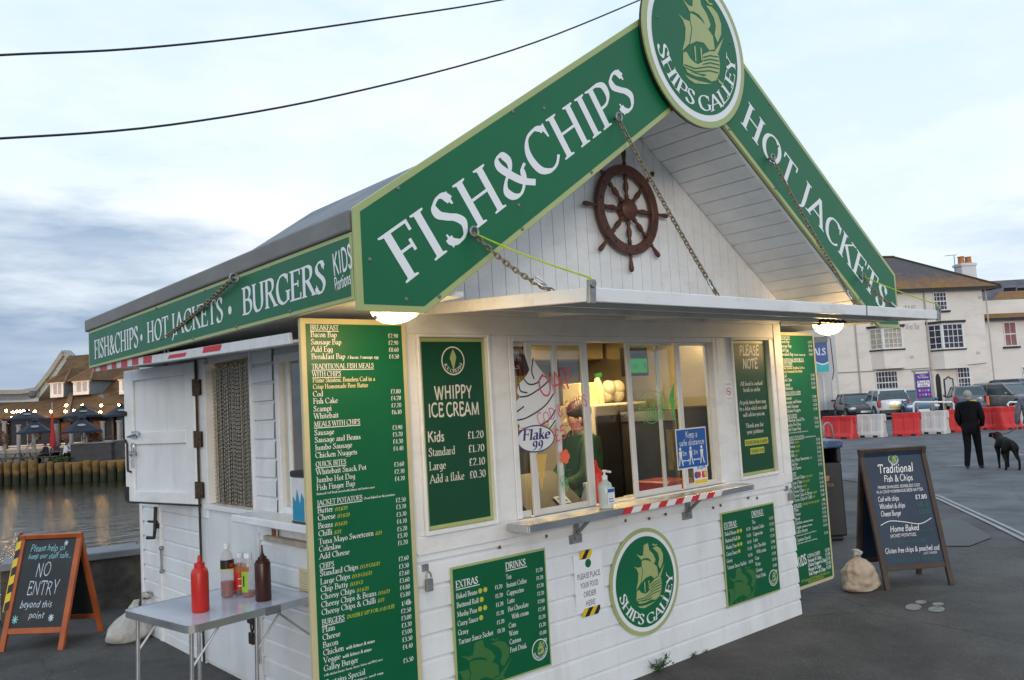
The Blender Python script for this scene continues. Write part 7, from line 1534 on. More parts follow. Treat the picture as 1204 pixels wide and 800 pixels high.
b = MB(); b.lathe([(.20, z0), (.19, z0+.5), (.12, (z0+z1)/2), (.05, z1)], (0, 0, 0), 9); b.build('canopy', mat('red_canvas', (.38, .015, .02), .7, var=.2, vs=3), rp, local=True); b = MB(); b.tube([(0, 0, 0), (0, 0, Q.at(62, 473, 1).z-zq)], .035, 6); b.build('pole', GP, rp, local=True)
# seated customers
sit = {'pelvis': (0, 0, .52), 'waist': (0, .02, .66), 'chest': (0, .05, .86), 'upper': (0, .07, 1.0), 'neck': (0, .08, 1.08), 'head': (0, .11, 1.16), 'crown': (0, .1, 1.26), 'hipL': (-.09, .05, .50), 'kneeL': (-.11, .45, .50), 'ankL': (-.11, .45, .09), 'toeL': (-.11, .6, .04), 'hipR': (.09, .05, .5), 'kneeR': (.11, .45, .5), 'ankR': (.11, .43, .09), 'toeR': (.11, .58, .04),
 'shL': (-.18, .07, 1.0), 'elL': (-.25, .15, .75), 'wrL': (-.15, .38, .72), 'shR': (.18, .07, 1.0), 'elR': (.25, .15, .75), 'wrR': (.15, .38, .72)}
for u, jc, rz, lab in ((55, (.02, .02, .03), 1.0, 'seated person in dark clothes at the left of the quayside group'), (66, (.06, .03, .05), 2.6, 'seated person in purplish top in the middle of the quayside group'), (77, (.62, .62, .68), -1.9, 'seated person in a white top at the right of the quayside group')):
    c = Q.at(u, 540, .6 if u != 66 else 1.2); person(lab, (c.x, c.y, zq), rz, 1.80, sit, mat('top_%d' % u, jc, .8), CLN, mat('dark_hair', (1, 1, 1)), SHOEB, 'people seated on the far quay')
def bench(u, off, label, w=1.6):
    c = Q.at(u, 541, off); t = thing('picnic_bench', label, 'bench', (c.x, c.y, zq), 'wooden benches on the far quay'); f = Fr((0, 0, 0), Q.d); WB = mat('grey_bench_wood', (.10, .085, .075), .8, var=.2)
    b = MB(); b.box(-w/2, w/2, .70, .75, -.35, .35, f); b.build('table_top', WB, t, local=True)
    for n in (-.65, .65): b = MB(); b.box(-w/2, w/2, .42, .46, n-.13, n+.13, f); b.build('seat', WB, t, local=True)
    for x in (-w*.38, w*.38): b = MB(); b.bar(f.p(x, 0, -.65), f.p(x, .72, -.2), .08, .05); b.bar(f.p(x, 0, .65), f.p(x, .72, .2), .08, .05); b.bar(f.p(x, .40, -.7), f.p(x, .40, .7), .05, .08); b.build('leg', WB, t, local=True)
bench(66, .9, 'picnic bench among the seated people on the far quay'); bench(42, .9, 'empty picnic bench left of the seated people', 1.8); bench(8, .9, 'picnic bench at the left end of the far quay', 2.4)
# ================================================================ ACROSS THE ROAD
GZ = -.28
Pb = VP(1100, 446, 54, math.radians(8)); pf_ = Pb.fr(0)
inn = thing('white_inn', 'large cream white inn with bay windows and a lichen covered hipped slate roof', 'building', tuple(Vector((*pf_.p(0, 0, -4).xy, GZ))))
REND = mat('cream_render', (.76, .71, .66), .75, var=.05, vs=.4, bump=.3, bs=6, stain=(.42, .38, .33), stain_amt=.35, stain_scale=(.5, .5, 1.6))
SLATE = mat('lichen_slate', (.105, .095, .115), .9, var=.25, vs=1.4, bump=1, bs=6, wave=(1, 1, 5))
def lichen():
    m = bpy.data.materials.new('slate_with_lichen'); m.use_nodes = True; n = m.node_tree.nodes; l = m.node_tree.links; p = n['Principled BSDF']; p.inputs['Roughness'].default_value = .9
    c = n.new('ShaderNodeTexCoord'); s = n.new('ShaderNodeSeparateXYZ'); l.new(c.outputs['Object'], s.inputs[0]); a = n.new('ShaderNodeTexNoise'); a.inputs['Scale'].default_value = 1.5; a.inputs['Detail'].default_value = 10; a.inputs['Roughness'].default_value = .78; l.new(c.outputs['Object'], a.inputs[0])
    z = n.new('ShaderNodeMapRange'); z.inputs[1].default_value = 9.4; z.inputs[2].default_value = 7.9; z.inputs[3].default_value = -.14; z.inputs[4].default_value = .15; l.new(s.outputs[2], z.inputs[0])
    k = n.new('ShaderNodeMath'); k.operation = 'ADD'; l.new(a.outputs[0], k.inputs[0]); l.new(z.outputs[0], k.inputs[1]); r = n.new('ShaderNodeMapRange'); r.inputs[1].default_value = .40; r.inputs[2].default_value = .72; l.new(k.outputs[0], r.inputs[0])
    x = n.new('ShaderNodeMix'); x.data_type = 'RGBA'; l.new(r.outputs[0], x.inputs[0]); x.inputs[6].default_value = (.085, .078, .085, 1); x.inputs[7].default_value = (.27, .13, .03, 1)
    w = n.new('ShaderNodeTexNoise'); w.inputs['Scale'].default_value = 6; l.new(c.outputs['Object'], w.inputs[0]); h = n.new('ShaderNodeMapRange'); h.inputs[3].default_value = .75; h.inputs[4].default_value = 1.25; l.new(w.outputs[0], h.inputs[0])
    v = n.new('ShaderNodeHueSaturation'); l.new(x.outputs[2], v.inputs['Color']); l.new(h.outputs[0], v.inputs['Value']); l.new(v.outputs[0], p.inputs['Base Color']); return m
LICH = lichen()
def S(u, v, off=0): return Pb.sz(u, v, off)
sl0, sr0 = S(930, 450)[0], S(1160, 400)[0]; ze = S(1100, 339)[1]
b = MB(); b.box(sl0, sr0, GZ-.3, ze, -8, 0, pf_)
sr1 = S(1260, 400)[0]; ze1 = S(1185, 373)[1]
b.box(sr0, sr1, GZ-.3, ze1+1.2, -8.6, -.6, pf_); b.build('wall', REND, inn)
# hipped roof of the main block
b = MB(); e = .5; fr0 = pf_
A = fr0.p(sl0-e, ze, e); B = fr0.p(sr0+e+.5, ze-.05, e); C_ = fr0.p(sr0+e+.5, ze-.05, -8.5); D = fr0.p(sl0-e, ze, -8.5)
R1 = Pb.at(1041, 303, 4); R0_ = R1-Pb.d*2.2; R0_.z = R1.z+.05; R1b = R1+Pb.d*.6
b.add([A, B, R1b, R0_], [(0, 1, 2, 3)]); b.add([B, C_, R1b], [(0, 1, 2)]); b.add([C_, D, R0_, R1b], [(0, 1, 2, 3)]); b.add([D, A, R0_], [(0, 1, 2)])
b.add([A-Vector((0, 0, .12)), B-Vector((0, 0, .12)), C_-Vector((0, 0, .12)), D-Vector((0, 0, .12))], [(0, 3, 2, 1)])
rf = b.build('roof', LICH, inn); ORG[rf.name] = ORG[inn.name]
for pair in ((A, R0_), (B, R1b), (R0_, R1b)):
    b = MB(); b.bar(pair[0]+Vector((0, 0, .04)), pair[1]+Vector((0, 0, .04)), .22, .1); b.build('ridge_tile', mat('dark_ridge', (.06, .055, .05), .9), rf)
b = MB(); b.bar(A-Vector((0, 0, .10)), B-Vector((0, 0, .10)), .16, .16); b.bar(B-Vector((0, 0, .10)), C_-Vector((0, 0, .10)), .16, .16); b.build('gutter', BLACK, inn)
# lower right roof
b = MB(); A2 = pf_.p(sr0-.1, ze1, -.1); B2 = pf_.p(sr1, ze1-.05, -.1); T1 = Pb.at(1176, 343, 3.4); T2 = Pb.at(1216, 350, 3.4)+Pb.d*3; T2.z = T1.z
b.add([A2, B2, T2, T1], [(0, 1, 2, 3)]); b.add([A2, T1, T1+Pb.back*4-Vector((0, 0, 2)), A2+Pb.back*4], [(0, 1, 2, 3)]); b.build('lower_roof', LICH, inn)
b = MB(); b.bar(A2-Vector((0, 0, .08)), B2-Vector((0, 0, .08)), .16, .14); b.build('gutter', BLACK, inn)
# chimney
s0, z0 = S(1132, 327, 3); s1, z1 = S(1147, 308, 3); f = Pb.fr(3)
b = MB(); b.box(s0, s1, z0-1.2, z1-.05, -.8, .0, f); b.box(s0-.08, s1+.05, z1-.25, z1-.1, -.88, .08, f); cm = b.build('chimney', RW, rf)
b = MB(); b.lathe([(.22, 0), (.19, .42), (.24, .5)], f.p(s0+.3, z1-.05, -.4), 12); b.lathe([(.22, 0), (.19, .40), (.24, .46)], f.p(s1-.25, z1-.05, -.4), 12); b.build('chimney_pot', mat('terracotta', (.45, .17, .05), .8), rf)
b = MB(); b.tube([f.p(s0-.2, z1-.6, -.4), f.p(s0-.2, z1+.6, -.4)], .025, 5); b.tube([f.p(s0-.9, z1+.55, -.4), f.p(s0+.0, z1+.6, -.4)], .02, 5); b.build('aerial', GREYCAP, inn)
# back roof behind
bb_ = thing('slate_roofed_house', 'grey slate roofed house rising behind the right end of the inn', 'building', tuple(Vector((*Pb.at(1190, 340, 12).xy, GZ))))
b = MB(); s0, z0 = S(1140, 330, 12); s1 = S(1300, 330, 12)[0]; f = Pb.fr(12); z1 = S(1160, 326, 12)[1]; zb_ = S(1190, 352, 10)[1]
b.box(s0, s1, GZ, zb_, -8, 0, f); b.build('wall', REND, bb_)
b = MB(); slab(b, [f.p(s0-.3, zb_-.2, .5), f.p(s1, zb_-.2, .5), f.p(s1, z1+.3, -4.2), f.p(s0-.3, z1+.1, -4.2)], .15); slab(b, [f.p(s0-.3, zb_-.2, -9), f.p(s1, zb_-.2, -9), f.p(s1, z1+.3, -4.2), f.p(s0-.3, z1+.1, -4.2)], .15); rfb = b.build('roof', SLATE, bb_); ORG[rfb.name] = ORG[bb_.name]
for u in (1187, 1203): b = MB(); p = Pb.at(u, 343, 11.2); b.bar(p-Pb.d*.5, p+Pb.d*.5, .1, .7, up=(0, -.3, 1)); b.build('skylight', DGL, rfb)
GW = mat('window_dark_glass', (.035, .035, .055), .15, var=.5, vs=1); JW = mat('white_joinery', (1, 1, 1)); CURT = mat('red_check_curtain', (.30, .13, .12), .8, var=.3, vs=5); NET = mat('net_curtain', (.42, .38, .30), .8, var=.15, vs=3); BLK = mat('black_sill', (.03, .03, .03), .7)
def window(uL, uR, vT, vB, nx, ny, parent=inn, glass=GW, off=0, sill=True, mid=False):
    s0, z1 = S(uL, vT, off); s1, z0 = S(uR, vB, off); f = Pb.fr(off)
    b = MB(); w = .07; b.box(s0, s1, z0, z0+w, 0, .06, f); b.box(s0, s1, z1-w, z1, 0, .06, f); b.box(s0, s0+w, z0+w, z1-w, 0, .06, f); b.box(s1-w, s1, z0+w, z1-w, 0, .06, f)
    for i in range(1, nx): x = s0+(s1-s0)*i/nx; b.box(x-.016, x+.016, z0+w, z1-w, .02, .045, f)
    for i in range(1, ny): z = z0+(z1-z0)*i/ny; t_ = .035 if i*2 == ny else .016; b.box(s0+w, s1-w, z-t_, z+t_, .018, .048, f)
    o = b.build('window', JW, parent); ORG[o.name] = ORG[inn.name]
    b = MB(); b.box(s0+w, s1-w, z0+w, z1-w, .0, .015, f); b.build('pane', glass, o)
    if sill: b = MB(); b.box(s0-.15, s1+.15, z0-.13, z0-.01, 0, .12, f); b.build('sill', BLK, o)
    return o
window(1096, 1114, 344, 365, 4, 4); window(1028, 1057, 437, 463, 7, 4, sill=False); window(1124, 1142, 432, 457, 4, 4, sill=False)
window(1178.5, 1196.5, 379, 407, 2, 2, glass=CURT, off=.6); window(1201, 1222, 431, 450, 4, 4, off=.6, sill=False); window(1000, 1010, 344, 365, 3, 4)
# two first floor bays
for (uL, uR, uM, gl) in ((1021, 1060, 0, NET), (1090, 1131, 0, GW)):
    s0, zt1 = S(uL, 387 if uL < 1050 else 382); s1 = S(uR, 385)[0]; zs = S(uL+20, 412)[1]; zb1 = S(uL+20, 434)[1]; pj = .75; k = .45
    b = MB(); P_ = [(s0, 0), (s0+k, pj), (s1-k, pj), (s1, 0)]
    fl_ = Fr(pf_.p(0, 0, 0), Pb.d, Pb.n); flo = Fr((pf_.o.x, pf_.o.y, 0), Pb.d, Pb.n)
    sg = 1 if flo.n.z > 0 else -1
    def pr(z0, z1, pts, name, m, par): 
        b = MB(); zz = sorted((z0*sg, z1*sg)); b.prism(pts, zz[0], zz[1], flo); o = b.build(name, m, par); return o
    bay = pr(zb1, zs, P_, 'bay', REND, inn); ORG[bay.name] = ORG[inn.name]
    pr(zs, zt1, [(s0+.03, 0), (s0+k+.02, pj-.04), (s1-k-.02, pj-.04), (s1-.03, 0)], 'pane', gl, bay)
    pr(zt1, zt1+.14, [(s0-.15, 0), (s0+k-.1, pj+.15), (s1-k+.1, pj+.15), (s1+.15, 0)], 'bay_roof', BLK, bay)
    pr(zs-.06, zs+.03, [(s0-.08, 0), (s0+k-.05, pj+.08), (s1-k+.05, pj+.08), (s1+.08, 0)], 'sill', BLK, bay)
    pts3 = [Vector((*flo.p(x, y, 0).xy, 0)) for x, y in P_]
    b = MB()
    for a_, c_, nx in ((pts3[0], pts3[1], 2), (pts3[1], pts3[2], 4), (pts3[2], pts3[3], 2)):
        d = c_-a_; n_ = Vector((d.y, -d.x, 0)).normalized(); f2 = Fr((a_.x, a_.y, 0), d, (0, 0, 1)); Ld = d.length
        ww = .12 if nx > 2 else .08
        b.box(0, ww, zs, zt1, -.04, .02, f2); b.box(Ld-ww, Ld, zs, zt1, -.04, .02, f2); b.box(ww, Ld-ww, zt1-.12, zt1, -.04, .02, f2); b.box(ww, Ld-ww, zs, zs+.12, -.04, .02, f2)
        for i in range(1, nx): x = ww+(Ld-2*ww)*i/nx; b.box(x-.018, x+.018, zs+.12, zt1-.12, -.03, .005, f2)
        for i in range(1, 4): z = zs+(zt1-zs)*i/4; b.box(ww, Ld-ww, z-.018, z+.018, -.028, .006, f2)
    b.build('window_frame', JW, bay)
# door, fanlight, lamp board, notice frame
s0, z1 = S(1099, 447); s1, z0 = S(1109, 486); f = pf_
b = MB(); b.box(s0, s1, GZ, z1, 0, .03, f); pts = [(s0+(s1-s0)*(.5+.5*math.cos(a)), z1+.4*math.sin(a)) for a in [PI*i/8 for i in range(9)]]; b.prism(pts, .0, .03, f); dr = b.build('door', BLACK, inn); ORG[dr.name] = ORG[inn.name]
b = MB(); b.box(s0-.14, s0, GZ, z1, 0, .08, f); b.box(s1, s1+.14, GZ, z1, 0, .08, f)
for i in range(8):
    a0, a1 = PI*i/8, PI*(i+1)/8; c = (s0+s1)/2; r0, r1 = (s1-s0)/2, (s1-s0)/2+.14
    b.prism([(c+r0*math.cos(a0), z1+.4*math.sin(a0)), (c+r1*math.cos(a0), z1+.54*math.sin(a0)), (c+r1*math.cos(a1), z1+.54*math.sin(a1)), (c+r0*math.cos(a1), z1+.4*math.sin(a1))], 0, .08, f)
b.build('door_surround', REND, dr)
nb = thing('framed_notice', 'white notice board with a black arched frame on the inn wall', 'sign', tuple(pf_.p(S(1115, 455)[0], 1, .05)))
s0, z1 = S(1110, 446); s1, z0 = S(1121, 466)
b = MB(); b.box(s0, s1, z0, z1, .0, .04, f); b.build('panel', RW, nb); b = MB(); 
for x0, x1, a_, c_ in ((s0-.06, s0, z0, z1), (s1, s1+.06, z0, z1), (s0-.06, s1+.06, z0-.06, z0)): b.box(x0, x1, a_, c_, 0, .07, f)
q = cr([(s0-.03, z1), ((s0+s1)/2-.15, z1+.02), ((s0+s1)/2, z1+.14), ((s0+s1)/2+.15, z1+.02), (s1+.03, z1)], 4); b.tube([f.p(x, z, .05) for x, z in q], .035, 5); b.build('frame', BLK, nb)
b = MB(); s0, z0 = S(1077, 462); s1, z1 = S(1082, 450); b.box(s0, s1, z0, z1, 0, .06, f); tag(b.build('blue_poster', mat('poster_blue', (.05, .25, .35), .4)), 'small blue poster on the inn wall left of the door', 'poster')
b = MB(); lp = [Pb.at(u, v, -.04) for u, v in ((975, 439), (1060, 435), (1130, 430), (1160, 427))]; b.tube(lp, .025, 5); b.build('wall_cable', mat('wall_cable', (.25, .23, .22)), inn)
m = MB(); s0, z0 = S(1063, 366); tf3 = pf_; text(m, 'THE', tf3, s0, z0, .34, w=.9, z=.01, bold=.9); s0, z0 = S(1064, 388); text(m, 'West Bay', tf3, s0, z0, .40, w=1.0, z=.01, slant=.25, bold=.7); m.build('lettering', mat('inn_lettering', (.30, .27, .25), .6), inn)
for u in (1001, 1085, 1157):
    s_, z_ = S(u, 341); b = MB(); b.tube([pf_.p(s_, ze-.2, .1), pf_.p(s_, GZ, .1)], .045, 6); b.build('downpipe', mat('painted_pipe', (.50, .46, .42), .6), inn)
for u, v in ((1040, 350), (1152, 350), (1072, 420), (1150, 415)):
    s_, z_ = S(u, v); b = MB(); b.box(s_-.12, s_+.12, z_-.08, z_+.08, .0, .03, pf_); b.build('air_vent', mat('painted_pipe', (1, 1, 1)), inn)
# grey blue wing at left
wg = thing('grey_outbuilding', 'pale grey rendered building with a blue hanging sign at the left of the inn', 'building', tuple(Pb.at(975, 480, -2)))
f = Pb.fr(-1.5); s0 = S(930, 450, -1.5)[0]; s1 = S(986, 450, -1.5)[0]; b = MB(); b.box(s0, s1, GZ-.3, S(970, 355, -1.5)[1], -6, 0, f); b.build('wall', mat('grey_render', (.50, .50, .50), .8, var=.08, vs=.5), wg)
b = MB(); b.box(s0, s1, GZ-.2, GZ+.5, 0, .04, f); b.build('plinth', BLK, wg)
for uL, uR, vT, vB in ((966, 972, 442, 482), (977, 984, 445, 470)):
    x0, z1 = S(uL, vT, -1.5); x1, z0 = S(uR, vB, -1.5); b = MB(); b.box(x0, x1, z0, z1, 0, .05, f); b.build('door', mat('pale_door', (.62, .60, .57), .6), wg); b = MB(); b.box(x0-.1, x1+.1, z0-.08, z0, 0, .1, f); b.build('sill', BLK, wg)
hs = thing('hanging_sign', 'blue and turquoise sign ending in ALS at the left of the inn', 'sign', tuple(Pb.at(965, 440, -3)))
f = Pb.fr(-3); x0, z1 = S(948, 404, -3); x1, z0 = S(975, 437, -3); _, zm = S(960, 428, -3)
b = MB(); b.box(x0, x1, zm, z1, -.05, 0, f); b.build('blue_panel', mat('faded_blue', (.06, .11, .28), .45), hs); b = MB(); b.box(x0, x1, z0, zm, -.05, 0, f); b.build('turquoise_panel', mat('turquoise', (.04, .42, .45), .45), hs)
m = MB(); q = cr([(x0, zm), (x0+.4, zm+.12), (x0+.9, zm-.05), (x1, zm+.06)], 5)
for a, c in zip(q, q[1:]): m.flat([(a[0], a[1]-.04), (c[0], c[1]-.04), (c[0], c[1]+.04), (a[0], a[1]+.04)], .004, f)
text(m, 'RENTALS', f, x1-.12, S(960, 418, -3)[1], .42, w=1.95, align='r', z=.004, bold=1.1); m.build('lettering', SW, hs)
b = MB(); b.box(x0-.05, x1+.05, z1, z1+.35, -.1, .03, f); b.build('header', GREYCAP, hs); b = MB(); b.tube([f.p(x0+.35, GZ, -.05), f.p(x0+.35, z1, -.05)], .05, 6); b.build('pole', BLACK, hs)
b = MB(); b.tube([f.p(x1+.15, z0-.5, 0), f.p(x1+.3, z0, 0), f.p(x1+.25, z1+.2, 0), f.p(x1-.1, z1+.4, 0)], .03, 5); b.build('drooping_cable', BLACK, hs)
# tall purple welcome sign
p0 = G(1090, 499); ps = thing('welcome_sign', 'purple parking sign on a post in front of the inn door', 'sign', (p0.x, p0.y, GZ)); dpt = (p0-CAM).dot(FW)
f = Fr((p0.x, p0.y, 0), Pb.d); mp = dpt/FPX
def pz(v, u=1090): return (CAM+ray(u, v)*dpt).z
b = MB(); b.tube([f.p(-.35, GZ, -.05), f.p(-.35, pz(435), -.05)], .04, 8); b.tube([f.p(.35, GZ, -.05), f.p(.35, pz(435), -.05)], .04, 8); b.build('post', GALV, ps)
b = MB(); x = 9.2*mp; b.box(-x, x, pz(468), pz(439), -.01, .02, f); b.build('panel', mat('sign_purple', (.10, .03, .30), .45), ps)
m = MB(); m.flat([(-x*.86, pz(455)), (x*.86, pz(455)), (x*.86, pz(447.5)), (-x*.86, pz(447.5))], .022, f); text(m, 'Welcome to', f, 0, pz(441.5), .06, w=.3, align='c', z=.023, res=1); text(m, 'The Harbour', f, 0, pz(444.5), .10, False, w=.55, align='c', z=.023, res=1, bold=1.5); m.build('white_panel', SW, ps)
m = MB(); text(m, 'Please Pay', f, 0, pz(451), .12, w=.55, align='c', z=.024, res=1); text(m, 'at Meter', f, 0, pz(454.5), .12, w=.42, align='c', z=.024, res=1); m.build('lettering', LETTERK, ps)
m = MB(); m2_ = MB()
for i in range(4):
    for j in range(2): disc(m if (i+j) % 3 else m2_, f.sub(-x*.62+i*x*.41, pz(459+j*5)), .055, .023, 12)
m.build('pink_symbol', mat('symbol_pink', (.6, .12, .25), .5), ps); m2_.build('blue_symbol', mat('symbol_blue', (.3, .5, .7), .5), ps)
b = MB(); b.box(-.5, .5, pz(437), pz(434.5), -.03, .03, f); b.build('top_rail', GALV, ps)
# ================================================================ CARS
GLC = mat('car_glass', (.05, .07, .08), .06, var=.2, vs=2, spec=.8); TYRE = mat('tyre', (.018, .018, .018), .85); RIMM = mat('alloy', (.42, .42, .43), .35, .8); TAIL = mat('tail_lamp', (.40, .01, .01), .15); HEADL = mat('head_lamp', (.65, .68, .7), .08); TRIMB = mat('car_trim', (.02, .02, .022), .5); PLW = mat('plate_white', (.72, .72, .68), .5); PLY = mat('plate_yellow', (.65, .48, .03), .5)
def loft(b, secs):
    n = len(secs[0])
    k = len(b.v); 
    for s in secs: b.v += [Vector(v) for v in s]
    for i in range(len(secs)-1):
        for j in range(n): b.f.append((k+i*n+j, k+i*n+(j+1) % n, k+(i+1)*n+(j+1) % n, k+(i+1)*n+j)); b.m.append(0)
    b.f.append(tuple(k+j for j in range(n-1, -1, -1))); b.f.append(tuple(k+(len(secs)-1)*n+j for j in range(n))); b.m += [0, 0]
def car(name, label, paint, L_, W_, H_, kind, loc, heading):
    """front towards +Y in its own frame"""
    t = thing(name, label, 'car', loc, 'cars parked in front of the inn'); t.rotation_euler = (0, 0, heading)
    h = L_/2; hw = W_/2; gc = .2; sh = H_*.62; 
    hood = H_*.60 if kind != 'suv' else H_*.62
    tail = H_*.66 if kind in ('hatch', 'suv', 'estate') else H_*.64
    b = MB(); st = [(-h, .62, .40, tail*.93), (-h+.08, .86, .26, tail*.98), (-h+.5, .98, gc, tail), (-.4, 1.0, gc, sh), (.35, 1.0, gc, sh), (h-1.15, .99, gc, hood), (h-.5, .95, gc, hood*.93), (h-.12, .82, .24, hood*.78), (h, .60, .34, hood*.62)]
    secs = []
    for y, w, z0, z1 in st:
        w *= hw; secs.append([(-w*.9, y, z0), (-w, y, z0+.15), (-w*1.0, y, (z0+z1)/2+.05), (-w*.96, y, z1-.06), (-w*.86, y, z1), (0, y, z1+.03), (w*.86, y, z1), (w*.96, y, z1-.06), (w, y, (z0+z1)/2+.05), (w, y, z0+.15), (w*.9, y, z0)])
    loft(b, secs); o = b.build('body', paint, t, local=True, smooth=True, bevel=.0)
    s2 = o.modifiers.new('sub', 'SUBSURF'); s2.levels = 1; s2.render_levels = 1
    # greenhouse
    y0 = -h+.12 if kind != 'saloon' else -h+.8; y1 = -h+.45 if kind in ('suv', 'estate') else -h+.75; y2 = h-1.95; y3 = h-1.18
    if kind in ('estate', 'suv'): y1 = -h+.38
    zb = sh-.03; zt = H_-.05
    def ring_(f, z, ya, yb): w = hw*f; return [(-w, ya, z), (-w, yb, z), (w, yb, z), (w, ya, z)]
    b = MB(); loft(b, [ring_(.88, zb, y0, y3), ring_(.80, zb+(zt-zb)*.6, y0+(y1-y0)*.5, y2+(y3-y2)*.4), ring_(.70, zt-.02, y1, y2)]); b.build('windows', GLC, t, local=True)
    b = MB(); loft(b, [ring_(.72, zt-.04, y1-.03, y2+.06), ring_(.70, zt+.02, y1+.02, y2+.0), ring_(.58, zt+.05, y1+.2, y2-.25)]); b.build('roof', paint, t, local=True, bevel=.02, smooth=True)
    b = MB()
    for sx in (-1, 1):
        for ya, yb in ((y3, y2), (y0+.05, y1)):
            b.bar((sx*hw*.87, ya, zb), (sx*hw*.71, yb, zt), .07, .06, up=(0, 1, 0))
        ym = (y2+y1)/2+.1; b.bar((sx*hw*.885, ym, zb), (sx*hw*.715, ym, zt), .06, .09, up=(0, 1, 0))
    b.build('pillars', paint, t, local=True)
    wy = (h-.82, -h+.78); wr = .33 if kind != 'suv' else .36
    for y in wy:
        for sx in (-1, 1):
            b = MB(); b.lathe([(wr*.75, -.1), (wr, -.09), (wr, .09), (wr*.75, .1)], (sx*(hw-.10), y, wr), 20, (1, 0, 0)); w = b.build('wheel', TYRE, t, local=True, smooth=True)
            b = MB(); b.lathe([(wr*.66, -.105), (wr*.62, .105)], (sx*(hw-.10), y, wr), 16, (1, 0, 0)); b.build('rim', RIMM, w, local=True, smooth=True)
            b = MB(); b.lathe([(wr*1.12, -.005), (wr*1.12, .005)], (sx*(hw-.012), y, wr+.02), 20, (1, 0, 0)); b.build('wheel_arch', TRIMB, t, local=True)
    for sx in (-1, 1):
        b = MB(); b.ball((sx*hw*.68, h-.16, hood*.72), .16, 10, (1.25, .6, .55)); b.build('headlight', HEADL, t, local=True, smooth='full')
        if kind in ('suv', 'estate'): b = MB(); b.box(sx*hw*.86-.09, sx*hw*.86+.09, -h-.02, -h+.14, tail*.62, tail*.95); 
        else: b = MB(); b.box(sx*hw*.78-.14, sx*hw*.78+.14, -h-.02, -h+.10, tail*.68, tail*.88)
        b.build('tail_light', TAIL, t, local=True, bevel=.03)
        b = MB(); b.ball((sx*(hw+.06), h-1.45, zb+.07), .10, 8, (1, .6, .8)); b.build('mirror', paint, t, local=True, smooth='full')
    b = MB(); b.box(-.5, .5, h-.06, h+.02, .38, .56); b.box(-.6, .6, h-.10, h-.0, .24, .33); b.build('grille', TRIMB, t, local=True, bevel=.02)
    b = MB(); b.box(-.26, .26, h+.02, h+.035, .40, .51); b.build('front_plate', PLW, t, local=True)
    b = MB(); b.box(-.26, .26, -h-.03, -h-.015, .62, .73); b.build('rear_plate', PLY, t, local=True)
    b = MB(); b.box(-hw*.86, hw*.86, -h-.05, -h+.15, .28, .52); b.build('rear_bumper', paint if kind != 'suv' else TRIMB, t, local=True, bevel=.05)
    if kind == 'estate': 
        b = MB()
        for sx in (-1, 1): b.tube([(sx*hw*.66, y1+.2, zt+.07), (sx*hw*.66, y2-.1, zt+.07)], .02, 6)
        b.build('roof_rail', RIMM, t, local=True)
    return t
CBK = mat('car_black', (.012, .014, .02), .2, var=.1, coat=.6); CWH = mat('car_white', (.66, .66, .66), .25, var=.04, coat=.5); CBL = mat('car_blue', (.03, .085, .17), .22, var=.1, coat=.6); CGB = mat('car_grey_blue', (.10, .14, .19), .22, var=.1, coat=.6); CGY = mat('car_grey', (.16, .15, .14), .25, var=.1, coat=.6)
def pos(u, d): p = CAM+ray(u, 470)*d; return (p.x, p.y, GZ)
def face(u, toward, turn):
    v = ray(u, 470); a = math.atan2(v.y, v.x)-PI/2       # heading away from the camera
    return a+(PI if toward else 0)+turn
car('parked_car', 'black hatchback facing the road, leftmost of the parked cars', CBK, 4.2, 1.8, 1.46, 'hatch', pos(1006, 48), face(1006, True, .22))
car('parked_car', 'white car parked tail out with red lamps beside the black hatchback', CWH, 4.2, 1.8, 1.62, 'suv', pos(1039, 46.5), face(1042, False, .25))
car('parked_car', 'blue hatchback facing the road behind the white barrier frame', CBL, 4.1, 1.78, 1.50, 'hatch', pos(1075, 45), face(1075, True, .2))
car('parked_car', 'grey blue estate car parked tail out behind the walking person', CGB, 4.7, 1.82, 1.52, 'estate', pos(1135, 49), face(1135, False, .12))
car('parked_car', 'grey estate car with roof rails nearest the right edge', CGY, 4.7, 1.85, 1.56, 'estate', pos(1186, 46.5), face(1186, True, .75))
car('parked_car', 'dark blue car half hidden behind the grey estate car', CBL, 4.4, 1.8, 1.75, 'hatch', pos(1202, 52), face(1202, True, 1.0))
car('parked_car', 'small grey car glimpsed between the two estate cars', CGY, 4.0, 1.75, 1.45, 'hatch', pos(1160, 52), face(1160, True, .1))
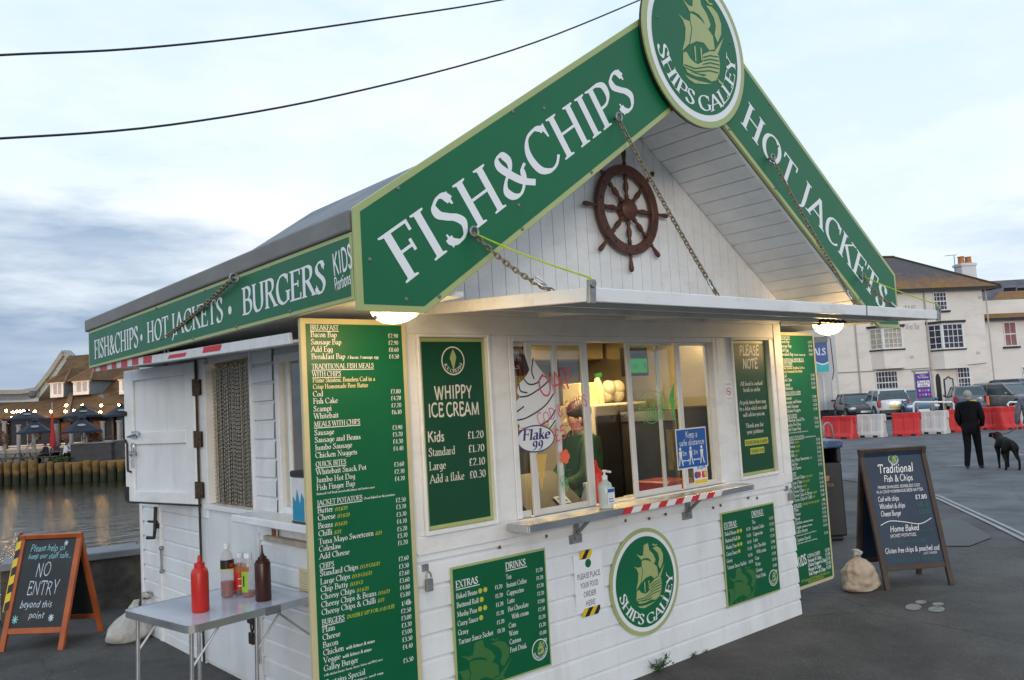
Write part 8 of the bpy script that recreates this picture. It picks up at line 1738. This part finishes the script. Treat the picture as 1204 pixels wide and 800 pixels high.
# ================================================================ BARRIERS
BR = mat('barrier_red', (.58, .02, .02), .45, var=.12, vs=3, stain=(.25, .05, .04), stain_amt=.5, stain_scale=(3, 3, 3)); BW = mat('barrier_white', (.60, .59, .57), .5, var=.08, vs=3, stain=(.3, .28, .25), stain_amt=.5, stain_scale=(3, 3, 3))
def barrier_mesh(name, label, m):
    t = thing(name, label, 'barrier', (0, 0, 0), 'water filled plastic road barriers')
    b = MB(); Lh = .575; Hh = .80
    prof = [(-.26, 0), (.26, 0), (.26, .10), (.20, .22), (.13, .62), (.13, Hh), (-.13, Hh), (-.13, .62), (-.20, .22), (-.26, .10)]
    xs_ = [(-Lh, .80), (-Lh+.06, 1), (-.33, 1), (-.30, .86), (-.10, .86), (-.07, 1), (.07, 1), (.10, .86), (.30, .86), (.33, 1), (Lh-.06, 1), (Lh, .80)]
    secs = [[(x, y*(f if .15 < z < .7 else 1)*(1 if abs(x) < Lh else .7), z) for y, z in prof] for x, f in xs_]; loft(b, secs)
    b.build('body', m, t, local=True, bevel=.012)
    b = MB()
    for x in (-.28, .28): b.box(x-.10, x+.10, -.265, .265, .0, .075)
    b.build('fork_slot', BLACK, t, local=True)
    b = MB(); b.lathe([(.05, 0), (.05, .03), (.03, .035)], (.0, 0, Hh), 12); b.build('filler_cap', BLACK, t, local=True)
    b = MB(); b.box(Lh-.02, Lh+.07, -.05, .05, Hh-.25, Hh-.02); b.build('link_lug', m, t, local=True, bevel=.01)
    return t
br0 = barrier_mesh('road_barrier', '', BR); bw0 = barrier_mesh('road_barrier', '', BW)
used = {'r': False, 'w': False}
for (uL, uR, v, c, lab) in ((970, 1007, 516.5, 'r', 'red plastic barrier just right of the far menu board, leftmost red one'), (1010, 1042, 514.5, 'w', 'white plastic barrier between the two left red barriers, without a tube frame'), (1050, 1084, 513, 'r', 'red plastic barrier left of the white one carrying the tube frame'), (1085, 1116, 510.5, 'w', 'white plastic barrier standing left of the walking person, below the tube frame'), (1117, 1138, 508.5, 'r', 'red plastic barrier partly hidden by the walking person'),
    (1157, 1176, 505.5, 'r', 'red plastic barrier seen just right of the walking person'), (1181, 1192, 505.5, 'r', 'red plastic barrier above the dog near the right edge'), (1193, 1225, 504, 'w', 'white plastic barrier cut by the right edge')):
    jt = random.Random(uL).uniform(-.5, .5)
    pa, pb = G(uL, v-jt), G(uR, v-.6+jt); d = (pb-pa); ln = d.length; a = math.atan2(d.y, d.x); c_ = (pa+pb)/2; src = br0 if c == 'r' else bw0
    sc_ = (max(.75, ln/1.19), 1, 1.05)
    if not used[c]: used[c] = True; src.location = (c_.x, c_.y, GZ); src.rotation_euler = (0, 0, a); src.scale = sc_; src['label'] = lab
    else: dup(src, (c_.x, c_.y, GZ), a, lab, sc_)
def tube_frame(uL, uR, vT, vB, dep, label):
    t = thing('barrier_frame', label, 'barrier', tuple(CAM+ray((uL+uR)/2, vB)*dep), 'white tube frames behind the barriers')
    P_ = [CAM+ray(u, v)*dep for u, v in ((uL, vB), (uL, vT+2), (uL+2, vT), (uR-2, vT), (uR, vT+2), (uR, vB))]
    lo = [Vector((P_[0].x, P_[0].y, GZ)), Vector((P_[-1].x, P_[-1].y, GZ))]
    b = MB(); b.tube([lo[0]]+P_[1:-1]+[lo[1]], .035, 8); b.build('frame', TRIM, t, smooth='full')
    b = MB(); b.tube([P_[0], P_[-1]], .03, 8); b.build('rail', TRIM, t)
    b = MB(); mdl = (P_[1]+P_[4])/2; b.tube([mdl, Vector((mdl.x, mdl.y, GZ))], .03, 8); b.tube([P_[1].lerp(P_[4], .78), Vector((*P_[1].lerp(P_[4], .86).xy, GZ))], .03, 8); b.build('upright', mat('dull_orange', (.25, .17, .10), .6), t)
tube_frame(1074, 1121, 473, 491, 32.2, 'white tube frame over the white barrier left of the walking person'); tube_frame(1185, 1240, 473, 489, 32.2, 'white tube frame at the right edge behind the dog')
# marker posts
pm_ = G(1174, 505); mk = thing('marker_post', 'slim orange marker post with a dark band behind the red barrier', 'post', (pm_.x+2, pm_.y+1, GZ)); OR = mat('safety_orange', (.65, .12, .02), .5)
b = MB(); b.lathe([(.10, 0), (.10, .08), (.06, .1), (.055, 1.15), (.04, 1.2)], (0, 0, 0), 12); b.build('post', OR, mk, local=True, smooth=True); b = MB(); b.lathe([(.062, .7), (.062, .85)], (0, 0, 0), 12); b.build('band', TRIMB, mk, local=True)
# low metal hoop by the menu board
h0 = CAM+ray(972, 500)*24; hp = thing('metal_hoop', 'grey metal cycle hoop just right of the far menu board', 'cycle stand', (h0.x, h0.y, GZ)); b = MB(); d = Pb.d; o_ = Vector((h0.x, h0.y, GZ))
b.tube([o_-d*.1, o_-d*.1+Vector((0, 0, .85)), o_-d*.02+Vector((0, 0, .92)), o_+d*.05+Vector((0, 0, .92)), o_+d*.14+Vector((0, 0, .82)), o_+d*.18], .03, 8); b.build('hoop', GALV, hp, smooth='full')
# far hills and trees kept behind everything
b = MB(); rs = random.Random(31); pts = []
for i in range(41): a = -1.2+2.4*i/40; pts.append((a, 3+2.5*math.sin(i*.5)+1.5*math.sin(i*1.3)))
vs = []
for a, h_ in pts:
    d = Vector((math.sin(a+.75), math.cos(a+.75), 0))*700; vs += [(d.x, d.y, -5), (d.x, d.y, 2+h_), (d.x*1.3, d.y*1.3, 4+h_)]
b.add(vs, [(3*i+j, 3*i+3+j, 3*i+4+j, 3*i+1+j) for i in range(40) for j in (0, 1)]); struct(b.build('hills', mat('far_hill', (.06, .08, .05), .9, var=.3, vs=.02)))
